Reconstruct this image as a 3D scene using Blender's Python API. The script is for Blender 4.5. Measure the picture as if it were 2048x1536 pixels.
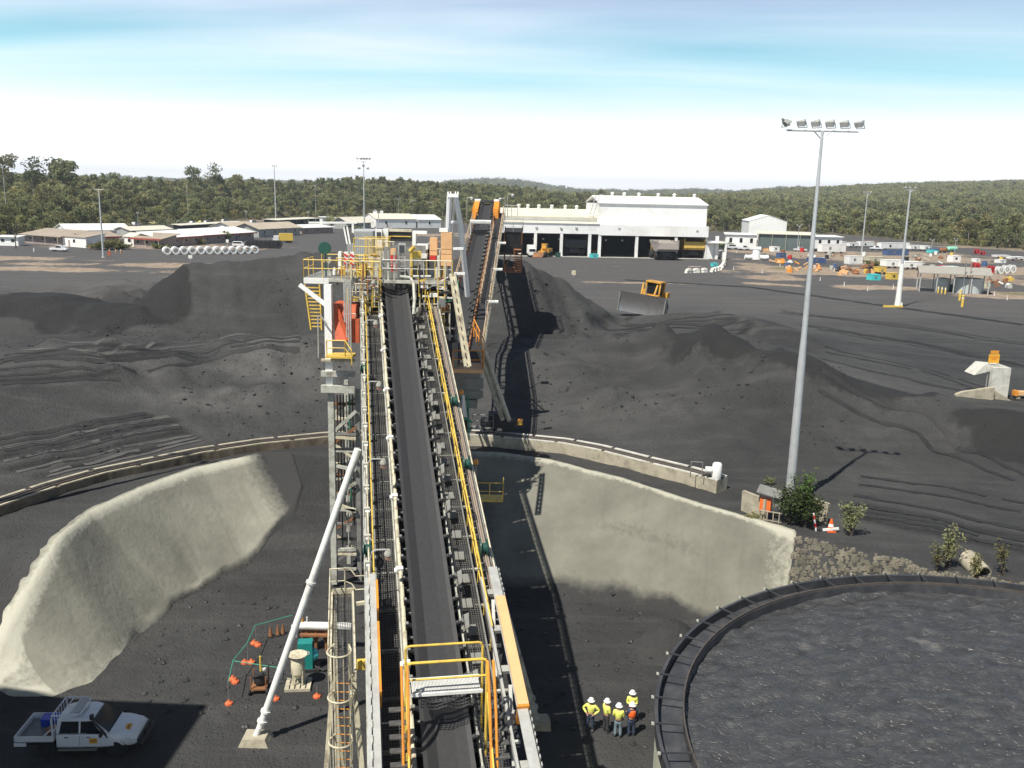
import bpy, math, random
import numpy as np
from mathutils import Vector, Matrix, noise as mnoise
R_ = math.radians
for o in list(bpy.data.objects): bpy.data.objects.remove(o)
scene = bpy.context.scene
col = scene.collection
random.seed(7); RNG = np.random.default_rng(7)

# ------------------------------------------------------------------ camera
CAMH = 24.0; FPX = 1800.0
PITCH = math.atan(378/1800.); ROLL = R_(1.3)
cam_d = bpy.data.cameras.new('camera'); cam = bpy.data.objects.new('camera', cam_d); col.objects.link(cam)
cam_d.sensor_width = 36.0; cam_d.lens = 36.0*FPX/2048.0
cam_d.clip_start = 0.2; cam_d.clip_end = 20000
cam.location = (0, 0, CAMH)
cam.rotation_mode = 'XYZ'
cam.matrix_world = Matrix.Translation((0, 0, CAMH)) @ Matrix.Rotation(math.pi/2-PITCH, 4, 'X') @ Matrix.Rotation(ROLL, 4, 'Z')
scene.camera = cam
scene.view_settings.view_transform = 'Standard'
scene.view_settings.look = 'None'
scene.view_settings.exposure = 0.40
scene.view_settings.gamma = 1.0
scene.view_settings.use_curve_mapping = False

# ------------------------------------------------------------------ sky and sun
SUNV = Vector((-0.41, -0.50, 1.0)).normalized()          # towards the sun
world = bpy.data.worlds.new('World'); scene.world = world; world.use_nodes = True
wn = world.node_tree; wn.nodes.clear()
def N(tree, typ, **kw):
    n = tree.nodes.new(typ)
    for k, v in kw.items():
        if k.startswith('i_'):
            key = k[2:]
            n.inputs[int(key) if key.isdigit() else key.replace('_', ' ')].default_value = v
        else: setattr(n, k, v)
    return n
def L(tree, a, b): tree.links.new(a, b)
def ramp(tree, fac, stops, interp='LINEAR'):
    r = tree.nodes.new('ShaderNodeValToRGB'); e = r.color_ramp.elements
    r.color_ramp.interpolation = interp
    while len(e) < len(stops): e.new(0.5)
    for el, (p, c) in zip(e, stops):
        el.position = p; el.color = (c if len(c) == 4 else (*c, 1)) if hasattr(c, '__len__') else (c, c, c, 1)
    if fac is not None: L(tree, fac, r.inputs[0])
    return r
def math_(tree, op, a, b=None, clamp=False):
    m = N(tree, 'ShaderNodeMath', operation=op, use_clamp=clamp)
    for i, q in enumerate((a, b)):
        if q is None: continue
        if isinstance(q, (int, float)): m.inputs[i].default_value = q
        else: L(tree, q, m.inputs[i])
    return m.outputs[0]
sky = N(wn, 'ShaderNodeTexSky', sky_type='NISHITA', sun_disc=False)
sky.sun_elevation = math.asin(SUNV.z); sky.sun_rotation = math.atan2(SUNV.x, SUNV.y)
sky.air_density = 0.7; sky.dust_density = 0.3; sky.ozone_density = 1.6
tc = N(wn, 'ShaderNodeTexCoord'); sep = N(wn, 'ShaderNodeSeparateXYZ'); L(wn, tc.outputs['Generated'], sep.inputs[0])
zc = math_(wn, 'MAXIMUM', sep.outputs['Z'], 0.0)
zz = math_(wn, 'ADD', zc, 0.06)
cx = math_(wn, 'DIVIDE', sep.outputs['X'], zz); cy = math_(wn, 'DIVIDE', sep.outputs['Y'], zz)
cmb = N(wn, 'ShaderNodeCombineXYZ'); L(wn, cx, cmb.inputs[0]); L(wn, cy, cmb.inputs[1])
mp = N(wn, 'ShaderNodeMapping'); L(wn, cmb.outputs[0], mp.inputs[0]); mp.inputs['Rotation'].default_value = (0, 0, R_(52)); mp.inputs['Scale'].default_value = (0.20, 0.62, 1)
n1 = N(wn, 'ShaderNodeTexNoise', i_Scale=1.0, i_Detail=5.0, i_Roughness=0.5, i_Distortion=0.6); L(wn, mp.outputs[0], n1.inputs['Vector'])
streak = ramp(wn, n1.outputs['Fac'], [(0.34, 0.0), (0.72, 1.0)])
veil = ramp(wn, zc, [(0.0, 1.0), (0.06, 0.98), (0.11, 0.86), (0.17, 0.72), (0.27, 0.18), (1.0, 0.0)], 'EASE')
vv = math_(wn, 'ADD', veil.outputs[0], math_(wn, 'MULTIPLY', math_(wn, 'SUBTRACT', streak.outputs[0], 0.4), 0.22), True)
vc0 = ramp(wn, zc, [(0.0, (1.0, 1.0, 1.0)), (0.035, (0.92, 0.92, 0.92)), (0.075, (0.73, 0.77, 0.77)), (0.12, (0.27, 0.57, 0.63)), (0.16, (0.25, 0.50, 0.62)), (0.195, (0.26, 0.39, 0.60)), (1.0, (0.26, 0.35, 0.52))])
vcol = N(wn, 'ShaderNodeMixRGB'); L(wn, math_(wn, 'MULTIPLY', math_(wn, 'MULTIPLY', streak.outputs[0], 0.85), math_(wn, 'MULTIPLY', zc, 9.0, True)), vcol.inputs[0]); L(wn, vc0.outputs[0], vcol.inputs[1]); vcol.inputs[2].default_value = (0.56, 0.62, 0.67, 1)
vsc = N(wn, 'ShaderNodeVectorMath', operation='SCALE'); L(wn, vcol.outputs[0], vsc.inputs[0]); vsc.inputs['Scale'].default_value = 28.0
mixs = N(wn, 'ShaderNodeMixRGB'); L(wn, vv, mixs.inputs[0]); L(wn, sky.outputs[0], mixs.inputs[1]); L(wn, vsc.outputs[0], mixs.inputs[2])
bg = N(wn, 'ShaderNodeBackground', i_Strength=0.05); L(wn, mixs.outputs[0], bg.inputs[0])
wo = N(wn, 'ShaderNodeOutputWorld'); L(wn, bg.outputs[0], wo.inputs[0])
sd = bpy.data.lights.new('sun', 'SUN'); sd.energy = 5.0; sd.angle = R_(0.53); sd.color = (1.0, 0.955, 0.87)
sun = bpy.data.objects.new('sun', sd); col.objects.link(sun)
sun.rotation_euler = (-SUNV).to_track_quat('-Z', 'Y').to_euler(); sun.location = (-60, -60, 120)

# ------------------------------------------------------------------ pixel -> place (a pixel only gives a direction)
cp, sp, cr, sr = math.cos(PITCH), math.sin(PITCH), math.cos(ROLL), math.sin(ROLL)
def ray(px, py):
    u = (px-1024)/FPX; v = (py-768)/FPX
    a = u*cr+v*sr; b = -u*sr+v*cr
    return a, cp-b*sp, -(sp+b*cp)
def G(px, py, z=5.0):
    d = ray(px, py); t = (z-CAMH)/d[2]; return Vector((d[0]*t, d[1]*t, z))
def AT(px, py, Y):
    d = ray(px, py); t = Y/d[1]; return Vector((d[0]*t, Y, CAMH+d[2]*t))
def GY(px, py):                      # on the terrain: march along the ray
    d = ray(px, py); t = 8.0
    for i in range(4000):
        x, y, z = d[0]*t, d[1]*t, CAMH+d[2]*t
        if z <= HT(x, y): break
        t *= 1.0015
    return Vector((x, y, HT(x, y)))

# ------------------------------------------------------------------ materials
MATS = {}
def pm(name, rgb, rough=0.6, metal=0.0, var=0.18, scale=2.5, bump=0.0, bscale=18.0, dirt=None, dirt_amt=0.35, dscale=1.2, coat=0.0, spec=0.5):
    if name in MATS: return MATS[name]
    m = bpy.data.materials.new(name); m.use_nodes = True; t = m.node_tree
    b = t.nodes['Principled BSDF']; b.inputs['Roughness'].default_value = rough; b.inputs['Metallic'].default_value = metal
    b.inputs['Specular IOR Level'].default_value = spec
    if coat: b.inputs['Coat Weight'].default_value = coat
    tc = N(t, 'ShaderNodeTexCoord')
    nz = N(t, 'ShaderNodeTexNoise', i_Scale=scale, i_Detail=6.0, i_Roughness=0.6); L(t, tc.outputs['Object'], nz.inputs['Vector'])
    lo = tuple(max(0, c*(1-var)) for c in rgb); hi = tuple(min(1, c*(1+var)) for c in rgb)
    r = ramp(t, nz.outputs['Fac'], [(0.3, lo), (0.7, hi)])
    out = r.outputs[0]
    if dirt:
        n2 = N(t, 'ShaderNodeTexNoise', i_Scale=dscale, i_Detail=8.0, i_Roughness=0.7); L(t, tc.outputs['Object'], n2.inputs['Vector'])
        r2 = ramp(t, n2.outputs['Fac'], [(0.48, 0.0), (0.68, dirt_amt)])
        mx = N(t, 'ShaderNodeMixRGB'); L(t, r2.outputs[0], mx.inputs[0]); L(t, out, mx.inputs[1]); mx.inputs[2].default_value = (*dirt, 1); out = mx.outputs[0]
    L(t, out, b.inputs['Base Color'])
    if bump:
        n3 = N(t, 'ShaderNodeTexNoise', i_Scale=bscale, i_Detail=4.0); L(t, tc.outputs['Object'], n3.inputs['Vector'])
        bp = N(t, 'ShaderNodeBump', i_Strength=bump, i_Distance=0.05); L(t, n3.outputs['Fac'], bp.inputs['Height']); L(t, bp.outputs[0], b.inputs['Normal'])
    MATS[name] = m; return m
DUST = (0.045, 0.043, 0.042)
M_white = pm('white_paint', (0.78, 0.78, 0.74), 0.5, var=0.05, dirt=(0.3, 0.28, 0.24), dirt_amt=0.4)
M_cleanw = pm('clean_white_paint', (0.84, 0.84, 0.82), 0.45, var=0.03)
M_cream = pm('cream_paint', (0.60, 0.55, 0.40), 0.55, var=0.14, dirt=(0.12, 0.075, 0.045), dirt_amt=0.8, dscale=2.2)
M_yellow = pm('safety_yellow', (0.72, 0.50, 0.08), 0.5, var=0.15, dirt=(0.20, 0.11, 0.045), dirt_amt=0.75, dscale=2.5)
M_orange = pm('orange_paint', (0.72, 0.28, 0.03), 0.45, var=0.12, dirt=(0.2, 0.09, 0.04), dirt_amt=0.45)
M_oxide = pm('red_oxide', (0.52, 0.10, 0.035), 0.6, var=0.12, dirt=(0.16, 0.05, 0.03), dirt_amt=0.4)
M_pale_orange = pm('pale_orange_paint', (0.72, 0.42, 0.20), 0.5, var=0.06, dirt=(0.4, 0.24, 0.12), dirt_amt=0.3)
M_rust = pm('rusty_steel', (0.25, 0.11, 0.045), 0.8, var=0.4, dirt=(0.08, 0.04, 0.03), dirt_amt=0.7)
M_galv = pm('galvanised_steel', (0.46, 0.46, 0.43), 0.5, 0.2, var=0.10, dirt=(0.18, 0.17, 0.16), dirt_amt=0.4)
M_steel = pm('grey_steel', (0.24, 0.24, 0.22), 0.6, 0.2, var=0.2, dirt=(0.10, 0.07, 0.05), dirt_amt=0.5)
M_cladgrey = pm('light_grey_paint', (0.46, 0.46, 0.40), 0.6, var=0.14, dirt=(0.12, 0.09, 0.06), dirt_amt=0.8, dscale=1.8)
M_dark = pm('black_steel', (0.025, 0.025, 0.026), 0.6, var=0.3)
M_rubber = pm('belt_rubber', (0.030, 0.030, 0.031), 0.75, var=0.18, scale=6, bump=0.15, bscale=60)
M_beltedge = pm('belt_edge_rubber', (0.055, 0.054, 0.053), 0.7, var=0.15, scale=4)
M_grate = pm('steel_grating', (0.10, 0.098, 0.095), 0.6, 0.3, var=0.25, dirt=(0.25, 0.24, 0.2), dirt_amt=0.4, dscale=0.8)
M_green = pm('green_paint', (0.02, 0.20, 0.11), 0.5, var=0.2)
M_dgreen = pm('dark_green_paint', (0.015, 0.075, 0.055), 0.45, var=0.2)
M_teal = pm('teal_paint', (0.015, 0.22, 0.20), 0.4, var=0.12)
M_ltteal = pm('bright_teal_paint', (0.08, 0.55, 0.55), 0.5, var=0.1)
M_red = pm('red_paint', (0.60, 0.03, 0.03), 0.45, var=0.15)
M_blue = pm('dull_blue_paint', (0.06, 0.11, 0.24), 0.5, var=0.15, dirt=(0.15, 0.12, 0.1))
M_brightblue = pm('blue_plastic', (0.02, 0.06, 0.42), 0.4, var=0.1)
M_rail = pm('rail_steel', (0.20, 0.17, 0.15), 0.45, 0.6, var=0.25)
M_glass = pm('dark_glass', (0.012, 0.015, 0.018), 0.08, var=0.1)
M_tyre = pm('tyre_rubber', (0.02, 0.02, 0.02), 0.85, var=0.2)
M_chrome = pm('worn_blade_steel', (0.50, 0.48, 0.46), 0.33, 0.9, var=0.25, scale=1.2, dirt=(0.12, 0.1, 0.09), dirt_amt=0.35)
M_conc = pm('weathered_concrete', (0.40, 0.36, 0.27), 0.9, var=0.16, scale=1.4, bump=0.4, bscale=9, dirt=(0.10, 0.085, 0.06), dirt_amt=0.6, dscale=0.9)
M_concl = pm('pale_concrete', (0.55, 0.54, 0.48), 0.9, var=0.12, scale=2, bump=0.25, dirt=(0.22, 0.2, 0.17), dirt_amt=0.5)
M_lens = pm('lamp_glass', (0.62, 0.60, 0.56), 0.2, var=0.05)
M_pink = pm('pink_lamp_glass', (0.62, 0.36, 0.28), 0.25, var=0.08)
M_pole = pm('pole_galvanised', (0.50, 0.52, 0.52), 0.5, 0.35, var=0.08, scale=0.8, dirt=(0.3, 0.3, 0.29), dirt_amt=0.4)

# ------------------------------------------------------------------ mesh builder
class MB:
    def __init__(s, mat=None):
        s.v = []; s.f = []; s.mi = []; s.mats = [mat] if mat else []; s.cur = 0; s.M = None
    def use(s, mat):
        if mat not in s.mats: s.mats.append(mat)
        s.cur = s.mats.index(mat); return s
    def add(s, vs, fs):
        b = len(s.v)
        if s.M is not None: vs = [tuple(s.M @ Vector(p)) for p in vs]
        s.v += [tuple(p) for p in vs]; s.f += [tuple(i+b for i in f) for f in fs]; s.mi += [s.cur]*len(fs)
        return s
    def box(s, c, d, rz=0.0):
        x, y, z = (k/2 for k in d); ca, sa = math.cos(rz), math.sin(rz)
        vs = [(c[0]+a*x*ca-b*y*sa, c[1]+a*x*sa+b*y*ca, c[2]+e*z) for a in (-1, 1) for b in (-1, 1) for e in (-1, 1)]
        return s.add(vs, [(0, 1, 3, 2), (4, 6, 7, 5), (0, 4, 5, 1), (2, 3, 7, 6), (0, 2, 6, 4), (1, 5, 7, 3)])
    def b2(s, x0, x1, y0, y1, z0, z1):
        return s.box(((x0+x1)/2, (y0+y1)/2, (z0+z1)/2), (abs(x1-x0), abs(y1-y0), abs(z1-z0)))
    def frame(s, p, q, up=(0, 0, 1)):
        p, q = Vector(p), Vector(q); d = (q-p); l = d.length; d = d/l if l > 1e-9 else Vector((0, 0, 1)); up = Vector(up)
        if abs(d.dot(up)) > 0.98: up = Vector((0, 1, 0)) if abs(d.y) < .9 else Vector((1, 0, 0))
        a = d.cross(up).normalized(); b = a.cross(d).normalized(); return p, q, a, b
    def bar(s, p, q, w, h=None, up=(0, 0, 1)):
        h = h or w; p, q, a, b = s.frame(p, q, up); a = a*w/2; b = b*h/2
        vs = [p-a-b, p+a-b, p+a+b, p-a+b, q-a-b, q+a-b, q+a+b, q-a+b]
        return s.add(vs, [(3, 2, 1, 0), (4, 5, 6, 7), (0, 1, 5, 4), (1, 2, 6, 5), (2, 3, 7, 6), (3, 0, 4, 7)])
    def cyl(s, p, q, r0, r1=None, n=10, caps=True):
        r1 = r0 if r1 is None else r1; p, q, a, b = s.frame(p, q)
        vs = []
        for c, r in ((p, r0), (q, r1)):
            for i in range(n):
                t = 2*math.pi*i/n; vs.append(c+a*(r*math.cos(t))+b*(r*math.sin(t)))
        fs = [(i, (i+1) % n, n+(i+1) % n, n+i) for i in range(n)]
        if caps: fs += [tuple(range(n-1, -1, -1)), tuple(range(n, 2*n))]
        return s.add(vs, fs)
    def tube(s, pts, r, n=6):
        pts = [Vector(p) for p in pts]; vs = []; m = len(pts)
        for i, c in enumerate(pts):
            d = (pts[min(i+1, m-1)]-pts[max(i-1, 0)])
            _, _, a, b = s.frame(c, c+d)
            for k in range(n):
                t = 2*math.pi*k/n; vs.append(c+a*(r*math.cos(t))+b*(r*math.sin(t)))
        fs = [(i*n+k, i*n+(k+1) % n, (i+1)*n+(k+1) % n, (i+1)*n+k) for i in range(m-1) for k in range(n)]
        fs += [tuple(range(n-1, -1, -1)), tuple(range((m-1)*n, m*n))]
        return s.add(vs, fs)
    def lathe(s, c, prof, n=16, axis=(0, 0, 1), caps=True):
        c = Vector(c); _, _, a, b = s.frame(c, c+Vector(axis)); d = Vector(axis).normalized(); vs = []
        for r, h in prof:
            for i in range(n):
                t = 2*math.pi*i/n; vs.append(c+a*(r*math.cos(t))+b*(r*math.sin(t))+d*h)
        m = len(prof)
        fs = [(j*n+i, j*n+(i+1) % n, (j+1)*n+(i+1) % n, (j+1)*n+i) for j in range(m-1) for i in range(n)]
        if caps and prof[0][0] > 1e-6: fs.append(tuple(range(n-1, -1, -1)))
        if caps and prof[-1][0] > 1e-6: fs.append(tuple(range((m-1)*n, m*n)))
        return s.add(vs, fs)
    def prism(s, poly, y0, y1):                       # polygon in xz, extruded along y
        n = len(poly); vs = [(x, y0, z) for x, z in poly]+[(x, y1, z) for x, z in poly]
        return s.add(vs, [tuple(range(n)), tuple(range(2*n-1, n-1, -1))]+[(i, n+i, n+(i+1) % n, (i+1) % n) for i in range(n)])
    def prismx(s, poly, x0, x1):                      # polygon in yz, extruded along x
        n = len(poly); vs = [(x0, y, z) for y, z in poly]+[(x1, y, z) for y, z in poly]
        return s.add(vs, [tuple(range(n)), tuple(range(2*n-1, n-1, -1))]+[(i, n+i, n+(i+1) % n, (i+1) % n) for i in range(n)])
    def quad(s, *p): return s.add(p, [tuple(range(len(p)))])
    def mesh(s, name):
        me = bpy.data.meshes.new(name); me.from_pydata(s.v, [], s.f)
        for m in s.mats: me.materials.append(m)
        if len(s.mats) > 1: me.polygons.foreach_set('material_index', s.mi)
        me.validate(); me.update(); return me
    def build(s, name, parent=None, smooth=False, recalc=True, bevel=0):
        me = s.mesh(name)
        if recalc:
            import bmesh
            bm = bmesh.new(); bm.from_mesh(me); bmesh.ops.recalc_face_normals(bm, faces=bm.faces); bm.to_mesh(me); bm.free()
        o = bpy.data.objects.new(name, me); col.objects.link(o)
        if smooth:
            for p in me.polygons: p.use_smooth = True
            try: me.set_sharp_from_angle(angle=R_(40))
            except Exception: pass
        if parent is not None: o.parent = parent
        return o
def tag(o, label, cat, group=None, kind=None):
    if label: o['label'] = label
    if cat: o['category'] = cat
    if group: o['group'] = group
    if kind: o['kind'] = kind
    return o
def empty(name, loc=(0, 0, 0), rz=0.0, label=None, cat=None, group=None, M=None):
    o = bpy.data.objects.new(name, None); col.objects.link(o); o.empty_display_size = 0.3
    if M is not None: o.matrix_world = M
    else: o.location = loc; o.rotation_euler = (0, 0, rz)
    return tag(o, label, cat, group)
def inst(src, parent=None, M=None, name=None):
    o = src.copy(); col.objects.link(o)
    if name: o.name = name
    o.parent = parent
    if M is not None: o.matrix_local = M
    return o
def copy_tree(o, parent=None):
    c = o.copy(); col.objects.link(c); c.parent = parent
    for ch in o.children: copy_tree(ch, c)
    return c
def handrail(mb, pts, h=1.05, step=1.6, r=0.024, mid=True, up=(0, 0, 1), n=5):
    pts = [Vector(p) for p in pts]; up = Vector(up).normalized()
    for a, b in zip(pts[:-1], pts[1:]):
        k = max(1, round((b-a).length/step))
        for i in range(k+1):
            p = a.lerp(b, i/k); mb.cyl(p, p+up*h, r, n=n)
        mb.cyl(a+up*h, b+up*h, r*1.1, n=n)
        if mid: mb.cyl(a+up*h*0.52, b+up*h*0.52, r*.9, n=n)
# ================================================================== terrain
def sstep(a, b, x):
    t = np.clip((x-a)/(b-a), 0, 1); return t*t*(3-2*t)
def polydist(P, x, y, closed=True):
    d = np.full(np.shape(x), 1e9); n = len(P)
    for i in range(n if closed else n-1):
        ax, ay = P[i][0], P[i][1]; bx, by = P[(i+1) % n][0], P[(i+1) % n][1]
        vx, vy = bx-ax, by-ay; t = np.clip(((x-ax)*vx+(y-ay)*vy)/(vx*vx+vy*vy), 0, 1)
        d = np.minimum(d, np.hypot(x-ax-t*vx, y-ay-t*vy))
    return d
def inside(P, x, y):
    c = np.zeros(np.shape(x), bool); n = len(P)
    for i in range(n):
        ax, ay = P[i][0], P[i][1]; bx, by = P[(i+1) % n][0], P[(i+1) % n][1]
        if ay == by: continue
        c ^= ((ay > y) != (by > y)) & (x < (bx-ax)*(y-ay)/(by-ay)+ax)
    return c
_r = np.random.default_rng(3); _T = _r.random((256, 256))
def vnoise(x, y):
    xi = np.floor(x).astype(int); yi = np.floor(y).astype(int); fx = x-xi; fy = y-yi
    fx = fx*fx*(3-2*fx); fy = fy*fy*(3-2*fy); a = xi & 255; b = yi & 255; a1 = (a+1) & 255; b1 = (b+1) & 255
    return (_T[a, b]*(1-fx)+_T[a1, b]*fx)*(1-fy)+(_T[a, b1]*(1-fx)+_T[a1, b1]*fx)*fy-0.5
def fbm(x, y, oct=4):
    s = 0; a = 1; f = 1
    for _ in range(oct): s = s+a*vnoise(x*f+17*_, y*f-9*_); a *= .5; f *= 2.03
    return s
PIT_TOP = [(-24.9, -60), (-24.8, 30), (-24.6, 39), (-24.3, 41.5), (-24.0, 44.2), (-24.3, 49.4), (-22.8, 54.4), (-21, 58.2), (-17.6, 62),
           (-12, 63.0), (-5, 63.6), (-.6, 63.3), (2.9, 61.7), (7.7, 57.6), (11.8, 53), (16.4, 48.6), (20, 46), (22.8, 44.6), (30, 42.6), (45, 40), (70, 34), (70, -60)]
PIT_BOT = [(-20.4, -60), (-20.4, 36), (-20.5, 40.3), (-20.4, 43), (-20, 47.3), (-18.9, 51.8), (-16.8, 54.6), (-12, 54.8), (-6, 53), (-.4, 50.2),
           (5, 50.9), (8.6, 50.0), (11.4, 48.6), (16, 44.8), (21, 42.0), (30, 39.2), (45, 36), (64, 30), (64, -60)]
CREST = [(-40.5, 102.5, 13.6), (-37.5, 103.2, 15.3), (-30, 104, 16.1), (-23, 104.6, 16.8), (-15, 105.5, 17.0), (-5, 106, 16.8), (1.5, 106, 16.2), (5.5, 106.8, 14.6), (10, 108.2, 11.6), (13, 109, 9.8)]
PIV = (-6.0, 42.6)
UY = [(-400, 330), (0, 332), (150, 376), (300, 485), (450, 550), (600, 660), (800, 680), (1000, 560), (1400, 560), (1500, 620), (1700, 560), (1850, 470), (2048, 415), (2500, 380)]
RD = [(-600, 560, 24), (0, 600, 18.5), (100, 620, 18), (300, 760, 18), (600, 900, 19), (700, 950, 24), (850, 1050, 25), (1000, 1200, 26), (1100, 1300, 21), (1250, 1500, 17), (1400, 1700, 22), (1600, 2300, 44), (1800, 2600, 66), (2048, 2600, 84), (2600, 2700, 120)]
FD = [(-600, 45), (700, 45), (830, 50), (900, 66), (960, 78), (1030, 72), (1090, 50), (1160, 30), (1280, 38), (1370, 50), (1450, 44), (1560, 70), (1700, 60), (2048, 80), (2600, 80)]
def forest_front(px): return np.interp(px, [a for a, b in UY], [b for a, b in UY])
def pile(P, x, y, slope=1.05):
    best = np.full(np.shape(x), -1e9)
    for (ax, ay, az), (bx, by, bz) in zip(P[:-1], P[1:]):
        vx, vy = bx-ax, by-ay; t = np.clip(((x-ax)*vx+(y-ay)*vy)/(vx*vx+vy*vy), 0, 1)
        best = np.maximum(best, az+(bz-az)*t-slope*np.sqrt((x-ax-t*vx)**2+(y-ay-t*vy)**2+0.5)+0.5)
    return best
def smax(a, b, k): h = np.clip(0.5+0.5*(a-b)/k, 0, 1); return b*(1-h)+a*h+k*h*(1-h)
MOUNDS = [  # x, y, radius x, radius y, height, rotation
    (-54, 101, 16, 9, 2.5, 0.1), (-42, 97, 8, 6, 1.3, 0.0), (10.5, 85.5, 5.8, 4.5, 2.0, 0.2), (17.5, 83.5, 6.5, 4.6, 2.1, -0.4), (24, 90, 9, 5, 1.5, -0.5),
    (4, 82, 5, 5, 1.2, 0), (31, 76, 17, 6.5, 2.2, -0.42), (22, 77, 9, 6, 1.2, -0.3), (43, 68, 12, 5, 1.6, -0.45), (24, 112, 10, 4, 1.0, -.3), (31, 106, 8, 4, 1.1, -.5),
    (-22, 83, 7, 4.5, 1.5, 0.2), (-38, 78, 9, 5.5, 1.3, 0.25), (-15, 92, 12, 5, 0.7, 0.1), (-60, 140, 12, 7, 1.2, 0.2), (-44, 138, 9, 6, 1.4, -0.2), (-75, 132, 14, 6, 1.2, 0.0), (-46, 150, 9, 5, 1.4, 0),
    (-85, 118, 16, 8, 1.2, 0.1), (9.0, 45.5, 2.2, 1.9, 1.2, 0.2), (-64, 116, 14, 7, 0.6, 0.3), (-66, 158, 22, 5, 1.6, 0), (-52, 164, 5, 4, 1.6, 0), (-95, 150, 16, 6, 1.2, 0)]
RUTPX = [((0, 893), (300, 838)), ((0, 912), (350, 845)), ((20, 936), (372, 864)), ((85, 950), (390, 876)), ((0, 706), (320, 690)), ((0, 722), (330, 706)), ((0, 760), (230, 742)), ((1180, 640), (1440, 622)), ((1200, 652), (1470, 640)), ((1240, 668), (1500, 650)), ((1720, 1010), (2048, 1075)), ((1700, 1030), (2048, 1100)), ((1560, 620), (2048, 690)), ((1640, 660), (2048, 730)), ((1650, 720), (2048, 800))]
GROOVES = []
_h = random.Random(8)
HEAPS = [(_h.uniform(-8, 34), _h.uniform(72, 98), _h.uniform(1.2, 3.2), _h.uniform(.4, 1.2)) for _ in range(26)]+[(_h.uniform(-75, -34), _h.uniform(120, 160), _h.uniform(2, 5), _h.uniform(.6, 1.7)) for _ in range(34)]+[(_h.uniform(-46, -14), _h.uniform(74, 92), _h.uniform(1.0, 2.6), _h.uniform(.3, .9)) for _ in range(22)]+[(_h.uniform(16, 50), _h.uniform(60, 80), _h.uniform(1.0, 3), _h.uniform(.2, .6)) for _ in range(16)]
def hfun(x, y):
    x = np.asarray(x, float); y = np.asarray(y, float)
    near = y < 260
    # yard level, falling into the pit by the ramp at the left
    base = np.full(x.shape, 5.0)
    ramp_ = sstep(36.5, 46, y)
    base = np.where(x < -14, 5*ramp_, base)
    # pit bowl
    dt = polydist(PIT_TOP, x, y); db = polydist(PIT_BOT, x, y)
    it = inside(PIT_TOP, x, y); ib = inside(PIT_BOT, x, y)
    t = np.where(ib, 0.0, db/(db+dt+1e-6)); t = np.where(it, t, 1.0)
    z = base*np.where(it, np.clip(t, 0, 1), 1.0)
    z = np.where(ib, 0.0, z)
    # crest lip of the pit
    lip = np.exp(-(dt/1.3)**2)*0.35*(y > 40)*(x < 22)
    z = z+lip
    # coal apron round the stacker
    r = np.hypot(x-PIV[0], y-PIV[1]); ang = np.arctan2(x-PIV[0], y-PIV[1])
    wob = 3.0*fbm(ang*6, r*0.02+3, 3)
    ap = sstep(27.5, 47, r+wob)*(1-sstep(78, 104, r+wob*2))
    ap *= sstep(-1.75, -1.15, ang)*(1-sstep(0.50, 1.02, ang+0.004*(r-50)))
    z = z+np.where(it, 0, 1)*ap*3.9
    for mx, my, rx, ry, hh, rot in MOUNDS:
        ca, sa = math.cos(rot), math.sin(rot); X = (x-mx)*ca+(y-my)*sa; Y = -(x-mx)*sa+(y-my)*ca
        q = np.sqrt((X/rx)**2+(Y/ry)**2); z = z+1.55*hh*np.clip(1-q*(1+.25*fbm(x*.3, y*.3, 2)), 0, None)*(1-0.22*np.exp(-(q/.18)**2))
    for hx, hy, hr, hh in HEAPS:
        m_ = (np.abs(x-hx) < hr) & (np.abs(y-hy) < hr); z[m_] += hh*np.clip(1-np.hypot(x[m_]-hx, y[m_]-hy)/hr, 0, None) if m_.any() else 0
    cr_ = pile(CREST, x, y)+0.9*fbm(x*.12, y*.12, 3)+0.9*np.abs(fbm(x*.45+.2*y, y*.08, 3))
    z = np.where(near, smax(cr_, z, 0.5), z)
    for a, b in GROOVES:
        d = polydist([(a.x, a.y), (b.x, b.y)], x+.5*fbm(y*.1, x*.1, 2), y+.8*fbm(x*.12, y*.05, 2), False); z = z-0.05*np.exp(-(d/0.45)**2)
    # roughness
    rough = np.where(ib, 0.03, 0.17)*np.where(y > 140, 0.5, 1)
    conc = it & ~ib
    rough = np.where(conc, 0.12, rough*(0.25+0.75*sstep(1, 6, dt)))
    z = z+rough*fbm(x*.35, y*.35, 4)+np.where(ib | conc, 0, 0.07*sstep(1, 5, dt))*fbm(x*1.6, y*1.6, 2)
    rubble = np.exp(-((x+62)/34)**2-((y-138)/20)**2)
    z = z+rubble*4.2*np.maximum(0, fbm(x*.2, y*.3, 4)+0.05)
    # land behind: low wooded hills
    px = 1024+1800*x/np.maximum(y, 1.0)
    ff = forest_front(px)
    D = np.interp(px, [a[0] for a in RD], [a[1] for a in RD]); Z = np.interp(px, [a[0] for a in RD], [a[2] for a in RD])
    hill = (Z-5)*sstep(0, 1, (y-ff*0.93)/(D-ff*0.93))
    hill = hill*(1-0.7*sstep(1.0, 1.7, y/D))
    ZF = np.interp(px, [a[0] for a in FD], [a[1] for a in FD])
    far = (ZF-5)*sstep(2800, 4700, y)*(1-0.6*sstep(4900, 7000, y))
    big = fbm(x*.003, y*.003, 4)*10*sstep(500, 1600, y)
    z = z+np.where(y > 250, np.maximum(hill+big*.6, far+big*1.2), 0)
    return z
def HT0(x, y): return float(hfun(np.array([x]), np.array([y]))[0])
def march(px, py):
    d = ray(px, py); t = np.geomspace(30, 400, 1500); x, y, z = d[0]*t, d[1]*t, CAMH+d[2]*t; i = int(np.argmax(z <= hfun(x, y))); return (float(x[i]), float(y[i]))
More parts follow.
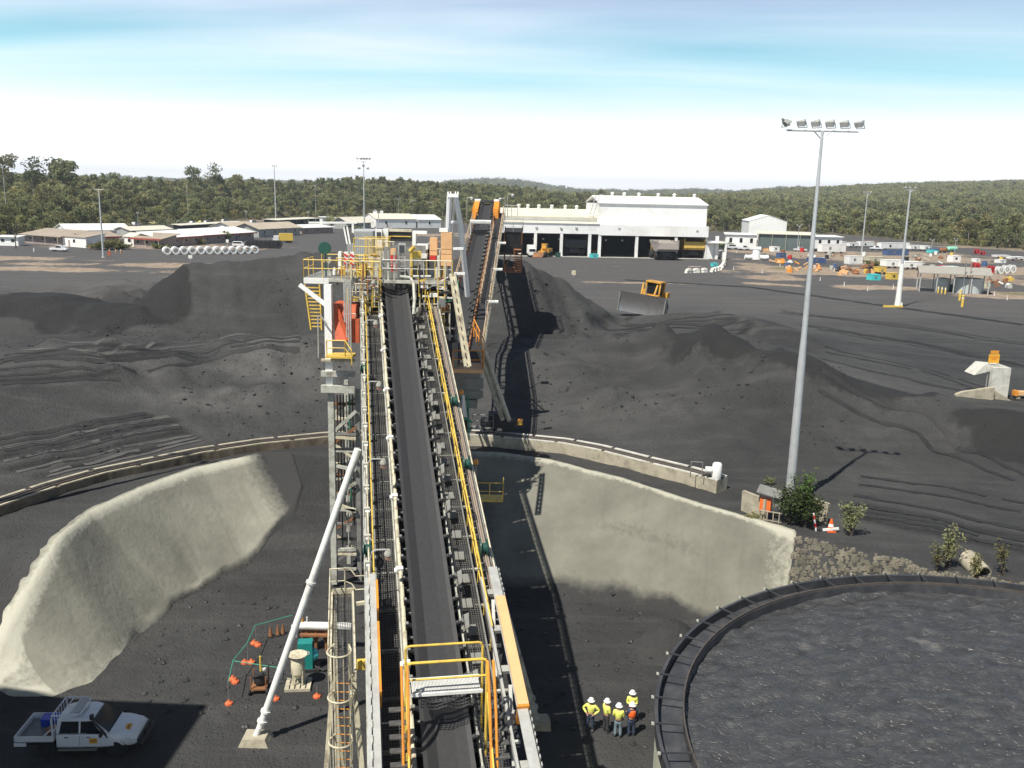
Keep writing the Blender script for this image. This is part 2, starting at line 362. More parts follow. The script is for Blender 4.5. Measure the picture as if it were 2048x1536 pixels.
_gr = [(march(*a), march(*b)) for a, b in RUTPX]; GROOVES = [(Vector((*a, 0)), Vector((*b, 0))) for a, b in _gr]
def HT(x, y): return float(hfun(np.array([x]), np.array([y]))[0])
def axis(a, b, step, g, lo, hi):
    c = list(np.arange(a, b, step)); s = step
    while c[-1] < hi: s *= g; c.append(c[-1]+s)
    s = step
    while c[0] > lo: s *= g; c.insert(0, c[0]-s)
    return np.array(c)
gx = axis(-62, 74, 0.45, 1.055, -5200, 5200); gy = axis(26, 128, 0.45, 1.04, -80, 7500)
GX, GYY = np.meshgrid(gx, gy); GZ = hfun(GX, GYY)
def grid_mesh(name, X, Y, Z):
    ny, nx = X.shape; me = bpy.data.meshes.new(name)
    me.vertices.add(nx*ny); me.vertices.foreach_set('co', np.stack([X, Y, Z], -1).astype('f4').ravel())
    i = (np.arange(ny-1)[:, None]*nx+np.arange(nx-1)[None, :]).ravel()
    q = np.stack([i, i+1, i+1+nx, i+nx], -1).astype('i4')
    me.loops.add(q.size); me.loops.foreach_set('vertex_index', q.ravel())
    me.polygons.add(len(q)); me.polygons.foreach_set('loop_start', np.arange(0, q.size, 4, dtype='i4'))
    try: me.polygons.foreach_set('loop_total', np.full(len(q), 4, dtype='i4'))
    except Exception: pass
    me.polygons.foreach_set('use_smooth', np.ones(len(q), bool))
    me.update(calc_edges=True); return me
gme = grid_mesh('ground', GX, GYY, GZ)
def HT(x, y):                                     # height of the ground mesh
    i = min(max(int(np.searchsorted(gx, x))-1, 0), len(gx)-2); j = min(max(int(np.searchsorted(gy, y))-1, 0), len(gy)-2)
    u = (x-gx[i])/(gx[i+1]-gx[i]); v = (y-gy[j])/(gy[j+1]-gy[j])
    return float((GZ[j, i]*(1-u)+GZ[j, i+1]*u)*(1-v)+(GZ[j+1, i]*(1-u)+GZ[j+1, i+1]*u)*v)
def attr(me, name, arr):
    a = me.attributes.new(name, 'FLOAT', 'POINT'); a.data.foreach_set('value', np.asarray(arr, 'f4').ravel())
# masks of what the ground is made of: coal, yard gravel, bare dirt, dark damp coal, grass, bush floor
wig = 6*fbm(GX*.03, GYY*.03, 3)
PXg = 1024+1800*GX/np.maximum(GYY, 1)
yard = sstep(118, 165, GYY+wig*1.5+0.10*GX+np.where(GX > 20, -10, 0)); yard = np.maximum(yard, sstep(45, 90, np.abs(GX+5)+wig-GYY*.35)*0.35*(GYY > 60))
dirt = np.zeros_like(GX)
def blob(cx_, cy_, rx, ry, rot=0):
    ca, sa = math.cos(rot), math.sin(rot); X = (GX-cx_)*ca+(GYY-cy_)*sa; Y = -(GX-cx_)*sa+(GYY-cy_)*ca
    return np.clip(1.6-1.6*np.sqrt((X/rx)**2+(Y/ry)**2)+1.3*fbm(GX*.07, GYY*.11, 4), 0, 1)
for b in ((66, 226, 16, 12, -0.1), (92, 205, 45, 8, -0.22), (118, 193, 34, 8, -0.2), (130, 330, 75, 60, 0), (110, 250, 60, 32, -.1), (160, 260, 60, 40, 0), (-120, 300, 60, 22, 0), (90, 262, 22, 14, -.3), (-108, 205, 60, 9, 0.05), (-70, 228, 60, 10, 0.12), (-148, 232, 50, 14, 0), (33, 205, 20, 3, 0), (-60, 196, 40, 4, .1), (250, 420, 110, 60, -.4), (-150, 560, 80, 30, .2), (30, 420, 140, 40, 0)):
    dirt = np.maximum(dirt, blob(*b)*(1.35 if b[1] < 230 and b[0] > 50 else .95 if b[1] < 300 else .7))
bush = sstep(-25, 25, GYY-forest_front(PXg)*0.97+wig)
grass = np.maximum(np.maximum(blob(80, 262, 9, 5, .4), blob(112, 200, 14, 5, -.2)), blob(-150, 520, 70, 40, .2)*.8)
damp = np.clip(1.2*blob(-57, 101, 17, 10)+.8*blob(-41, 99, 6, 4)+0.9*blob(31, 76, 18, 7, -.42)+0.9*blob(43, 68, 13, 5, -.45)+.6*blob(18, 83, 7, 5, -.4), 0, 1)
dust = np.clip(blob(-33, 77, 9, 4, .2)+blob(-28, 72, 10, 3, .3)*.7+blob(-24, 80, 5, 4, 0)+blob(-13, 90, 14, 3, .05)*.6+blob(8, 74, 9, 4, -.2)*.5+blob(-14, 84, 16, 4, .1)*.8+blob(-20, 81, 9, 5)*.8+blob(-22, 75, 14, 2, .35)*.5+blob(5, 57, 3, 1, 0)*.0+blob(30, 92, 22, 6, -.4)*.6, 0, 1)
rut = np.zeros_like(GX); sho = np.zeros_like(GX)
for a, b in GROOVES:
    d = polydist([(a.x, a.y), (b.x, b.y)], GX+.5*fbm(GYY*.1, GX*.1, 2), GYY+.8*fbm(GX*.12, GYY*.05, 2), False); rut = np.maximum(rut, np.exp(-(d/.5)**2)); sho = np.maximum(sho, np.exp(-((d-1.15)/.45)**2))
for n, a in (('rut', rut), ('shoulder', sho), ('yard', yard), ('dirt', dirt), ('bush', bush), ('grass', grass), ('damp', damp), ('dust', dust)): attr(gme, n, a)
def ground_material():
    m = bpy.data.materials.new('coal_and_yard_ground'); m.use_nodes = True; t = m.node_tree; b = t.nodes['Principled BSDF']
    geo = N(t, 'ShaderNodeNewGeometry'); P = geo.outputs['Position']
    def nz(scale, det=6.0, vec=P, rough=.6):
        n = N(t, 'ShaderNodeTexNoise', i_Scale=scale, i_Detail=det, i_Roughness=rough); L(t, vec, n.inputs['Vector']); return n.outputs['Fac']
    def A(name): return N(t, 'ShaderNodeAttribute', attribute_name=name).outputs['Fac']
    def mix(f, c1, c2):
        x = N(t, 'ShaderNodeMixRGB')
        for k, q in ((0, f), (1, c1), (2, c2)):
            if isinstance(q, tuple): x.inputs[k].default_value = (*q, 1)
            else: L(t, q, x.inputs[k])
        return x.outputs[0]
    big = nz(0.08, 5.0); mid = nz(0.7, 6.0); fine = nz(7.0, 5.0)
    mpn = N(t, 'ShaderNodeMapping'); L(t, P, mpn.inputs[0]); mpn.inputs['Scale'].default_value = (0.05, 0.6, 0.4); mpn.inputs['Rotation'].default_value = (0, 0, 0.18)
    strk = nz(1.0, 5.0, mpn.outputs[0])
    coal = mix(ramp(t, big, [(0.36, 0.0), (0.64, 1.0)]).outputs[0], (0.033, 0.033, 0.033), (0.060, 0.060, 0.058))
    coal = mix(ramp(t, mid, [(0.35, 0.0), (0.75, 0.5)]).outputs[0], coal, (0.028, 0.028, 0.028))
    coal = mix(ramp(t, strk, [(0.50, 0.0), (0.68, 0.5)]).outputs[0], coal, (0.075, 0.074, 0.071))
    coal = mix(ramp(t, fine, [(0.55, 0.0), (0.8, 0.4)]).outputs[0], coal, (0.03, 0.03, 0.03))
    dmp = math_(t, 'ADD', A('damp'), math_(t, 'MULTIPLY', math_(t, 'SUBTRACT', mid, 0.5), 0.7)); coal = mix(ramp(t, dmp, [(0.30, 0.0), (0.48, 0.9)]).outputs[0], coal, (0.020, 0.020, 0.020))
    coal = mix(math_(t, 'MULTIPLY', A('dust'), ramp(t, mid, [(0.3, 0.1), (0.65, 0.75)]).outputs[0]), coal, (0.115, 0.113, 0.107))
    yardc = mix(ramp(t, strk, [(0.3, 0.0), (0.7, 1.0)]).outputs[0], (0.062, 0.060, 0.059), (0.105, 0.099, 0.094))
    c = mix(math_(t, 'MULTIPLY', A('yard'), ramp(t, mid, [(0.2, .75), (0.6, 1.0)]).outputs[0]), coal, yardc)
    dirtc = mix(ramp(t, mid, [(0.3, 0.0), (0.7, 1.0)]).outputs[0], (0.20, 0.145, 0.10), (0.40, 0.32, 0.24))
    dn = math_(t, 'ADD', A('dirt'), math_(t, 'MULTIPLY', math_(t, 'SUBTRACT', mid, 0.5), 0.9))
    c = mix(ramp(t, dn, [(0.35, 0.0), (0.62, .9)]).outputs[0], c, dirtc)
    gn = math_(t, 'ADD', A('grass'), math_(t, 'SUBTRACT', mid, 0.5))
    c = mix(ramp(t, gn, [(0.4, 0.0), (0.65, .8)]).outputs[0], c, (0.13, 0.13, 0.05))
    bushc = mix(ramp(t, mid, [(0.3, 0.0), (0.7, 1.0)]).outputs[0], (0.07, 0.075, 0.032), (0.17, 0.14, 0.075))
    c = mix(A('bush'), c, bushc)
    c = mix(math_(t, 'MULTIPLY', A('shoulder'), ramp(t, mid, [(0.35, .0), (0.65, .7)]).outputs[0]), c, (0.075, 0.074, 0.071))
    c = mix(math_(t, 'MULTIPLY', A('rut'), ramp(t, mid, [(0.3, .5), (0.55, 1.0)]).outputs[0]), c, (0.015, 0.015, 0.015))
    clod = N(t, 'ShaderNodeTexVoronoi', i_Scale=3.2, i_Randomness=1.0); L(t, P, clod.inputs['Vector']); lump = ramp(t, math_(t, 'ADD', clod.outputs['Distance'], math_(t, 'MULTIPLY', mid, .9)), [(0.42, 1.0), (0.62, 0.0)]).outputs[0]
    notbush = math_(t, 'SUBTRACT', 1.0, A('yard'), True); lump = math_(t, 'MULTIPLY', lump, notbush)
    c = mix(math_(t, 'MULTIPLY', lump, .35), c, (0.030, 0.030, 0.030))
    L(t, c, b.inputs['Base Color']); b.inputs['Roughness'].default_value = 0.85; b.inputs['Specular IOR Level'].default_value = 0.3
    hsum = math_(t, 'ADD', fine, math_(t, 'MULTIPLY', lump, .8))
    bp = N(t, 'ShaderNodeBump', i_Strength=0.8, i_Distance=0.16); L(t, hsum, bp.inputs['Height'])
    bp2 = N(t, 'ShaderNodeBump', i_Strength=0.5, i_Distance=0.5); L(t, mid, bp2.inputs['Height']); L(t, bp.outputs[0], bp2.inputs['Normal']); L(t, bp2.outputs[0], b.inputs['Normal'])
    return m
gme.materials.append(ground_material())
ground = bpy.data.objects.new('ground', gme); col.objects.link(ground); tag(ground, 'dark grey coal yard, pit floor and bushland ground', None, kind='structure')

# ---- tyre tracks pressed into the coal: thin dark strips with worn edges
def tracks():
    mb = MB(pm('rolled_coal', (.017, .017, .017), .75, var=.3, scale=1.5)); ml = pm('dry_rolled_dust', (.075, .074, .070), .9, var=.2, scale=1.0); r = random.Random(17)
    TR_ = [((0, 895), (150, 868), (305, 838)), ((0, 913), (170, 880), (352, 846)), ((20, 935), (200, 898), (372, 864)), ((85, 948), (250, 908), (392, 876)), ((0, 906), (160, 874), (330, 841)), ((0, 706), (200, 700), (330, 688), (600, 668)), ((0, 720), (200, 714), (340, 702), (600, 684)), ((0, 732), (230, 726), (420, 706)), ((0, 762), (150, 752), (240, 742)),
           ((1250, 655), (1340, 646), (1470, 636)), ((1240, 662), (1350, 652), (1500, 648)), ((1700, 1000), (1880, 1030), (2048, 1072)), ((1690, 1016), (1880, 1048), (2048, 1092)), ((1720, 960), (1900, 985), (2048, 1015)), ((1560, 625), (1800, 650), (2048, 688)), ((1600, 650), (1850, 690), (2048, 735)), ((1650, 700), (1850, 740), (2048, 800)), ((1640, 760), (1850, 850), (2048, 960)), ((1250, 560), (1500, 575), (2048, 650))]
    for ti, P_ in enumerate(TR_):
        base = np.array([march(*p) for p in P_])
        for off in ((-.95, .95) if ti % 3 else (-.7, 0, .9)):
            Q = resample(base, max(20, int(np.hypot(*(base[-1]-base[0]))/.45))); T = np.gradient(Q, axis=0); T /= np.hypot(T[:, 0], T[:, 1])[:, None]; Nn = np.stack([-T[:, 1], T[:, 0]], -1)
            w = r.uniform(.16, .30); wob = np.array([.18*vnoise(np.array([i*.15+ti*7]), np.array([off*3]))[0] for i in range(len(Q))]); mb.use(ml if ti < 9 and r.random() < .3 else mb.mats[0])
            prev = None
            for i in range(len(Q)):
                if r.random() < .025: prev = None; continue
                c = Q[i]+Nn[i]*(off+wob[i]); h = w*r.uniform(.7, 1.15); a_ = c+Nn[i]*h; b_ = c-Nn[i]*h
                cur = ((a_[0], a_[1], HT(*a_)+.035), (c[0], c[1], HT(*c)+.02), (b_[0], b_[1], HT(*b_)+.035))
                if prev: mb.add(list(prev)+list(cur), [(0, 1, 4, 3), (1, 2, 5, 4)])
                prev = cur
    o = mb.build('tyre_tracks', recalc=False); tag(o, 'dark and dusty tyre tracks pressed into the coal', 'tracks', kind='stuff')
def resample(P, n):
    P = np.array(P, float); s = np.r_[0, np.cumsum(np.hypot(*np.diff(P[:, :2], axis=0).T))]; u = np.linspace(0, s[-1], n)
    return np.stack([np.interp(u, s, P[:, k]) for k in range(P.shape[1])], -1)
tracks()
# ---- loose coal lumps lying about
def lumps():
    mb = MB(pm('coal_lump', (.022, .022, .023), .6, var=.4, scale=3)); r = random.Random(44)
    def put(x, y, s):
        z = HT(x, y); n = 5; a0 = r.random()*6
        ring = [(x+s*r.uniform(.7, 1.2)*math.cos(a0+2*math.pi*j/n), y+s*r.uniform(.7, 1.2)*math.sin(a0+2*math.pi*j/n), z+s*r.uniform(.1, .35)) for j in range(n)]
        mb.add([(p[0], p[1], z-s*.3) for p in ring]+ring+[(x+r.uniform(-.2, .2)*s, y+r.uniform(-.2, .2)*s, z+s*r.uniform(.5, .9))], [(j, (j+1) % n, n+(j+1) % n, n+j) for j in range(n)]+[(n+j, n+(j+1) % n, 2*n) for j in range(n)])
    for k in range(5200):
        if r.random() < .12: x, y = r.uniform(-19, 8), r.uniform(36, 52)
        else:
            a = r.uniform(-1.3, .95); q = 25+38*r.random()**.8; x, y = PIV[0]+q*math.sin(a), PIV[1]+q*math.cos(a)
            if vnoise(np.array([x*.16]), np.array([y*.16]))[0] < .02: continue
        put(x, y, .05+.16*r.random()**3)
    o = mb.build('coal_lumps', recalc=False); tag(o, 'loose black coal lumps scattered over the yard', 'coal', kind='stuff')
lumps()

# ---- sprayed concrete banks of the pit
def resample(P, n):
    P = np.array(P, float); s = np.r_[0, np.cumsum(np.hypot(*np.diff(P[:, :2], axis=0).T))]; u = np.linspace(0, s[-1], n)
    return np.stack([np.interp(u, s, P[:, k]) for k in range(P.shape[1])], -1)
def bank_mat(nm='sprayed_concrete', k=1.0):
    m = bpy.data.materials.new(nm); m.use_nodes = True; t = m.node_tree; b = t.nodes['Principled BSDF']
    geo = N(t, 'ShaderNodeNewGeometry'); P = geo.outputs['Position']
    def nz(s, d=6.0, w=.6):
        n = N(t, 'ShaderNodeTexNoise', i_Scale=s, i_Detail=d, i_Roughness=w); L(t, P, n.inputs['Vector']); return n.outputs['Fac']
    def mix(f, c1, c2):
        x = N(t, 'ShaderNodeMixRGB')
        for k, q in ((0, f), (1, c1), (2, c2)):
            if isinstance(q, tuple): x.inputs[k].default_value = (*q, 1)
            else: L(t, q, x.inputs[k])
        return x.outputs[0]
    at = N(t, 'ShaderNodeAttribute', attribute_name='across').outputs['Fac']
    rim = N(t, 'ShaderNodeAttribute', attribute_name='clean').outputs['Fac']
    cr_ = N(t, 'ShaderNodeAttribute', attribute_name='coaldust').outputs['Fac']
    a, f = nz(0.35, 7.0), nz(3.0, 7.0)
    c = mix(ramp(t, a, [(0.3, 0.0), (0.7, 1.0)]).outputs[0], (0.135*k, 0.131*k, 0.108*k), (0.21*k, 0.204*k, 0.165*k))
    c = mix(ramp(t, f, [(0.45, 0.0), (0.8, 0.35)]).outputs[0], c, (0.135*k, 0.131*k, 0.115*k))
    rr = math_(t, 'ADD', rim, math_(t, 'MULTIPLY', math_(t, 'SUBTRACT', f, 0.5), 0.8))
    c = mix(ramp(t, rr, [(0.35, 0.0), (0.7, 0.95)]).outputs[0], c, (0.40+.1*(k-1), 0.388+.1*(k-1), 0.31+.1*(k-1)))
    al = N(t, 'ShaderNodeAttribute', attribute_name='along').outputs['Fac']; cb = N(t, 'ShaderNodeCombineXYZ'); L(t, math_(t, 'MULTIPLY', al, 1.6), cb.inputs[0]); L(t, math_(t, 'MULTIPLY', at, .9), cb.inputs[1])
    rn = N(t, 'ShaderNodeTexNoise', i_Scale=1.0, i_Detail=6.0, i_Roughness=.65); L(t, cb.outputs[0], rn.inputs['Vector']); c = mix(ramp(t, rn.outputs['Fac'], [(0.54, 0.0), (0.78, 0.28)]).outputs[0], c, (0.10, 0.095, 0.08))
    dd = math_(t, 'ADD', cr_, math_(t, 'MULTIPLY', math_(t, 'SUBTRACT', math_(t, 'ADD', math_(t, 'MULTIPLY', f, .5), math_(t, 'MULTIPLY', a, .5)), 0.5), 0.9))
    c = mix(ramp(t, dd, [(0.25, 0.0), (0.85, 1.0)]).outputs[0], c, (0.042, 0.042, 0.041))
    L(t, c, b.inputs['Base Color']); b.inputs['Roughness'].default_value = 0.92; b.inputs['Specular IOR Level'].default_value = 0.2
    bp = N(t, 'ShaderNodeBump', i_Strength=0.4, i_Distance=0.1); L(t, f, bp.inputs['Height']); L(t, bp.outputs[0], b.inputs['Normal'])
    return m
M_bank = bank_mat()
def bank(name, top, bot, label, cleanfn, dirtfn, mat=None, n=170, m=26, rim=0.9):
    T = resample(top, n); B = resample(bot, n)
    X = np.zeros((m, n)); Y = np.zeros((m, n)); tt = np.zeros((m, n))
    d = B-T; ln = np.hypot(d[:, 0], d[:, 1])[:, None]; dirn = d/np.maximum(ln, 1e-6)
    ts = np.r_[-rim, -rim*.6, -rim*.3, np.linspace(0, 1, m-3)]
    u = np.arange(n)
    je = 0.35*fbm(u*.35, u*0+3, 4); jt = 0.5*fbm(u*.07, u*0+40, 3)
    for k, s in enumerate(ts):
        if s < 0: q = T+dirn*s+dirn*(je[:, None]*(-s/rim)); tt[k] = s*.15
        else: q = T+d*s+dirn*(jt[:, None]*s**4); tt[k] = s
        X[k] = q[:, 0]; Y[k] = q[:, 1]
    Z = hfun(X, Y)+0.16
    for k in (0, m-1): Z[k] -= 0.17
    Z[:, 0] -= .2; Z[:, -1] -= .2
    me = grid_mesh(name, X[::-1], Y[::-1], Z[::-1]); tt = tt[::-1]
    uu = np.repeat(np.linspace(0, 1, n)[None], m, 0)
    attr(me, 'across', tt); attr(me, 'along', uu*float(np.hypot(*np.diff(T, axis=0).T).sum())); attr(me, 'clean', cleanfn(uu, tt)); attr(me, 'coaldust', dirtfn(uu, tt))
    me.materials.append(mat or M_bank); o = bpy.data.objects.new(name, me); col.objects.link(o)
    tag(o, label, None, kind='structure'); return o
LB_TOP = [(-24.65, 38.8), (-24.5, 40), (-24.3, 41.5), (-24.0, 44.2), (-24.3, 49.4), (-22.8, 54.4), (-21, 58.2), (-17.6, 62.0), (-15.6, 62.4)]
LB_BOT = [(-23.5, 38.4), (-21.6, 38.8), (-20.3, 40.3), (-20.2, 43), (-19.8, 47.3), (-18.6, 51.6), (-16.3, 55.4), (-14.8, 58.0), (-14.6, 60.5)]
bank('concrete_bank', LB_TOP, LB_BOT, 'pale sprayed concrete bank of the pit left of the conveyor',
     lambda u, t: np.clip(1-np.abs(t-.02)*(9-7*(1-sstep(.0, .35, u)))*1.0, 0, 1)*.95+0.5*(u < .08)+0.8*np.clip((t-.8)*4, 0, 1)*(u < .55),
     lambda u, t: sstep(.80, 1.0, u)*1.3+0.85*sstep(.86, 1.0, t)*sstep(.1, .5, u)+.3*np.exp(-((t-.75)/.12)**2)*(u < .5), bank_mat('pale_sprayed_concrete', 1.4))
RB_TOP = [(-3.5, 63.5), (-.6, 63.3), (2.9, 61.7), (7.7, 57.6), (11.8, 53), (16.4, 48.6)]
RB_BOT = [(-3.5, 51.8), (-.4, 50.4), (5, 51.1), (8.8, 49.9), (11.6, 48.3), (15.0, 45.4)]
bank('concrete_bank', RB_TOP, RB_BOT, 'pale sprayed concrete bank of the pit right of the conveyor',
     lambda u, t: np.clip(1-np.abs(t+.02)*11, 0, 1)*.9+0.55*sstep(.86, 1.0, u),
     lambda u, t: (1-sstep(0, .22, u))*.75*sstep(0.05, .3, t)+0.95*sstep(.80, 1.0, t)*(1-sstep(.80, .95, u))+.35*sstep(.25, .45, t)*(1-sstep(.45, .6, t))*sstep(.3, .5, u)*(1-sstep(.7, .9, u)))
# stone pitching beyond the right bank
def stones():
    mb = MB(pm('pitching_stone', (0.16, 0.145, 0.11), 0.9, var=0.45, scale=1.3, bump=.3)); rr = random.Random(5)
    T = resample([(16.4, 48.7), (20, 46.1), (22.8, 44.7), (28, 43.2)], 60); B = resample([(15.2, 45.5), (18.5, 43.6), (21.6, 42.6), (27, 41.4)], 60)
    for k in range(2600):
        i = rr.randrange(60); s = rr.random(); x, y = T[i]*(1-s)+B[i]*s; x += rr.uniform(-.12, .12); y += rr.uniform(-.1, .1); z = HT(x, y)
        r = rr.uniform(.06, .17); a0 = rr.random()*6; n = 6
        ring = [(x+r*rr.uniform(.7, 1.2)*math.cos(a0+2*math.pi*j/n), y+r*rr.uniform(.7, 1.2)*math.sin(a0+2*math.pi*j/n)) for j in range(n)]
        h = r*rr.uniform(.3, .6)
        vs = [(p[0], p[1], z-.1) for p in ring]+[(x+(p[0]-x)*.75, y+(p[1]-y)*.75, z+h) for p in ring]
        mb.add(vs, [(j, (j+1) % n, n+(j+1) % n, n+j) for j in range(n)]+[tuple(range(n, 2*n))])
    o = mb.build('stone_pitching', recalc=False); tag(o, 'cracked brown stone pitching on the bank beside the round tank', 'stones', kind='stuff')
stones()

# ---- curved concrete beam with the stacker's rail
def ring_beam(name, pxs, z, label, M_conc=M_conc, M_concl=M_concl):
    P = resample([tuple(G(x, y, z))[:2] for x, y in pxs], 90)
    e = empty(name, (P[45][0], P[45][1], 5.0), label=label, cat='rail beam', group='curved rail beams')
    T = np.gradient(P, axis=0); T /= np.hypot(T[:, 0], T[:, 1])[:, None]; Nn = np.stack([-T[:, 1], T[:, 0]], -1)
    def strip(mat, w0, w1, z0, z1, nm, gap=None, jit=0.0):
        mb = MB(mat); rows = []
        for i in range(len(P)):
            zb = min(z0, HT(*P[i])-.3) if z0 < 5.2 else z0
            j = jit*(random.random()-.5)
            rows.append([(P[i][0]+Nn[i][0]*w, P[i][1]+Nn[i][1]*w, zz) for w, zz in ((w0+j, zb), (w1, zb), (w1, z1), (w0+j, z1))])
        vs = [tuple(np.array(p)-np.array([P[45][0], P[45][1], 5.0])) for r in rows for p in r]; n = len(P); fs = []
        for i in range(n-1):
            if gap and (i % gap) == gap-1: continue
            for k in range(4): fs.append((i*4+k, i*4+(k+1) % 4, (i+1)*4+(k+1) % 4, (i+1)*4+k))
        fs += [(0, 1, 2, 3), tuple((n-1)*4+k for k in (3, 2, 1, 0))]
        mb.add(vs, fs); return mb.build(nm, e)
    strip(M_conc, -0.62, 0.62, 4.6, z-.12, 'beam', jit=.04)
    strip(M_concl, 0.34, 0.60, z-.115, z+.02, 'kerb', gap=13)
    for w in (-0.30, 0.05): strip(M_rail, w, w+.08, z-.115, z+.03, 'rail')
    strip(M_concl, -0.6, -0.42, z-.115, z-.05, 'edge_strip', gap=17)
    sl = MB(M_dark).box((0, 0, 0), (0.9, .22, .07))
    proto = sl.build('sleeper', e); first = True
    for i in range(2, 88, 2):
        o = proto if first else inst(proto, e); first = False
        o.location = (P[i][0]-P[45][0]-Nn[i][0]*.05, P[i][1]-P[45][1]-Nn[i][1]*.05, z-5-.09); o.rotation_euler = (0, 0, math.atan2(Nn[i][1], Nn[i][0]))
    return e, P, Nn
ring_beam('rail_beam', [(-60, 1022), (0, 1001), (100, 968), (200, 940), (400, 899), (520, 881), (650, 868), (770, 862)], 5.65, 'curved concrete rail beam sweeping in from the left, dark and weathered', pm('shade_darkened_concrete', (.17, .14, .10), .9, var=.3, scale=.9, bump=.4, dirt=(.05, .04, .03), dirt_amt=.8), M_conc)  # dirty concrete, with the shade of the beam's side painted into its colour
RBm = ring_beam('rail_beam', [(905, 862), (960, 864), (1040, 871), (1130, 880), (1200, 893), (1300, 918), (1380, 937), (1445, 955)], 5.95, 'curved concrete rail beam right of the conveyor, ending in a white buffer')
bf = G(1433, 955, 5.95)
e = empty('end_buffer', (bf.x, bf.y, 5.85), label='white cylindrical end buffer standing on the right rail beam', cat='buffer')
MB(M_white).lathe((0, 0, 0), [(0.30, 0), (0.32, .1), (0.32, 1.0), (0.25, 1.1), (0, 1.13)], 14).build('drum', e, True)
MB(M_white).cyl((-.3, .05, .6), (-.75, .1, .6), .22, n=12).build('pad', e, True)
mb = MB(M_steel); mb.tube([(-1.7, .2, .0), (-1.7, .2, 1.1), (-.95, .1, 1.1), (-.95, .1, 0)], .035); mb.build('hoop', e)

# ---- round slurry tank
TC = Vector((20.0, 27.1, 0)); TR = 14.7; TZ = 6.0
tk = empty('slurry_tank', (TC.x, TC.y, 0), label='large round tank brimming with black coal slurry, with a grey launder rim', cat='tank')
mb = MB(pm('tank_wall_paint', (0.55, 0.54, 0.42), 0.6, var=.12, dirt=(.2, .19, .15), dirt_amt=.5, dscale=.4))
mb.lathe((0, 0, 0), [(TR, 0), (TR, TZ-.15)], 96, caps=False); mb.build('shell', tk, True)
M_laund = pm('launder_steel', (0.045, 0.047, 0.052), 0.5, var=.25, scale=1.2, dirt=(.11, .105, .1), dirt_amt=.4)
mb = MB(M_laund)
mb.lathe((0, 0, 0), [(TR+.02, TZ-.5), (TR+.07, TZ-.5), (TR+.07, TZ), (TR-.05, TZ), (TR-.05, TZ-.42), (TR-.95, TZ-.42), (TR-.95, TZ-.05), (TR-1.0, TZ-.05), (TR-1.0, TZ-.9)], 128, caps=False)
mb.build('launder', tk, True)
mb = MB(pm('weir_rust', (.075, .062, .052), .7, var=.3)); mb.lathe((0, 0, 0), [(TR-.93, TZ-.05), (TR-.93, TZ+.06), (TR-.98, TZ+.06), (TR-.98, TZ-.05)], 128, caps=False); mb.build('weir_lip', tk, True)
pb = MB(M_laund); pb.box((0, 0, 0), (1.1, .04, .06)); pb.use(M_cladgrey).box((.56, 0, -.02), (.10, .07, .09)); pbo = pb.build('bracket', tk)
for i in range(54):
    a = 2*math.pi*i/54+.03; o = pbo if i == 0 else inst(pbo, tk)
    o.location = ((TR-.40)*math.cos(a), (TR-.40)*math.sin(a), TZ+.055); o.rotation_euler = (0, 0, a)
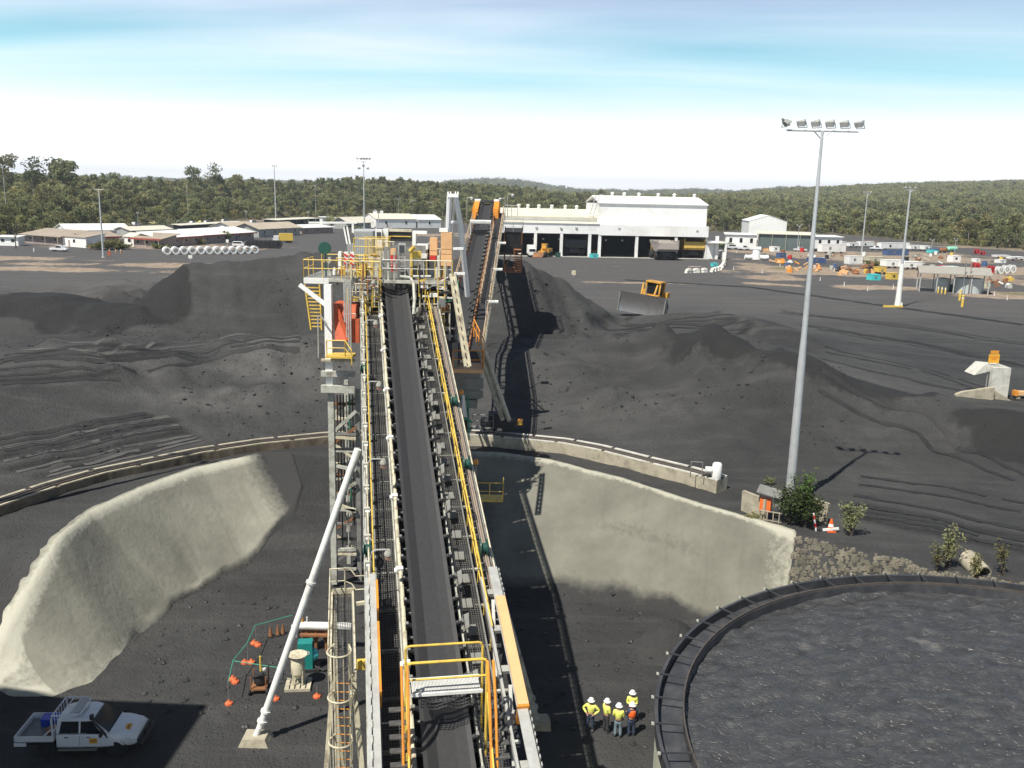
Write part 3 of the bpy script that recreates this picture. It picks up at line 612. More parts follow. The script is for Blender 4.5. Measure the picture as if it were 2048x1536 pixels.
def slurry():
    na, nr = 420, 170
    rr = np.linspace(0.3, TR-1.0, nr); aa = np.linspace(0, 2*np.pi, na+1)
    A, Rr = np.meshgrid(aa, rr); X = Rr*np.cos(A); Y = Rr*np.sin(A)
    u = X*math.cos(.45)+Y*math.sin(.45); v = -X*math.sin(.45)+Y*math.cos(.45)
    w = 0.5*fbm(X*.5, Y*.5, 3)
    n = fbm(u*.75+w, v*1.9+w, 5)
    plates = np.maximum(0, fbm(u*1.1+5+w, v*2.6, 4)+.12)
    amp = 0.35+0.65*(1-sstep(6.5, 10.5, np.hypot(X-9.0, Y+8)*-1+17))
    q = fbm(u*.9+w, v*2.1+w, 5)*7; ql = np.floor(q); terr = ql+sstep(.80, 1.0, q-ql)
    q2 = fbm(u*2.3+9, v*4.2+w*2, 3)*6; ql2 = np.floor(q2); terr2 = ql2+sstep(.7, 1.0, q2-ql2)
    Z = (0.026*terr+0.014*terr2)*(.45+.55*amp)+0.025*fbm(X*5, Y*5, 2)*amp+0.05*n
    fines = 1-sstep(4.5, 10.5, np.hypot(X-9.5, Y+8.5)+3.0*fbm(X*.3, Y*.3, 3)); Z = Z*(1-.75*fines)+.25*fines
    me = grid_mesh('slurry', X, Y, Z+TZ-.42); attr(me, 'fines', fines)
    m = bpy.data.materials.new('wet_coal_slurry'); m.use_nodes = True; t = m.node_tree; b = t.nodes['Principled BSDF']
    geo = N(t, 'ShaderNodeNewGeometry'); P = geo.outputs['Position']
    mpn = N(t, 'ShaderNodeMapping'); L(t, P, mpn.inputs[0]); mpn.inputs['Rotation'].default_value = (0, 0, -.45); mpn.inputs['Scale'].default_value = (1, 2.4, 1)
    a = N(t, 'ShaderNodeTexNoise', i_Scale=.9, i_Detail=8.0, i_Roughness=.65); L(t, mpn.outputs[0], a.inputs['Vector'])
    vo = N(t, 'ShaderNodeTexVoronoi', i_Scale=3.0, feature='DISTANCE_TO_EDGE'); L(t, mpn.outputs[0], vo.inputs['Vector'])
    pch = N(t, 'ShaderNodeTexNoise', i_Scale=.35, i_Detail=5.0); L(t, P, pch.inputs['Vector'])
    r = ramp(t, a.outputs['Fac'], [(0.3, (0.034, 0.034, 0.035)), (0.55, (0.053, 0.054, 0.056)), (0.8, (0.088, 0.088, 0.088))])
    pr = ramp(t, pch.outputs['Fac'], [(0.66, 0.0), (0.72, .8)])
    mx = N(t, 'ShaderNodeMixRGB'); L(t, pr.outputs[0], mx.inputs[0]); L(t, r.outputs[0], mx.inputs[1]); mx.inputs[2].default_value = (.15, .145, .135, 1)
    fa = N(t, 'ShaderNodeAttribute', attribute_name='fines'); mf = N(t, 'ShaderNodeMixRGB'); L(t, math_(t, 'MULTIPLY', fa.outputs['Fac'], .8), mf.inputs[0]); L(t, mx.outputs[0], mf.inputs[1]); mf.inputs[2].default_value = (.066, .065, .064, 1)
    L(t, mf.outputs[0], b.inputs['Base Color'])
    rg = ramp(t, a.outputs['Fac'], [(0.35, .30), (0.6, .5)]); L(t, rg.outputs[0], b.inputs['Roughness'])
    vr = ramp(t, vo.outputs['Distance'], [(0.0, 0.0), (0.10, 1.0)]); bp = N(t, 'ShaderNodeBump', i_Strength=.5, i_Distance=.05); L(t, vr.outputs[0], bp.inputs['Height'])
    b2 = N(t, 'ShaderNodeBump', i_Strength=.6, i_Distance=.08); L(t, a.outputs['Fac'], b2.inputs['Height']); L(t, bp.outputs[0], b2.inputs['Normal']); L(t, b2.outputs[0], b.inputs['Normal'])
    me.materials.append(m); o = bpy.data.objects.new('slurry', me); col.objects.link(o); o.parent = tk
slurry()
mb = MB(M_dark); mb.tube([(11.9, -8.6, TZ-.2), (12.05, -9.4, TZ-.02), (12.4, -10.2, TZ-.1), (12.5, -10.8, TZ-.2)], .07); mb.build('hose', tk)

# ---- plant building whose shadow falls across the pit floor (stands left of the view)
pbld = empty('plant_building', (-40, 16, 0), label='tall grey clad plant building beside the pit', cat='building')
M_clad = pm('grey_cladding', (0.40, 0.41, 0.40), .5, var=.08)
sh = G(415, 1411, 0); cx_, cy_ = sh.x-0.41*23, sh.y-0.50*23
s2 = G(5, 1393, 0); rz = math.atan2(s2.y-sh.y, s2.x-sh.x)-math.pi
pbld.location = (cx_, cy_, 0); pbld.rotation_euler = (0, 0, rz)
mb = MB(M_clad); mb.b2(-26, 0, -34, 0, -.2, 22.6)
for i in range(52): mb.b2(-26+i*.5, -26+i*.5+.2, -.01, .05, .3, 22.4)
mb.build('wall', pbld)
mb = MB(M_galv); mb.b2(-26.3, 0.0, -34.3, 0.06, 22.6, 23.0); mb.build('roof', pbld)
# ================================================================== conveyors of the stacker
def axis_frame(A, B):
    A, B = Vector(A), Vector(B); d = (B-A).normalized(); x = d.cross(Vector((0, 0, 1))).normalized(); z = x.cross(d).normalized()
    M = Matrix((x, d, z)).transposed().to_4x4(); M.translation = A; return M
def belt_mesh(mb, y0, y1, w=0.70, flat=0.27, rise=0.25, th=0.03, mats=(None, None)):
    xs = [(-w, rise), (-w*.82, rise*.70), (-flat, 0), (flat, 0), (w*.82, rise*.70), (w, rise)]
    for i in range(5):
        (xa, za), (xb, zb) = xs[i], xs[i+1]
        mb.use(mats[1] if i in (0, 4) else mats[0])
        mb.add([(xa, y0, za), (xb, y0, zb), (xb, y1, zb), (xa, y1, za), (xa, y0, za-th), (xb, y0, zb-th), (xb, y1, zb-th), (xa, y1, za-th)],
               [(0, 1, 2, 3), (7, 6, 5, 4), (0, 4, 5, 1), (3, 2, 6, 7), (0, 3, 7, 4), (1, 5, 6, 2)])
def idler_mesh():
    mb = MB(M_dark)
    mb.cyl((-.30, 0, -.11), (.30, 0, -.11), .075, n=8)
    for s in (-1, 1):
        mb.cyl((s*.34, .02, -.09), (s*.82, .02, .22), .075, n=8)
        mb.bar((s*.86, 0, -.30), (s*.88, 0, .30), .06, .14)
        mb.use(M_steel).box((s*.86, .02, .26), (.09, .11, .10)).use(M_dark)
    mb.use(M_steel).box((0, -.03, -.28), (2.0, .10, .08)); return mb
def truss_side(mb, x, y0, y1, z0, z1, n, w=.10):
    mb.bar((x, y0, z0), (x, y1, z0), w*1.3); mb.bar((x, y0, z1), (x, y1, z1), w*1.3)
    for i in range(n+1):
        y = y0+(y1-y0)*i/n; mb.bar((x, y, z0), (x, y, z1), w)
        if i < n:
            ya = y+(y1-y0)/n; mb.bar((x, y, z0 if i % 2 else z1), (x, ya, z1 if i % 2 else z0), w*.8)
def grating(w, l, th=.03, nx=9, ny=12, bw=.018):
    mb = MB(M_grate)
    for i in range(nx+1):
        x = -w/2+w*i/nx; mb.box((x, 0, 0), (bw, l, th))
    for j in range(ny+1):
        y = -l/2+l*j/ny; mb.box((0, y, .004), (w, bw, th*.6))
    mb.use(M_steel).box((-w/2-.03, 0, -.03), (.05, l, .10)).box((w/2+.03, 0, -.03), (.05, l, .10)); return mb
def expanded(w, l, n=14, m=5, t=.02):                 # diamond mesh tread
    mb = MB(M_white)
    for i in range(-m, n+m):
        for s in (1, -1):
            x0 = -w/2+w*i/n; x1 = x0+s*l*.9
            a, b = Vector((x0, -l/2, 0)), Vector((x1, l/2, 0))
            lo, hi = -w/2, w/2
            if max(x0, x1) < lo or min(x0, x1) > hi: continue
            def cl(p, q, X): k = (X-p.x)/(q.x-p.x); return p.lerp(q, k)
            if a.x < lo: a = cl(a, b, lo)
            if a.x > hi: a = cl(a, b, hi)
            if b.x < lo: b = cl(a, b, lo)
            if b.x > hi: b = cl(a, b, hi)
            if (b-a).length > .03: mb.bar(a, b, t, .02)
    return mb
M_belt2 = M_beltedge
# ------------------------------------------------------------------ main conveyor
A0 = Vector((-1.86, 24, 9.41)); B0 = Vector((-6.97, 53.5, 17.72))
MC = axis_frame(A0, B0)
mc = empty('inclined_conveyor', M=MC, label='long inclined coal conveyor climbing from the foreground, black belt between grated walkways', cat='conveyor')
Y0, Y1 = -9.0, 34.0
mb = MB(); belt_mesh(mb, Y0, Y1, mats=(M_rubber, M_belt2)); mb.build('belt', mc)
mb = MB(M_rubber); mb.b2(-.68, .68, Y0, Y1, -1.06, -1.03); mb.build('return_belt', mc)
mb = MB(M_dark); mb.cyl((-.8, Y1, -.42), (.8, Y1, -.42), .42, n=18); mb.build('head_pulley', mc, True)
p = idler_mesh().build('idler', mc); k = 0
y = Y0+.5
while y < Y1-.6:
    o = p if k == 0 else inst(p, mc); o.location = (0, y, 0); k += 1; y += 1.15
mb = MB(M_cladgrey)
for s in (-1, 1): mb.b2(s*.93-.04, s*.93+.04, Y0, Y1, -.42, -.22)
mb.build('stringer', mc)
mb = MB(M_cladgrey)
for s in (-1, 1): truss_side(mb, s*1.0, Y0, Y1, -2.1, -.55, 22)
for i in range(23):
    y = Y0+(Y1-Y0)*i/22; mb.bar((-2.0, y, -.62), (2.2, y, -.62), .09); mb.bar((-1, y, -2.1), (1, y, -2.1), .09)
mb.build('truss', mc)
mb = MB(M_dark)  # solid pan added under the gratings to make the conveyor's shadow dense
for i in range(14): mb.b2(-1.95, 2.30, Y0+.05+i*3.0, Y0+2.97+i*3.0, -.80, -.77)
mb.build('shadow_pan', mc)
g1 = grating(.74, 1.2).build('grating_panel', mc); k = 0; y = Y0+.6
while y < Y1-4:
    o = g1 if k == 0 else inst(g1, mc); o.location = (-1.38, y, -.50); k += 1; y += 1.215
g2 = grating(.62, 1.2, nx=8).build('grating_panel', mc); g2.location = (1.38, Y0+.6, -.50); y = Y0+1.815
while y < Y1-3:
    o = inst(g2, mc); o.location = (1.38, y, -.50); y += 1.215
# small plates standing in for sunlit squares on the right walkway grating
pc = MB(M_steel).box((0, 0, 0), (.34, .46, .05)).build('sunlit_patch', mc); pc.location = (1.30, 2.0, -.42); y = 3.3
while y < Y1-4:
    o = inst(pc, mc); o.location = (1.30+random.uniform(-.04, .04), y, -.42); o.rotation_euler = (0, 0, random.uniform(-.08, .08)); y += 1.3
mb = MB(M_yellow); handrail(mb, [(-1.86, 5.0, -.5), (-1.86, Y1-5, -.5)], 1.05, 1.6, .028); mb.build('handrail', mc)
mb = MB(M_yellow); handrail(mb, [(1.80, 2.4, -.5), (1.80, Y1-3, -.5)], 1.05, 1.7, .03); mb.tube([(1.84+.04*math.sin(i*1.1), 2.4+i*.7, .02+.05*math.sin(i*.9)) for i in range(41)], .022, 5); mb.build('handrail', mc)
mb = MB(M_cream)
mb.tube([(-.93+.012*math.sin(i*.8), Y0+i*.8, .0+.02*math.sin(i*1.3)) for i in range(int((Y1-Y0-1)/.8))], .075, 8)
mb.build('water_pipe', mc, True)
pf = MB(M_white).box((0, 0, 0), (.22, .16, .24)).cyl((-.15, .1, 0), (-.15, -.1, 0), .05, n=8).build('pipe_clamp', mc); pf.location = (-.95, -3, .02)
for y in (1.5, 6, 10.5, 15, 19.5, 24, 28.5):
    o = inst(pf, mc); o.location = (-.95, y, .02)
for x, z, r, m in ((-2.02, .35, .032, M_cream), (-2.10, .05, .045, M_galv), (-2.0, -.25, .03, M_yellow), (-2.14, -.45, .05, M_cladgrey), (-1.95, .15, .018, M_dark)):
    mb = MB(m); mb.cyl((x, -2, z), (x, Y1-3, z), r, n=6); mb.build('conduit', mc)
pj = MB(M_cladgrey).box((0, 0, 0), (.22, .10, .9)).use(M_white).box((.02, -.08, .25), (.16, .12, .2)).build('conduit_bracket', mc); pj.location = (-2.05, 1.2, .0)
for i in range(1, 20):
    o = inst(pj, mc); o.location = (-2.05, 1.2+i*1.6, random.uniform(-.05, .05))
# cable ladder with brown pipes outside the right handrail
mb = MB(pm('brown_conduit', (.30, .24, .19), .6, var=.2, scale=1.2, dirt=(.14, .11, .09)))
for x in (2.06, 2.15, 2.23): mb.cyl((x, 4, .02), (x, Y1-4, .02), .036, n=6)
mb.build('cable_run', mc)
mb = MB(M_steel); mb.b2(1.90, 1.92, 3, Y1-4, -.12, .0); mb.b2(2.30, 2.34, 3, Y1-4, -.15, .05)
y = 3.3
while y < Y1-4: mb.b2(1.92, 2.30, y, y+.05, -.08, -.04); y += .42
mb.build('cable_ladder', mc)
mb = MB(M_cream); mb.b2(2.36, 2.44, 0, Y1-4, -.35, -.05); mb.build('edge_beam', mc)
mb = MB(M_dark)
for i in range(8):
    y = 5.5+i*3.1; mb.tube([(1.95, y, .05), (1.95, y, .16), (2.05, y, .18), (2.05, y+.5, .18), (1.95, y+.52, .05)], .018, 5)
mb.build('cable_hoops', mc)
# tilted side plates beside the belt, and pull-wire posts
pt = MB(M_steel).add([(0, -.35, 0), (.20, -.30, .16), (.24, .35, .18), (.04, .42, .0), (0, -.35, -.02), (.20, -.30, .14), (.24, .35, .16), (.04, .42, -.02)], [(0, 1, 2, 3), (7, 6, 5, 4), (0, 4, 5, 1), (1, 5, 6, 2), (2, 6, 7, 3), (3, 7, 4, 0)]).build('side_plate', mc)
pt.location = (.92, 0.5, .12)
for i, y in enumerate((3.0, 5.2, 9.5, 12.1, 13.6, 16.6, 18.3, 22, 25.5, 29)):
    o = inst(pt, mc); o.location = (.92, y, .12)
mb = MB(M_rubber); mb.cyl((.98, Y0, .2), (.98, Y1-2, .2), .012, n=4)
for i in range(14): mb.bar((.98, 1+i*2.3, -.4), (.98, 1+i*2.3, .25), .03)
mb.build('pull_wire', mc)
# gooseneck lamps over the left walkway
def lamp_part(parent, y, side=-1, tilt=0.0, x=-1.98):
    mb = MB(M_galv); arm = [(0, 0, -.4), (0, 0, 1.2), (.05, 0, 1.40), (.18, 0, 1.50), (.50, 0, 1.50), (.58, 0, 1.46)]
    mb.tube([(a[0]*-side, a[1], a[2]) for a in arm], .028, 6)
    o = mb.build('lamp_post', parent); o.location = (x, y, 0); o.rotation_euler = (0, 0, tilt)
    m2 = MB(M_cladgrey); m2.lathe((.60*-side, 0, 1.24), [(.0, .26), (.06, .25), (.10, .20), (.14, .12), (.145, .04)], 10); c = m2.build('lamp_cap', o, True)
    m3 = MB(M_dark); m3.lathe((.60*-side, 0, 1.24), [(.12, .04), (.12, -.0)], 10); m3.build('lamp_collar', o, True)
    m4 = MB(M_pink); m4.lathe((.60*-side, 0, 1.24), [(.115, .0), (.115, -.12), (.08, -.17), (0, -.18)], 10); m4.build('lamp_glass', o, True)
for y in (5.3, 11.0, 17.6, 24.6, 30.5): lamp_part(mc, y)
# hose reels
for x, y in ((-2.08, 7.0), (-2.08, 21.5), (2.1, 6.8), (2.1, 18.0), (2.1, 12.5)):
    mb = MB(M_dgreen); mb.lathe((0, 0, 0), [(.10, -.14), (.32, -.14), (.33, -.11), (.18, -.09), (.18, .09), (.33, .11), (.32, .14), (.10, .14)], 16, axis=(1, 0, 0)); o = mb.build('hose_reel', mc, True); o.location = (x, y, .22)
# galvanised side guards of the lower end, with orange faces
mb = MB(M_galv)
mb.b2(-2.02, -1.82, Y0, 5.0, -.35, .75); mb.b2(-2.16, -2.06, Y0, 4.8, .55, .75)
for i in range(26): mb.b2(-2.06, -2.03, Y0+.2+i*.52, Y0+.45+i*.52, .3, .8)
mb.build('side_guard', mc)
for ya, yb in ((-.3, 2.6), (3.2, 4.6)):
    m2 = MB(M_orange if ya < 0 else M_orange); m2.b2(-1.815, -1.75, ya, yb, .2, .82); m2.build('guard_strip', mc)
mb = MB(M_galv)
mb.b2(1.72, 1.80, Y0, 4.8, .35, .55); mb.b2(2.00, 2.30, Y0, 5.0, .75, .80); mb.b2(2.26, 2.32, Y0, 5.0, .35, .75)
for i in range(8): mb.b2(1.76, 2.28, Y0+.8+i*1.75, Y0+1.05+i*1.75, .30, .42)
for i in range(56): mb.b2(2.33, 2.36, Y0+i*.25, Y0+i*.25+.12, .68, .84)
for yy in (-6, -2.5, 1.2): mb.bar((1.80, yy, -.45), (1.95, yy+2.2, .72), .10)
mb.build('side_guard', mc)
mb = MB(M_pale_orange); mb.b2(2.02, 2.34, -1.2, 3.4, .82, .90); mb.use(M_orange).b2(2.00, 2.34, -1.28, -1.21, .2, .90); mb.build('guard_strip', mc)
# struts: white leg on the left, grey leg on the right
def strut(name, foot, top, r, mat, label, padmat, group='conveyor support struts'):
    foot, top = Vector(foot), Vector(top)
    e = empty(name, foot, label=label, cat='strut', group=group); d = top-foot
    n_ = d.normalized(); mb = MB(mat); mb.cyl(n_*.55, d, r, n=14); mb.cyl((0, 0, .15), n_*.9, r*.85, n=12); mb.build('leg', e, True)
    for t in (.065, .10, .55): mb = MB(mat); mb.cyl(d*t-n_*.05, d*t+n_*.05, r*1.45, n=14); mb.build('flange', e, True)
    mb = MB(padmat); mb.add([(-.75, -.55, -.3), (.75, -.55, -.3), (.75, .55, -.3), (-.75, .55, -.3), (-.5, -.4, .22), (.5, -.4, .22), (.5, .4, .22), (-.5, .4, .22)], [(3, 2, 1, 0), (4, 5, 6, 7), (0, 1, 5, 4), (1, 2, 6, 5), (2, 3, 7, 6), (3, 0, 4, 7)]); mb.build('footing', e)
    return e
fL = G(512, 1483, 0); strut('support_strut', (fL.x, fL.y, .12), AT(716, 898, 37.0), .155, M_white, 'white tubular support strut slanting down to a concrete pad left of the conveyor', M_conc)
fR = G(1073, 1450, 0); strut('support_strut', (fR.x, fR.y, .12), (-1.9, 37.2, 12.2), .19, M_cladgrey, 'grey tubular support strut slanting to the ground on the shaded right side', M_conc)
# ------------------------------------------------------------------ crossover platform above the belt
Pc = MC @ Vector((0.02, -1.0, 0))
xo = empty('crossover_platform', M=Matrix.Translation(Pc) @ Matrix.Rotation(math.atan2(-(B0-A0).x, (B0-A0).y)+0.0, 4, 'Z'), label='yellow railed crossover platform with white mesh tread above the belt', cat='platform')
tz = 1.30
ex = expanded(1.9, .78, 24, 12, .022); ex.use(M_white).box((0, -.40, 0), (2.0, .05, .09)).box((0, .40, 0), (2.0, .05, .09)).box((0, 0, -.03), (1.9, .02, .03)); o = ex.build('tread', xo); o.location = (0, 0, tz)
for yy, up, rad in ((-.46, 1.0, .042), (.46, 1.02, .036)):
    mb = MB(M_yellow)
    mb.tube([(-1.10, yy, -1.3), (-1.10, yy, tz+up-.12), (-1.06, yy, tz+up-.03), (-.98, yy, tz+up), (.98, yy, tz+up), (1.06, yy, tz+up-.03), (1.10, yy, tz+up-.12), (1.10, yy, -1.0)], rad, 8)
    mb.cyl((-1.10, yy, tz+.5), (1.10, yy, tz+.5), rad*.7, n=6); mb.build('guard_rail', xo, True)
for s in (-1, 1):
    mb = MB(M_orange)
    for dx in (0, .16):
        mb.tube([(s*(1.10+dx), -.5, tz+.95), (s*(1.10+dx), -.62, tz+.92), (s*(1.10+dx), -1.2, tz-.2), (s*(1.10+dx), -1.9, -1.2)], .04, 7)
    mb.build('stair_rail', xo, True)
for s in (-1, 1):
    ps = MB(M_grate).box((0, 0, 0), (.5, .2, .04)).build('stair_tread', xo); ps.location = (s*1.36, -.55, tz-.3)
    for i in range(1, 6):
        o = inst(ps, xo); o.location = (s*1.36, -.55-i*.24, tz-.3-i*.26)
    mb = MB(M_yellow); mb.bar((s*1.12, -.45, tz-.05), (s*1.12, -1.95, tz-1.75), .05, .2); mb.build('stringer', xo)
# dark expanded guard under the platform
mb = MB(M_dark)
for i in range(13): mb.tube([(-.72+i*.12, -.5, .95-.10*abs(math.sin(i*.55))), (-.72+i*.12, -.35, 1.15), (-.72+i*.12, -.3, 1.25)], .012, 4)
for j in range(4): mb.tube([(-.72+i*.12, -.48+j*.05, .98-.10*abs(math.sin(i*.55))+j*.07) for i in range(13)], .012, 4)
mb.build('mesh_guard', xo)
# ------------------------------------------------------------------ side landing and caged ladder
pa, pb_ = G(686, 1348, 9.0), G(685, 1186, 9.0)
yw = pb_.y-pa.y
ld = empty('ladder_landing', (pa.x, pa.y, 9.0), math.atan2(-(pb_.x-pa.x), yw), label='narrow grated landing with cream handrails beside the lower conveyor', cat='landing')
gl = grating(.66, yw/4, nx=8, ny=14).build('grating_panel', ld); gl.location = (0, yw/8, 0)
for i in range(1, 4): o = inst(gl, ld); o.location = (0, yw/8+i*yw/4, 0)
mb = MB(M_cream); mb.b2(-.42, -.36, -.1, yw+.05, -.16, .10); mb.b2(.36, .42, -.1, yw+.05, -.16, .10); mb.b2(-.42, .42, yw, yw+.06, -.12, .22); mb.build('toe_board', ld)
mb = MB(M_cream); handrail(mb, [(-.44, 0, 0), (-.44, yw, 0), (.1, yw, 0)], 1.05, 1.5, .026); mb.tube([(.1, yw, 1.05), (.35, yw, .95), (.5, yw-.1, .75), (.9, yw-.1, .75)], .026); mb.tube([(.1, yw, .52), (.35, yw, .4), (.5, yw-.1, .2), (.9, yw-.1, .2)], .026); mb.build('handrail', ld)
mb = MB(M_cream); mb.bar((-.3, .3, -.1), (-1.1, -.6, -8.8), .14); mb.bar((.3, .3, -.1), (1.0, -2.0, -8.8), .14); mb.bar((-.3, yw-.4, -.1), (-.3, yw-.4, -9.0), .16); mb.bar((-.3, .4, -.6), (.3, 2.2, -8.8), .10); mb.bar((.5, yw-.9, .0), (1.5, yw-.9, .1), .12); mb.bar((.4, .5, 0), (1.5, .5, 0), .14); mb.build('leg', ld)
mb = MB(M_yellow); mb.box((.62, .25, .15), (.36, .18, .30)); mb.build('control_box', ld)
cg = empty('caged_ladder', (ld.location.x-.02, pa.y-.42, 0.02), label='cream caged ladder dropping from the grated landing to the pit floor', cat='ladder')
mb = MB(M_cream)
for s in (-1, 1): mb.bar((s*.24, .34, 0), (s*.24, .34, 10.05), .05, .07)
mb.build('stile', cg)
pr = MB(M_orange).cyl((-.24, .34, 0), (.24, .34, 0), .014, n=6).build('rung', cg); pr.location = (0, 0, .3)
for i in range(1, 29): o = inst(pr, cg); o.location = (0, 0, .3+i*.3)
def hoop_pts(z, r=.37): return [(-.26, .34, z)]+[(r*math.cos(a), .0+r*math.sin(a)-.02, z) for a in np.linspace(math.pi*.93, math.pi*2.07, 15)]+[(.26, .34, z)]
ph = MB(M_cream).tube([(p[0], p[1], 0) for p in hoop_pts(0)], .03, 5).build('cage_hoop', cg); ph.location = (0, 0, 10.0)
for z in (8.45, 6.9, 5.35, 3.8, 2.4): o = inst(ph, cg); o.location = (0, 0, z)
for a in np.linspace(math.pi*.98, math.pi*2.02, 7):
    mb = MB(M_cream); mb.bar((.36*math.cos(a), .36*math.sin(a)-.02, 2.4), (.36*math.cos(a), .36*math.sin(a)-.02, 10.0), .03, .012, up=(math.cos(a), math.sin(a), 0)); mb.build('cage_strap', cg)

# ------------------------------------------------------------------ transfer tower at the head of the conveyor
YT = 55.0
dz = AT(640, 552, YT).z
def X(px, py=545, Y=YT): return AT(px, py, Y).x
def Zr(py, Y=YT, px=760): return AT(px, py, Y).z
tw = empty('transfer_tower', (-8, YT, 0), label='cluttered steel transfer tower with decks, chutes and yellow handrails at the conveyor head', cat='tower')
TWM = Matrix.Translation((8, -YT, 0))
def tb(mat): b = MB(mat); b.M = TWM; return b
xl, xr = X(616), X(905)
mb = tb(M_white); mb.b2(xl, X(665), YT-1.2, YT-1.0, dz-.35, dz-.02); mb.build('deck_beam', tw)
mb = tb(M_cladgrey); mb.b2(X(665), xr, YT-1.2, YT-1.05, dz-.22, dz-.02); mb.build('deck_beam', tw)
mb = tb(M_steel); mb.b2(xl, X(762), YT-1.0, YT+4, dz-.12, dz); mb.b2(X(832), xr, YT-1.0, YT+4, dz-.12, dz); mb.b2(X(762), X(832), YT+.6, YT+4, dz-.12, dz); mb.build('deck', tw)
mb = tb(M_yellow); handrail(mb, [(xl, YT+1.5, dz), (xl, YT-1.1, dz), (X(764), YT-1.1, dz)], 1.05, 1.2, .03); mb.build('handrail', tw)
mb = tb(M_yellow); handrail(mb, [(xl, YT+4, dz), (X(762), YT+4, dz)], 1.05, 1.2, .03); mb.build('handrail', tw)
mb = tb(M_yellow); handrail(mb, [(X(700), YT+1.5, dz+1.2), (X(770), YT+1.5, dz+1.2)], 1.05, .8, .03); mb.build('handrail', tw)
for ya, yb_, pa_, pb2_ in ((.2, .2, 672, 760), (2.8, 2.8, 660, 720), (-.2, -.2, 836, 905)):
    mb = tb(M_yellow); handrail(mb, [(X(pa_), YT+ya, dz), (X(pb2_), YT+yb_, dz)], 1.1, .55, .026); mb.build('handrail', tw)
mb = tb(M_galv); handrail(mb, [(X(770), YT-1.1, dz+.1), (X(905), YT-1.1, dz+.1)], 1.05, .9, .025); mb.build('handrail', tw)
# head chute hood: grey plates
mb = tb(M_steel)
for i, (a, b) in enumerate(((766, 782), (783, 800), (801, 826), (827, 850))): mb.b2(X(a), X(b), YT+.3, YT+.36+.05*(i % 2), dz-.1, Zr(494-4*(i % 2)))
mb.b2(X(766), X(850), YT+.4, YT+3, dz, Zr(500)); mb.build('chute_hood', tw)
mb = tb(M_cladgrey)
for a in (772, 781, 793): mb.bar((X(a), YT-1.0, dz-.4), (X(a), YT-1.0, Zr(500)), .10)
mb.build('hood_post', tw)
mb = tb(M_pale_orange); mb.b2(X(784), X(794), YT-.6, YT-.3, Zr(508), Zr(495)); mb.use(M_red).b2(X(784), X(795), YT-.62, YT-.35, Zr(521), Zr(509)).b2(X(785), X(796), YT-.62, YT-.35, Zr(541), Zr(525)); mb.use(M_white)
for r_ in (522, 528, 534): mb.b2(X(785), X(794), YT-.65, YT-.62, Zr(r_+1.2), Zr(r_))
mb.build('fire_cabinet', tw)
mb = tb(M_galv); mb.b2(X(800), X(814), YT-.8, YT-.4, Zr(505), Zr(484)); mb.use(M_glass).b2(X(802), X(812), YT-.83, YT-.8, Zr(503), Zr(488)); mb.use(M_galv)
for s in (801, 813): mb.bar((X(s), YT-.7, dz), (X(s), YT-.7, Zr(505)), .06)
for i in range(6): mb.bar((X(801), YT-.7, dz+.2+i*.28), (X(813), YT-.7, dz+.2+i*.28), .04)
mb.build('display_stand', tw)
mb = tb(M_yellow); mb.cyl((X(826), YT-.8, dz-.3), (X(826), YT-.8, Zr(500)), .09, n=8); mb.cyl((X(823), YT-.8, Zr(500)), (X(832), YT-.8, Zr(490)), .13, n=8); mb.box((X(834), YT-.4, Zr(507)), (.55, .4, .42), .3); mb.build('yellow_post', tw)
for (a, b, t0, t1, y_, m) in ((857, 872, 475, 500, 1.2, M_pale_orange), (857, 872, 501, 510, 1.2, M_pale_orange), (880, 902, 463, 496, 1.0, M_pale_orange), (880, 902, 497, 506, 1.0, M_pale_orange), (880, 902, 507, 530, 1.0, M_pale_orange), (858, 870, 511, 520, 1.0, M_red), (841, 853, 506, 515, .6, M_white), (876, 893, 455, 462, 1.2, M_white)):
    mb = tb(m); mb.b2(X(a), X(b), YT+y_-.5, YT+y_+.4, Zr(t1), Zr(t0)); mb.build('cabinet', tw)
mb = tb(M_dgreen); mb.lathe((X(653), YT-.4, Zr(498)), [(0, -.1), (.36, -.1), (.38, -.06), (.38, .06), (.30, .1), (0, .06)], 22, axis=(0, 1, 0)); mb.build('hose_reel', tw, True)
mb = tb(M_dgreen); mb.bar((X(654), YT-.3, dz-.4), (X(654), YT-.3, Zr(498)), .08); mb.build('reel_post', tw)
# red and white warning boards
mb = tb(M_white)
for a in (694, 706): mb.b2(X(a), X(a+8), YT-.9, YT-.82, Zr(537), Zr(503))
mb.use(M_red)
for a in (694, 706):
    for i in range(4):
        z0 = Zr(533-i*8.5); mb.bar((X(a)+.0, YT-.93, z0), (X(a+8), YT-.93, z0-.14), .03, .10, up=(0, 0, 1))
mb.build('warning_board', tw)
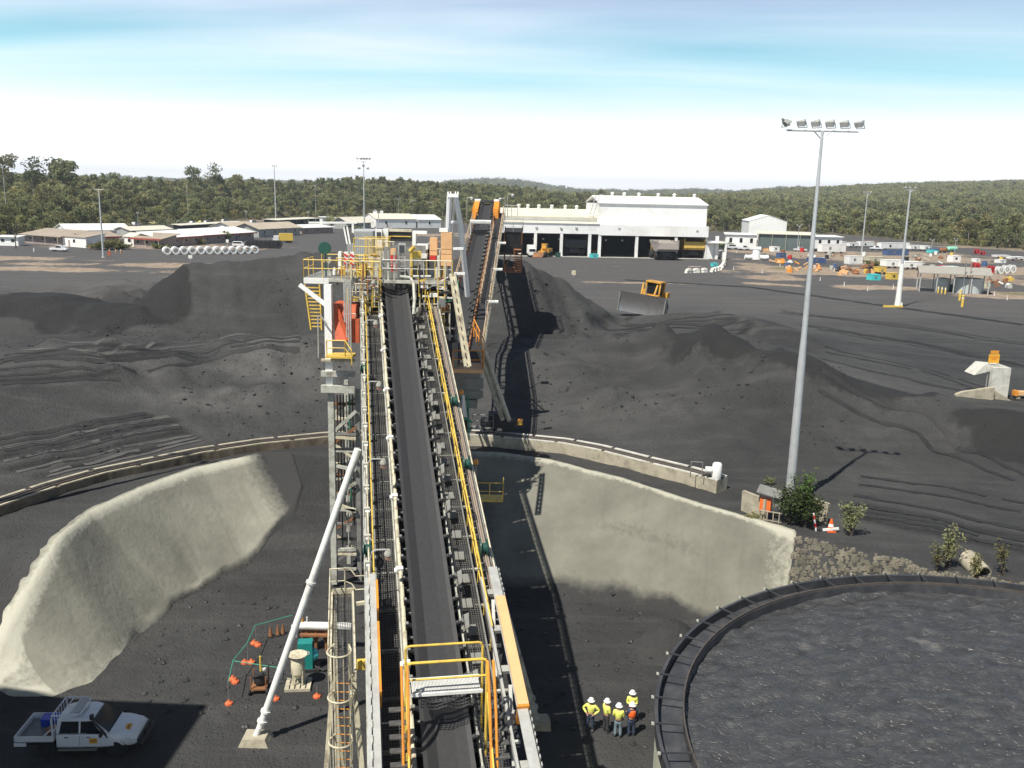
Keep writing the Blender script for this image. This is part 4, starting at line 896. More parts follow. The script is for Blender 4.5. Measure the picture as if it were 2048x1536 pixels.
# pumps and valves: brown machinery behind the rails
rr = random.Random(4)
for i in range(64):
    a = rr.uniform(655, 905); y_ = rr.uniform(.2, 3.2); w = rr.uniform(.12, .45); h = rr.uniform(.25, 1.3)
    m = rr.choice([M_cream, M_yellow, M_rust, M_white, M_steel, M_cladgrey, M_yellow, M_cream])
    mb = tb(m); x = X(a)
    if rr.random() < .45: mb.lathe((x, YT+y_, dz), [(w*.5, 0), (w*.5, h*.7), (w*.3, h*.8), (w*.3, h), (0, h)], 10)
    else: mb.box((x, YT+y_, dz+h/2), (w, w*1.2, h), rr.uniform(-.2, .2)); mb.box((x, YT+y_, dz+h+.03), (w*.7, w*.8, .06))
    mb.build('machine_housing', tw)
mb = tb(M_cream)
for i in range(12):
    a, b = rr.uniform(690, 880), rr.uniform(-30, 30); y_ = rr.uniform(.3, 3); z_ = dz+rr.uniform(.4, 2.3)
    mb.tube([(X(a), YT+y_, dz), (X(a), YT+y_, z_-.1), (X(a)+.1, YT+y_, z_), (X(a+b), YT+y_+.3, z_)], .035, 6)
mb.build('pipework', tw, True)
# upper yellow cage, kiosk and dark roof beam
mb = tb(M_yellow)
for i in range(17): mb.bar((X(722+i*3), YT+2.2, dz+.2), (X(722+i*3), YT+2.2, Zr(478)), .025)
mb.bar((X(717), YT+2.2, Zr(478)), (X(772), YT+2.2, Zr(477)), .05); mb.build('cage_panel', tw)
mb = tb(M_white); mb.b2(X(738), X(752), YT+2.6, YT+3.4, dz+.6, Zr(463)); mb.use(M_glass).b2(X(741), X(750), YT+2.56, YT+2.6, Zr(481), Zr(468)); mb.use(M_white).b2(X(753), X(764), YT+2.8, YT+3.3, dz+.6, Zr(461)); mb.build('kiosk', tw)
mb = tb(M_dark); mb.b2(X(763), X(811), YT+3.0, YT+3.5, Zr(487), Zr(468)); mb.use(M_yellow).b2(X(763), X(811), YT+2.93, YT+2.98, Zr(477.5), Zr(475.5)); mb.use(M_cream).b2(X(760), X(812), YT+2.9, YT+3.6, Zr(466.5), Zr(462)); mb.build('roof_beam', tw)
mb = tb(M_white); mb.b2(X(815), X(845), YT+2.6, YT+3.2, Zr(470), Zr(464)); mb.b2(X(815), X(822), YT+2.6, YT+3.2, dz, Zr(470)); mb.b2(X(826), X(850), YT+1.8, YT+2.6, dz, Zr(490)); mb.build('hood_box', tw)
# grey clad box and louvred panels behind
Yb = YT+5
mb = tb(M_clad); mb.b2(X(694, 480, Yb), X(745, 480, Yb), Yb, Yb+4, dz-1.5, Zr(463, Yb))
for i in range(14): mb.b2(X(694+i*3.6, 480, Yb), X(695.2+i*3.6, 480, Yb), Yb-.03, Yb, dz-1, Zr(464, Yb))
mb.build('clad_box', tw)
mb = tb(M_dark); mb.add([(X(669), YT+2.8, Zr(458)), (X(690), YT+2.8, Zr(456)), (X(696), YT+2.4, Zr(491)), (X(677), YT+2.4, Zr(495)), (X(669), YT+3, Zr(458)), (X(690), YT+3, Zr(456)), (X(696), YT+2.6, Zr(491)), (X(677), YT+2.6, Zr(495))], [(3, 2, 1, 0), (4, 5, 6, 7), (0, 1, 5, 4), (1, 2, 6, 5), (2, 3, 7, 6), (3, 0, 4, 7)]); mb.build('louvre_panel', tw)
mb = tb(M_white)
for k_ in (0, .5): mb.bar((X(672+k_*14), YT+2.72, Zr(458)), (X(681+k_*12), YT+2.33, Zr(494)), .10, .03)
mb.bar((X(691), YT+2.7, Zr(448)), (X(692), YT+2.7, Zr(492)), .13); mb.bar((X(600), YT+2.72, Zr(448, px=600)), (X(700), YT+2.72, Zr(448, px=700)), .12); mb.build('frame', tw)
# left column and its beams, stairs, oxide red chute
Yc = 52.0
def P(px, py, Y=Yc): v = AT(px, py, Y); return (v.x, v.y, v.z)
pcx = AT(657, 620, Yc).x
mb = tb(M_cleanw); mb.bar((pcx, Yc, dz-.2), (pcx, Yc, P(657, 775)[2]), .42); mb.bar((X(622), Yc, dz-.25), (pcx, Yc, dz-1.5), .22); mb.build('column', tw)
mb = tb(M_cladgrey); mb.bar((pcx+.05, Yc, P(657, 775)[2]), (pcx+.05, Yc, .2), .34); mb.bar((pcx+.55, Yc+2.2, P(657, 775)[2]), (pcx+.55, Yc+2.2, .6), .24)
mb.build('column', tw)
for py_, h_, m in ((775, .42, M_cladgrey), (745, .3, M_cladgrey), (718, .12, M_cream)):
    mb = tb(m); mb.bar((P(645, py_)[0], Yc-.3, P(650, py_)[2]), (P(712, py_)[0], Yc-.3, P(650, py_)[2]), .35, h_); mb.build('cross_beam', tw)
for a, b in (((662, 868), (712, 822)), ((664, 930), (712, 940)), ((662, 998), (712, 965)), ((664, 1005), (712, 1022)), ((664, 873), (712, 877)), ((662, 900), (712, 902)), ((662, 1018), (712, 1020)), ((662, 1100), (712, 1098))):
    mb = tb(M_cream if a[1] % 2 else M_cladgrey); mb.bar(P(*a), P(*b), .16, .18); mb.build('brace', tw)
mb = tb(M_steel); mb.bar((P(713, 780)[0], Yc+.3, P(713, 780)[2]), (P(713, 780)[0], Yc+.3, .3), .26); mb.build('column', tw)
rt = random.Random(12); cols_ = [M_cream, M_cladgrey, M_rust, M_cream, M_steel, M_dark]
for i in range(13):
    r0 = 795+i*30; dep = Yc+rt.choice((0, .8, 1.6)); a_, b_2 = (663, 712) if i % 2 else (712, 663)
    mb = tb(cols_[i % 6]); mb.bar(P(a_, r0, dep), P(b_2, r0+rt.choice((26, 34)), dep), .14, .16); mb.build('brace', tw)
    mb = tb(cols_[(i+2) % 6]); mb.bar(P(663, r0+12, dep), P(713, r0+13, dep), .18, .14); mb.build('brace', tw)
for i in range(7):
    mb = tb(rt.choice([M_dark, M_galv, M_rust, M_green])); x_ = 668+i*6.2; mb.cyl(P(x_, 790, Yc+.5), (P(x_, 790, Yc+.5)[0], Yc+.5, 2.0+rt.uniform(0, 3)), .04, n=6); mb.build('riser_pipe', tw)
mb = tb(M_rust); handrail(mb, [P(668, 965, Yc+1.5), P(708, 965, Yc+1.5)], 1.0, .6, .03); mb.build('handrail', tw)
mb = tb(M_yellow)
for i in range(12):
    z_ = dz-.6-i*.21; mb.b2(X(620+i*1.0), X(645+i*.5), YT-1.2-i*.02, YT-.95-i*.02, z_-.03, z_+.03)
mb.bar((X(618), YT-1.15, dz-.4), (X(630), YT-1.4, dz-3.1), .07, .2); mb.bar((X(647), YT-1.15, dz-.4), (X(651), YT-1.4, dz-3.1), .07, .2); mb.build('stair', tw)
mb = tb(M_oxide)
q0, q1, q2, q3 = P(667, 607, 52.6), P(712, 610, 52.6), P(708, 682, 51.8), P(670, 680, 51.8)
mb.add([q0, q1, q2, q3]+[(x, y+1.6, z) for x, y, z in (q0, q1, q2, q3)], [(3, 2, 1, 0), (4, 5, 6, 7), (0, 1, 5, 4), (1, 2, 6, 5), (2, 3, 7, 6), (3, 0, 4, 7)])
mb.bar(P(672, 612, 52.4), P(697, 680, 51.6), .08, .3); mb.bar(P(700, 640, 52.2), P(700, 665, 52.0), .09); mb.b2(P(698, 0)[0], P(714, 0)[0], 51.4, 51.6, P(700, 682)[2], P(700, 635)[2]); mb.build('chute', tw)
mb = tb(M_yellow); z_ = P(680, 705)[2]; mb.b2(P(660, 700)[0], P(712, 700)[0], Yc-1.3, Yc, z_-.12, z_); handrail(mb, [(P(662, 700)[0], Yc-1.2, z_), (P(698, 700)[0], Yc-1.2, z_), (P(712, 715)[0], Yc-1.4, z_-.5)], .9, .8, .035); mb.build('lower_deck', tw)
mb = tb(M_galv)
for k_ in range(4): mb.cyl((P(694+k_*4, 600)[0], 51.2, P(694, 560)[2]), (P(694+k_*4, 600)[0], 51.2, P(694, 640+k_*30)[2]), .045, n=6)
mb.build('riser_pipe', tw)
mb = tb(M_galv); mb.tube([P(636, 630, 51.5), P(637, 715, 51.5)], .04); mb.tube([P(640, 630, 51.5), P(655, 650, 51.5)], .05); mb.build('hanger', tw)
mb = tb(M_cladgrey); mb.tube([P(862, 553, 54), P(843, 553, 54), P(826, 553, 54)], .09); mb.tube([P(800, 553, 54), P(820, 555, 54), P(827, 565, 53.6), P(829, 600, 52.5), P(826, 640, 51)], .09, 8); mb.build('dust_pipe', tw, True)
mb = tb(M_dark); mb.b2(X(764), X(824), YT-.2, YT+1.8, dz-1.6, dz-.15); mb.b2(X(832), X(910), YT+.5, YT+3.5, dz-3.5, dz-.15); mb.build('head_chute', tw)
for x_ in (X(770), X(905)):
    mb = tb(M_steel); mb.bar((x_, YT+3, HT(x_, YT+3)-.2), (x_, YT+3, dz-.1), .35); mb.build('column', tw)
# right hand lower clutter: cream leg, white boxes, green guards
mb = tb(M_cream); mb.bar(P(901, 548, 53.5), P(931, 733, 51.5), .12, .16); mb.bar(P(909, 548, 53.5), P(940, 733, 51.5), .12, .16)
for i in range(11): t_ = i/10; a_ = Vector(P(901, 548, 53.5)).lerp(Vector(P(931, 733, 51.5)), t_); b_3 = Vector(P(909, 548, 53.5)).lerp(Vector(P(940, 733, 51.5)), min(1, t_+.09)); mb.bar(a_, b_3, .08)
mb.build('raking_leg', tw)
mb = tb(M_white)
for a in ((872, 568), (886, 575), (848, 572), (868, 590)): v = P(*a, 54); mb.box(v, (.5, .3, .22))
mb.bar(P(850, 580, 54), P(900, 552, 54), .07); mb.bar(P(845, 592, 54), P(905, 596, 54), .1); mb.build('junction_box', tw)
mb = tb(M_green); mb.bar(P(868, 595, 54), P(906, 597, 54), .09); mb.bar(P(872, 604, 54), P(900, 602, 54), .08); mb.bar(P(916, 560, 56), P(916, 575, 56), .08); mb.build('green_guard', tw)
for i in range(30):
    v = P(rr.uniform(845, 908), rr.uniform(560, 690), rr.uniform(53, 57)); mb = tb(rr.choice([M_rust, M_steel, M_dark, M_cladgrey, M_dark])); mb.box(v, (rr.uniform(.15, .6), .4, rr.uniform(.1, .6)), rr.uniform(-.3, .3)); mb.bar((v[0], v[1], v[2]), (v[0]+rr.uniform(-.5, .5), v[1]+1.2, v[2]+rr.uniform(.2, 1.2)), .07); mb.build('machine_housing', tw)
# pipes, ladders, brackets and small rails crowding the tower front
rc = random.Random(77); PC = [M_cream, M_yellow, M_rust, M_cladgrey, M_cream, M_dark, M_yellow, M_galv]
for i in range(46):
    a = rc.uniform(688, 765) if i < 26 else rc.uniform(838, 905); r0 = rc.uniform(520, 640); y_ = rc.uniform(52.6, 54.0); ln_ = rc.uniform(14, 60)
    mb = tb(PC[i % 8]); mb.cyl(P(a, r0, y_), P(a+rc.uniform(-1, 1), r0+ln_, y_), rc.uniform(.03, .06), n=6); mb.build('pipe', tw)
for i in range(34):
    a = rc.uniform(685, 750) if i < 20 else rc.uniform(838, 895); r0 = rc.uniform(505, 690); y_ = rc.uniform(52.6, 54.2); w_ = rc.uniform(8, 26)
    mb = tb(PC[(i*3) % 8]); mb.bar(P(a, r0, y_), P(a+w_, r0+rc.uniform(-4, 4), y_), rc.uniform(.05, .14)); mb.build('bracket', tw)
for k_, (pa_, pb2_, r_, y_) in enumerate(((690, 735, 600, 53.0), (735, 762, 592, 53.4), (842, 900, 640, 53.4), (845, 905, 600, 54.2), (690, 712, 660, 52.4), (700, 760, 556, 53.6))):
    mb = tb(M_yellow if k_ % 2 else M_cream); handrail(mb, [P(pa_, r_, y_), P(pb2_, r_, y_)], .95, .5, .028); mb.build('handrail', tw)
    mb = tb(M_grate); v0, v1 = P(pa_, r_, y_), P(pb2_, r_, y_); mb.b2(v0[0], v1[0], y_, y_+.8, v0[2]-.06, v0[2]); mb.build('landing', tw)
for x_ in (722, 744, 876):
    mb = tb(M_yellow); v0, v1 = P(x_, 556, 53.2), P(x_, 665, 53.2)
    for s in (0, .4): mb.bar((v0[0]+s, v0[1], v0[2]), (v0[0]+s, v0[1], v1[2]), .045)
    for i in range(9): mb.bar((v0[0], v0[1], v0[2]-.3*i-.2), (v0[0]+.4, v0[1], v0[2]-.3*i-.2), .03)
    mb.build('ladder', tw)
# ------------------------------------------------------------------ boom conveyor
A1 = Vector((-4.14, 58.5, 12.85)); B1 = Vector((-3.24, 104, 22.93)); MBm = axis_frame(A1, B1); LB = (B1-A1).length
bc = empty('boom_conveyor', M=MBm, label='raised boom conveyor beyond the tower, black belt ending between two orange guards', cat='conveyor')
mb = MB(); belt_mesh(mb, 0, LB, w=.66, mats=(M_rubber, M_rubber)); mb.build('belt', bc)
mb = MB(M_dark); mb.cyl((-.75, LB, -.35), (.75, LB, -.35), .37, n=16); mb.b2(-.72, .72, LB-.5, LB+.5, .26, .32); mb.build('head_pulley', bc)
pb2 = inst(p, bc); pb2.location = (0, 1, 0); y = 2.3
while y < LB-1: o = inst(p, bc); o.location = (0, y, 0); y += 1.35
mb = MB(M_rust)
for s in (-1, 1):
    mb.b2(s*.95-.05, s*.95+.05, 0, LB, -.45, -.2); truss_side(mb, s*1.0, 0, LB, -1.7, -.45, 24, .10)
mb.build('truss', bc)
M_rail2 = pm('faded_orange_rail', (.50, .37, .24), .55, var=.25, dirt=(.25, .13, .07), dirt_amt=.6)
mb = MB(M_rail2); handrail(mb, [(1.95, 2, -.5), (1.95, LB-3, -.5)], 1.05, 1.7, .035); handrail(mb, [(1.15, 14, -.5), (1.15, LB-9, -.5)], .8, 1.9, .03); mb.build('handrail', bc)
mb = MB(M_rail2); handrail(mb, [(-1.25, 3, -.5), (-1.25, LB-6, -.5)], .9, 1.9, .03); mb.build('handrail', bc)
mb = MB(M_cream)
for x, z in ((2.05, -.1), (2.12, .12), (2.0, -.35)): mb.cyl((x, 1, z), (x, LB-4, z), .04, n=6)
mb.build('conduit', bc)
mb = MB(M_dark); mb.b2(1.05, 1.9, 1, LB-2, -.56, -.5); mb.build('walkway', bc)
for s in (-1, 1):
    mb = MB(M_orange); mb.add([(s*.82, LB-4.6, -.9), (s*.82, LB-.8, -.9), (s*.82, LB-.8, .50), (s*.82, LB-4.2, .35), (s*1.45, LB-4.6, -1.0), (s*1.45, LB-.8, -1.0), (s*1.38, LB-.8, .50), (s*1.38, LB-4.2, .30)], [(3, 2, 1, 0), (4, 5, 6, 7), (0, 1, 5, 4), (1, 2, 6, 5), (2, 3, 7, 6), (3, 0, 4, 7)])
    for i in range(4): mb.b2(s*.8, s*1.49, LB-4.1+i*1.0, LB-4.0+i*1.0, -.8, .40)
    mb.build('head_guard', bc)
    mb = MB(M_white); mb.b2(s*.75, s*1.4, LB-.9, LB-.3, .50, .62); mb.build('guard_cap', bc)
# white gantry over the belt
mb = MB(M_white); yg = 33.5; mb.b2(-1.05, 1.05, yg-.25, yg+.25, 1.15, 1.38)
for s in (-1, 1): mb.bar((s*1.0, yg, -.4), (s*1.0, yg, 1.15), .10)
mb.build('gantry', bc)
mb = MB(M_dark); mb.b2(-.72, .72, yg-.6, yg-.3, .25, .6); mb.build('skirt', bc)
# lamps at the boom head and along the right
for x, y, s in ((-1.9, LB-6, -1), (2.2, LB-6, 1), (2.4, LB-4, -1)):
    mb = MB(M_galv); mb.tube([(x, y, -.5), (x, y, 1.8), (x+.06*-s, y, 2.0), (x+.5*-s, y, 2.1)], .04, 6); o = mb.build('lamp_post', bc)
    m2 = MB(M_lens); m2.lathe((x+.55*-s, y, 1.75), [(0, .35), (.15, .3), (.18, .1), (.12, 0), (0, 0)], 10); m2.build('lamp_glass', o, True)
for y in (8, 16, 24):
    mb = MB(M_galv); mb.tube([(1.95, y, -.5), (1.95, y, 1.7), (2.0, y, 1.85), (2.6, y, 1.85)], .035, 6); o = mb.build('lamp_post', bc)
    m2 = MB(M_white); m2.box((2.5, y, 1.78), (.7, .3, .12)); m2.build('lamp_shade', o)
# maintenance platform slung at the right of the boom
mb = MB(M_dark); mb.b2(2.2, 4.2, LB-10, LB-7.8, -2.6, -2.45); mb.b2(2.2, 4.2, LB-10, LB-9.9, -2.4, -1.9); mb.b2(2.3, 4.1, LB-9.8, LB-8, -1.9, -.6)
mb.build('service_box', bc)
mb = MB(M_galv); handrail(mb, [(2.2, LB-10, -.5), (4.2, LB-10, -.5), (4.2, LB-8, -.5)], 1.05, .9, .03); handrail(mb, [(2.3, LB-9, .9), (3.6, LB-9, .9)], 1.1, .6, .03); mb.build('handrail', bc)
mb = MB(M_rust)
for s in (2.3, 4.1):
    for yy in (LB-9.9, LB-8): mb.bar((s, yy, -4.8), (s, yy, -.5), .09)
for i in range(9): mb.b2(3.3, 4.05, LB-10.2-i*.03, LB-9.95, -4.6+i*.28, -4.55+i*.28)
mb.bar((2.3, LB-9.9, -4.6), (3.2, LB-9.9, -2.6), .07); mb.b2(2.2, 4.2, LB-10, LB-8, -4.9, -4.8); mb.build('service_ladder', bc)
# ------------------------------------------------------------------ white mast
ms = empty('stay_mast', AT(905, 388, 66), label='white A-frame stay mast standing over the boom conveyor', cat='mast'); mo = ms.location.copy()
def mp_(px, py, Y): return AT(px, py, Y)-mo
mb = MB(M_cleanw); mb.tube([mp_(911, 392, 66), mp_(921, 450, 67), mp_(929, 530, 69), mp_(935, 592, 70)], .21, 8)
mb.build('leg', ms, True)
mb = MB(M_cleanw); mb.tube([mp_(899, 392, 66), mp_(897, 440, 66.5), mp_(894, 520, 67)], .19, 8); mb.build('leg', ms, True)
mb = MB(M_cleanw); mb.tube([mp_(899, 400, 66.3), mp_(891, 445, 70), mp_(884, 520, 74)], .08, 6); mb.tube([mp_(909, 395, 66.3), mp_(906, 445, 70), mp_(903, 560, 74)], .08, 6); mb.build('back_stay', ms, True)
mb = MB(M_cleanw); mb.bar(mp_(895, 391, 66), mp_(917, 391, 66), .35, .25)
for a in (896, 901, 911, 916): mb.bar(mp_(a, 391, 66), mp_(a, 383, 66), .08)
mb.build('cross_head', ms)
for a, b, c in ((899, 919, 444), (906, 927, 497), (908, 930, 547)): mb = MB(M_cleanw); mb.bar(mp_(a, c, 67), mp_(b, c, 67), .2, .18); mb.build('cross_bar', ms)
# ------------------------------------------------------------------ slewing platform, legs and bogie on the rail
sl = empty('slewing_platform', AT(930, 742, 57.5), label='orange railed platform at the foot of the boom, right of the conveyor', cat='platform'); so = sl.location.copy()
def sp_(px, py, Y=57.5): return AT(px, py, Y)-so
mb = MB(M_pale_orange); a, b = sp_(906, 740), sp_(967, 740); mb.b2(a.x, b.x, -.1, 2.4, -.12, .12); mb.build('deck', sl)
mb = MB(M_orange); handrail(mb, [(a.x, 0, .1), (b.x-.05, 0, .1), (b.x-.05, 2.4, .4), (b.x-.9, 5.5, 1.4)], 1.25, .9, .035); mb.build('handrail', sl)
mb = MB(M_steel); mb.b2(a.x, b.x-.2, .2, 2.2, -1.9, -.15); mb.b2(b.x-1.2, b.x, .1, .3, -1.2, -.5); mb.b2(b.x-1.2, b.x, .1, .3, -1.8, -1.35); mb.b2(a.x-.1, b.x-.4, 0, 2, -2.5, -1.95); mb.build('girder', sl)
mb = MB(M_dark)
for q in ((930, 800), (905, 790)): mb.bar((0, 1, -2), tuple(sp_(q[0], q[1]+110, 58.5)), .3)
mb.build('leg', sl)
mb = MB(M_green); mb.bar(sp_(936, 790, 57), sp_(938, 880, 57), .10); mb.bar(sp_(928, 835, 57), sp_(945, 845, 57), .12); mb.use(M_white).bar(sp_(925, 790, 57.2), sp_(931, 838, 57.2), .25); mb.build('cable_riser', sl)
bg_ = G(1018, 853, 6.4)
lg = empty('rail_bogie', bg_, label='dark bogie on the rail beam with grey tubular legs slanting up to the boom', cat='bogie')
for k_, (a, b) in enumerate((((958, 700), (1005, 838)), ((968, 700), (1018, 840)))):
    mb = MB(M_cladgrey); q = AT(*a, 60)-bg_; e_ = AT(*b, 64.5)-bg_; mb.cyl(q, e_, .17, n=10); mb.build('tube', lg, True)
mb = MB(M_dark); mb.b2(-2.2, .5, -.6, .6, .0, .55); mb.b2(-1.6, -.2, -.5, .5, .55, 1.1)
for x_ in (-1.9, -1.2, -.3, .3): mb.cyl((x_, -.2, -.05), (x_, .2, -.05), .28, n=14)
mb.build('bogie', lg)
mb = MB(M_orange); mb.b2(.62, 1.05, -.55, -.1, .25, .65); mb.use(M_yellow).b2(.7, .95, -.6, -.56, .3, .6); mb.build('buffer_block', lg)
mb = MB(M_steel); handrail(mb, [(-2.8, -.9, .1), (-1.2, -.9, .1)], 1.0, .8, .03); mb.b2(-2.8, -1.2, -.9, -.3, .02, .1); mb.build('step', lg)
# beacon lights on posts at the right of the conveyor
for a, Yq, lab in (((952, 928), 45, 'small amber beacon on a post low on the right of the conveyor'), ((923, 788), 53, 'small amber beacon on a post under the orange railed platform')):
    v = AT(*a, Yq); zt = HT(v.x, v.y)
    e_ = empty('beacon_post', (v.x, v.y, zt-.1), label=lab, cat='beacon', group='amber beacons'); mb = MB(M_steel); mb.cyl((0, 0, 0), (0, 0, v.z-zt), .05, n=6); mb.build('post', e_)
    mb = MB(M_orange); mb.lathe((0, 0, v.z-zt+.1), [(.13, 0), (.14, .15), (.09, .25), (0, .27)], 10); mb.build('lens', e_, True)
# access landing with yellow rail on the right bank below the conveyor
v = AT(975, 995, 47); e_ = empty('bank_landing', (v.x, v.y, v.z), label='small yellow railed landing hanging right of the conveyor over the shaded bank', cat='landing')
mb = MB(M_yellow); mb.b2(-.6, .85, -.5, .5, -.08, 0); handrail(mb, [(-.6, -.5, 0), (.85, -.5, 0), (.85, .5, 0)], 1.0, .7, .028); mb.use(M_steel).bar((-.3, 0, -.1), (-.3, 0, HT(v.x, v.y)-v.z-.2), .12); mb.build('rail', e_)
# ================================================================== pit floor: ute, people, barricade, pumps
def wheel(parent, loc, r=.38, w=.26, rim=None, ax=(0, 1, 0)):
    t = MB(M_tyre); t.lathe((0, 0, 0), [(r*.55, -w/2), (r*.9, -w/2), (r, -w*.3), (r, w*.3), (r*.9, w/2), (r*.55, w/2)], 18, axis=ax); o = t.build('wheel', parent, True); o.location = loc
    q = MB(rim or M_cladgrey); q.lathe((0, 0, 0), [(0, -w*.40), (r*.35, -w*.42), (r*.58, -w*.46), (r*.58, w*.46), (r*.35, w*.42), (0, w*.40)], 14, axis=ax); q.build('rim', o, True)
    return o
def loft(mb, secs):
    n = len(secs[0][1]); vs = [(x, y, z) for x, pts in secs for y, z in pts]
    fs = [(i*n+k, i*n+(k+1) % n, (i+1)*n+(k+1) % n, (i+1)*n+k) for i in range(len(secs)-1) for k in range(n)]
    fs += [tuple(range(n)), tuple((len(secs)-1)*n+k for k in range(n-1, -1, -1))]
    mb.add(vs, fs)
def sec(wb, zb, w, zm, wt, zt): return [(-wb, zb), (-w, zb+.12), (-w, zm), (-wt, zt-.02), (-wt*.9, zt), (wt*.9, zt), (wt, zt-.02), (w, zm), (w, zb+.12), (wb, zb)]
M_car = pm('white_car_paint', (.74, .75, .76), .3, var=.03, coat=.4, dirt=(.35, .33, .3), dirt_amt=.15)
M_plate = pm('orange_sign', (.75, .38, .03), .5, var=.08)
def text_part(txt, size, mat, parent, loc, rot, name='lettering'):
    c = bpy.data.curves.new(name, 'FONT'); c.body = txt; c.size = size; c.align_x = 'CENTER'; c.align_y = 'CENTER'; c.extrude = .003
    o = bpy.data.objects.new(name, c); col.objects.link(o); dg = bpy.context.evaluated_depsgraph_get()
    me = bpy.data.meshes.new_from_object(o.evaluated_get(dg)); bpy.data.objects.remove(o)
    me.materials.clear(); me.materials.append(mat); o = bpy.data.objects.new(name, me); col.objects.link(o); o.parent = parent; o.location = loc; o.rotation_euler = rot; return o
def hero_ute():
    a, b = G(95, 1514, 0), G(230, 1512, 0); yaw = math.atan2(b.y-a.y, b.x-a.x); mid = (a+b)/2
    c = mid+Vector((-math.sin(yaw), math.cos(yaw), 0))*.78
    u = empty('utility_truck', (c.x, c.y, 0.02), yaw, 'white dual cab utility with steel tray and roof rack parked in deep shade', 'utility truck'); u.scale = (.95, .95, .95)
    mb = MB(M_car)
    loft(mb, [(-1.0, sec(.80, .42, .90, 1.0, .88, 1.10)), (.9, sec(.80, .42, .91, 1.02, .88, 1.12)), (1.25, sec(.80, .42, .91, 1.04, .84, 1.16)), (1.75, sec(.78, .46, .90, 1.00, .82, 1.13)), (2.25, sec(.76, .50, .88, .92, .74, 1.04)), (2.48, sec(.70, .55, .80, .80, .60, .90))])
    mb.build('body', u, True)
    mb = MB(M_car)
    loft(mb, [(-1.0, sec(.86, 1.06, .86, 1.12, .66, 1.70)), (-.75, sec(.87, 1.06, .87, 1.12, .70, 1.80)), (.25, sec(.87, 1.06, .87, 1.12, .70, 1.82)), (.52, sec(.86, 1.06, .86, 1.12, .68, 1.76)), (1.32, sec(.84, 1.05, .84, 1.08, .82, 1.13))])
    mb.build('cab', u, True)
    mb = MB(M_glass); mb.add([(.60, -.68, 1.745), (.60, .68, 1.745), (1.30, .80, 1.16), (1.30, -.80, 1.16), (.585, -.66, 1.72), (.585, .66, 1.72), (1.28, .78, 1.14), (1.28, -.78, 1.14)], [(0, 1, 2, 3), (7, 6, 5, 4), (0, 4, 5, 1), (1, 5, 6, 2), (2, 6, 7, 3), (3, 7, 4, 0)]); mb.build('windscreen', u)
    for s in (-1, 1):
        for x0, x1, xt0, xt1 in ((-.88, -.02, -.78, -.02), (.06, .98, .06, .50)):
            y0, y1, z0, z1 = s*.875, s*.735, 1.14, 1.68
            mb = MB(M_glass); P_ = [(x0, y0, z0), (x1, y0, z0), (xt1, y1, z1), (xt0, y1, z1)]; mb.add(P_+[(x, y-s*.03, z) for x, y, z in P_], [(0, 1, 2, 3), (7, 6, 5, 4), (0, 4, 5, 1), (1, 5, 6, 2), (2, 6, 7, 3), (3, 7, 4, 0)]); mb.build('side_window', u)
        for x in (-.55, .42): MB(M_dark).box((x, s*.915, 1.0), (.16, .03, .035)).build('door_handle', u)
        MB(M_dark).box((.02, s*.912, .80), (.012, .006, .50)).build('door_seam', u)
        mb = MB(M_dark); mb.box((1.02, s*1.02, 1.20), (.10, .22, .18)); mb.build('mirror', u)
        o = MB(M_lens).add([(2.28, s*.60, .92), (2.36, s*.83, .80), (2.05, s*.89, .96), (2.1, s*.80, 1.02), (2.38, s*.58, .82)], [(0, 1, 2, 3), (0, 4, 1)]).build('headlight', u)
        for x in (1.55, -1.45):
            wheel(u, (x, s*.78, .39), .39, .25, M_steel)
        mb = MB(M_dark); mb.lathe((1.55, s*.86, .42), [(.47, -.04), (.52, -.02), (.52, .02), (.47, .04)], 20, axis=(0, 1, 0), caps=False); mb.build('wheel_arch', u, True)
        MB(M_steel).box((-.1, s*.90, .38), (1.7, .12, .05)).build('side_step', u)
    mb = MB(M_dark); mb.tube([(2.62, -.85, .55), (2.68, -.6, .62), (2.70, 0, .64), (2.68, .6, .62), (2.62, .85, .55)], .11, 8); mb.tube([(2.66, -.45, .65), (2.72, -.42, 1.02), (2.72, .42, 1.02), (2.66, .45, .65)], .04, 7); mb.box((2.5, 0, .62), (.25, 1.5, .3)); mb.build('bull_bar', u, True)
    mb = MB(M_dark); mb.tube([(1.25, -.88, .95), (1.05, -.87, 1.25), (.62, -.78, 1.70), (.58, -.78, 1.86)], .05, 8); mb.cyl((.58, -.78, 1.82), (.58, -.78, 2.02), .10, n=10); mb.build('snorkel', u, True)
    # tray
    mb = MB(M_steel); mb.b2(-2.75, -1.12, -.93, .93, .78, .84); mb.build('tray_floor', u)
    mb = MB(M_car)
    for s in (-1, 1): mb.b2(-2.78, -1.12, s*.95-.02, s*.95+.02, .84, 1.10)
    mb.b2(-2.80, -2.76, -.97, .97, .84, 1.10); mb.b2(-1.14, -1.10, -.93, .93, .84, 1.3); mb.build('tray_side', u)
    mb = MB(M_car); mb.b2(-2.82, -2.3, -.98, -.94, .62, .78); mb.b2(-2.82, -2.3, .94, .98, .62, .78); mb.build('mud_guard', u)
    mb = MB(M_dark); mb.b2(-2.7, 2.2, -.45, .45, .36, .60); mb.build('chassis', u)
    # rack
    mb = MB(M_car)
    for s in (-1, 1):
        mb.tube([(-1.18, s*.85, .84), (-1.18, s*.85, 1.85), (-1.12, s*.80, 2.0), (-.2, s*.72, 2.0), (.0, s*.62, 1.98)], .035, 7); mb.tube([(-1.18, s*.85, 1.4), (-1.5, s*.90, 1.1)], .03, 6)
    for x in (-1.18, -.8, -.45): mb.cyl((x, -.8, 1.98), (x, .8, 1.98), .028, n=6)
    mb.tube([(.0, -.62, 1.98), (.04, 0, 1.98), (.0, .62, 1.98)], .035, 7)
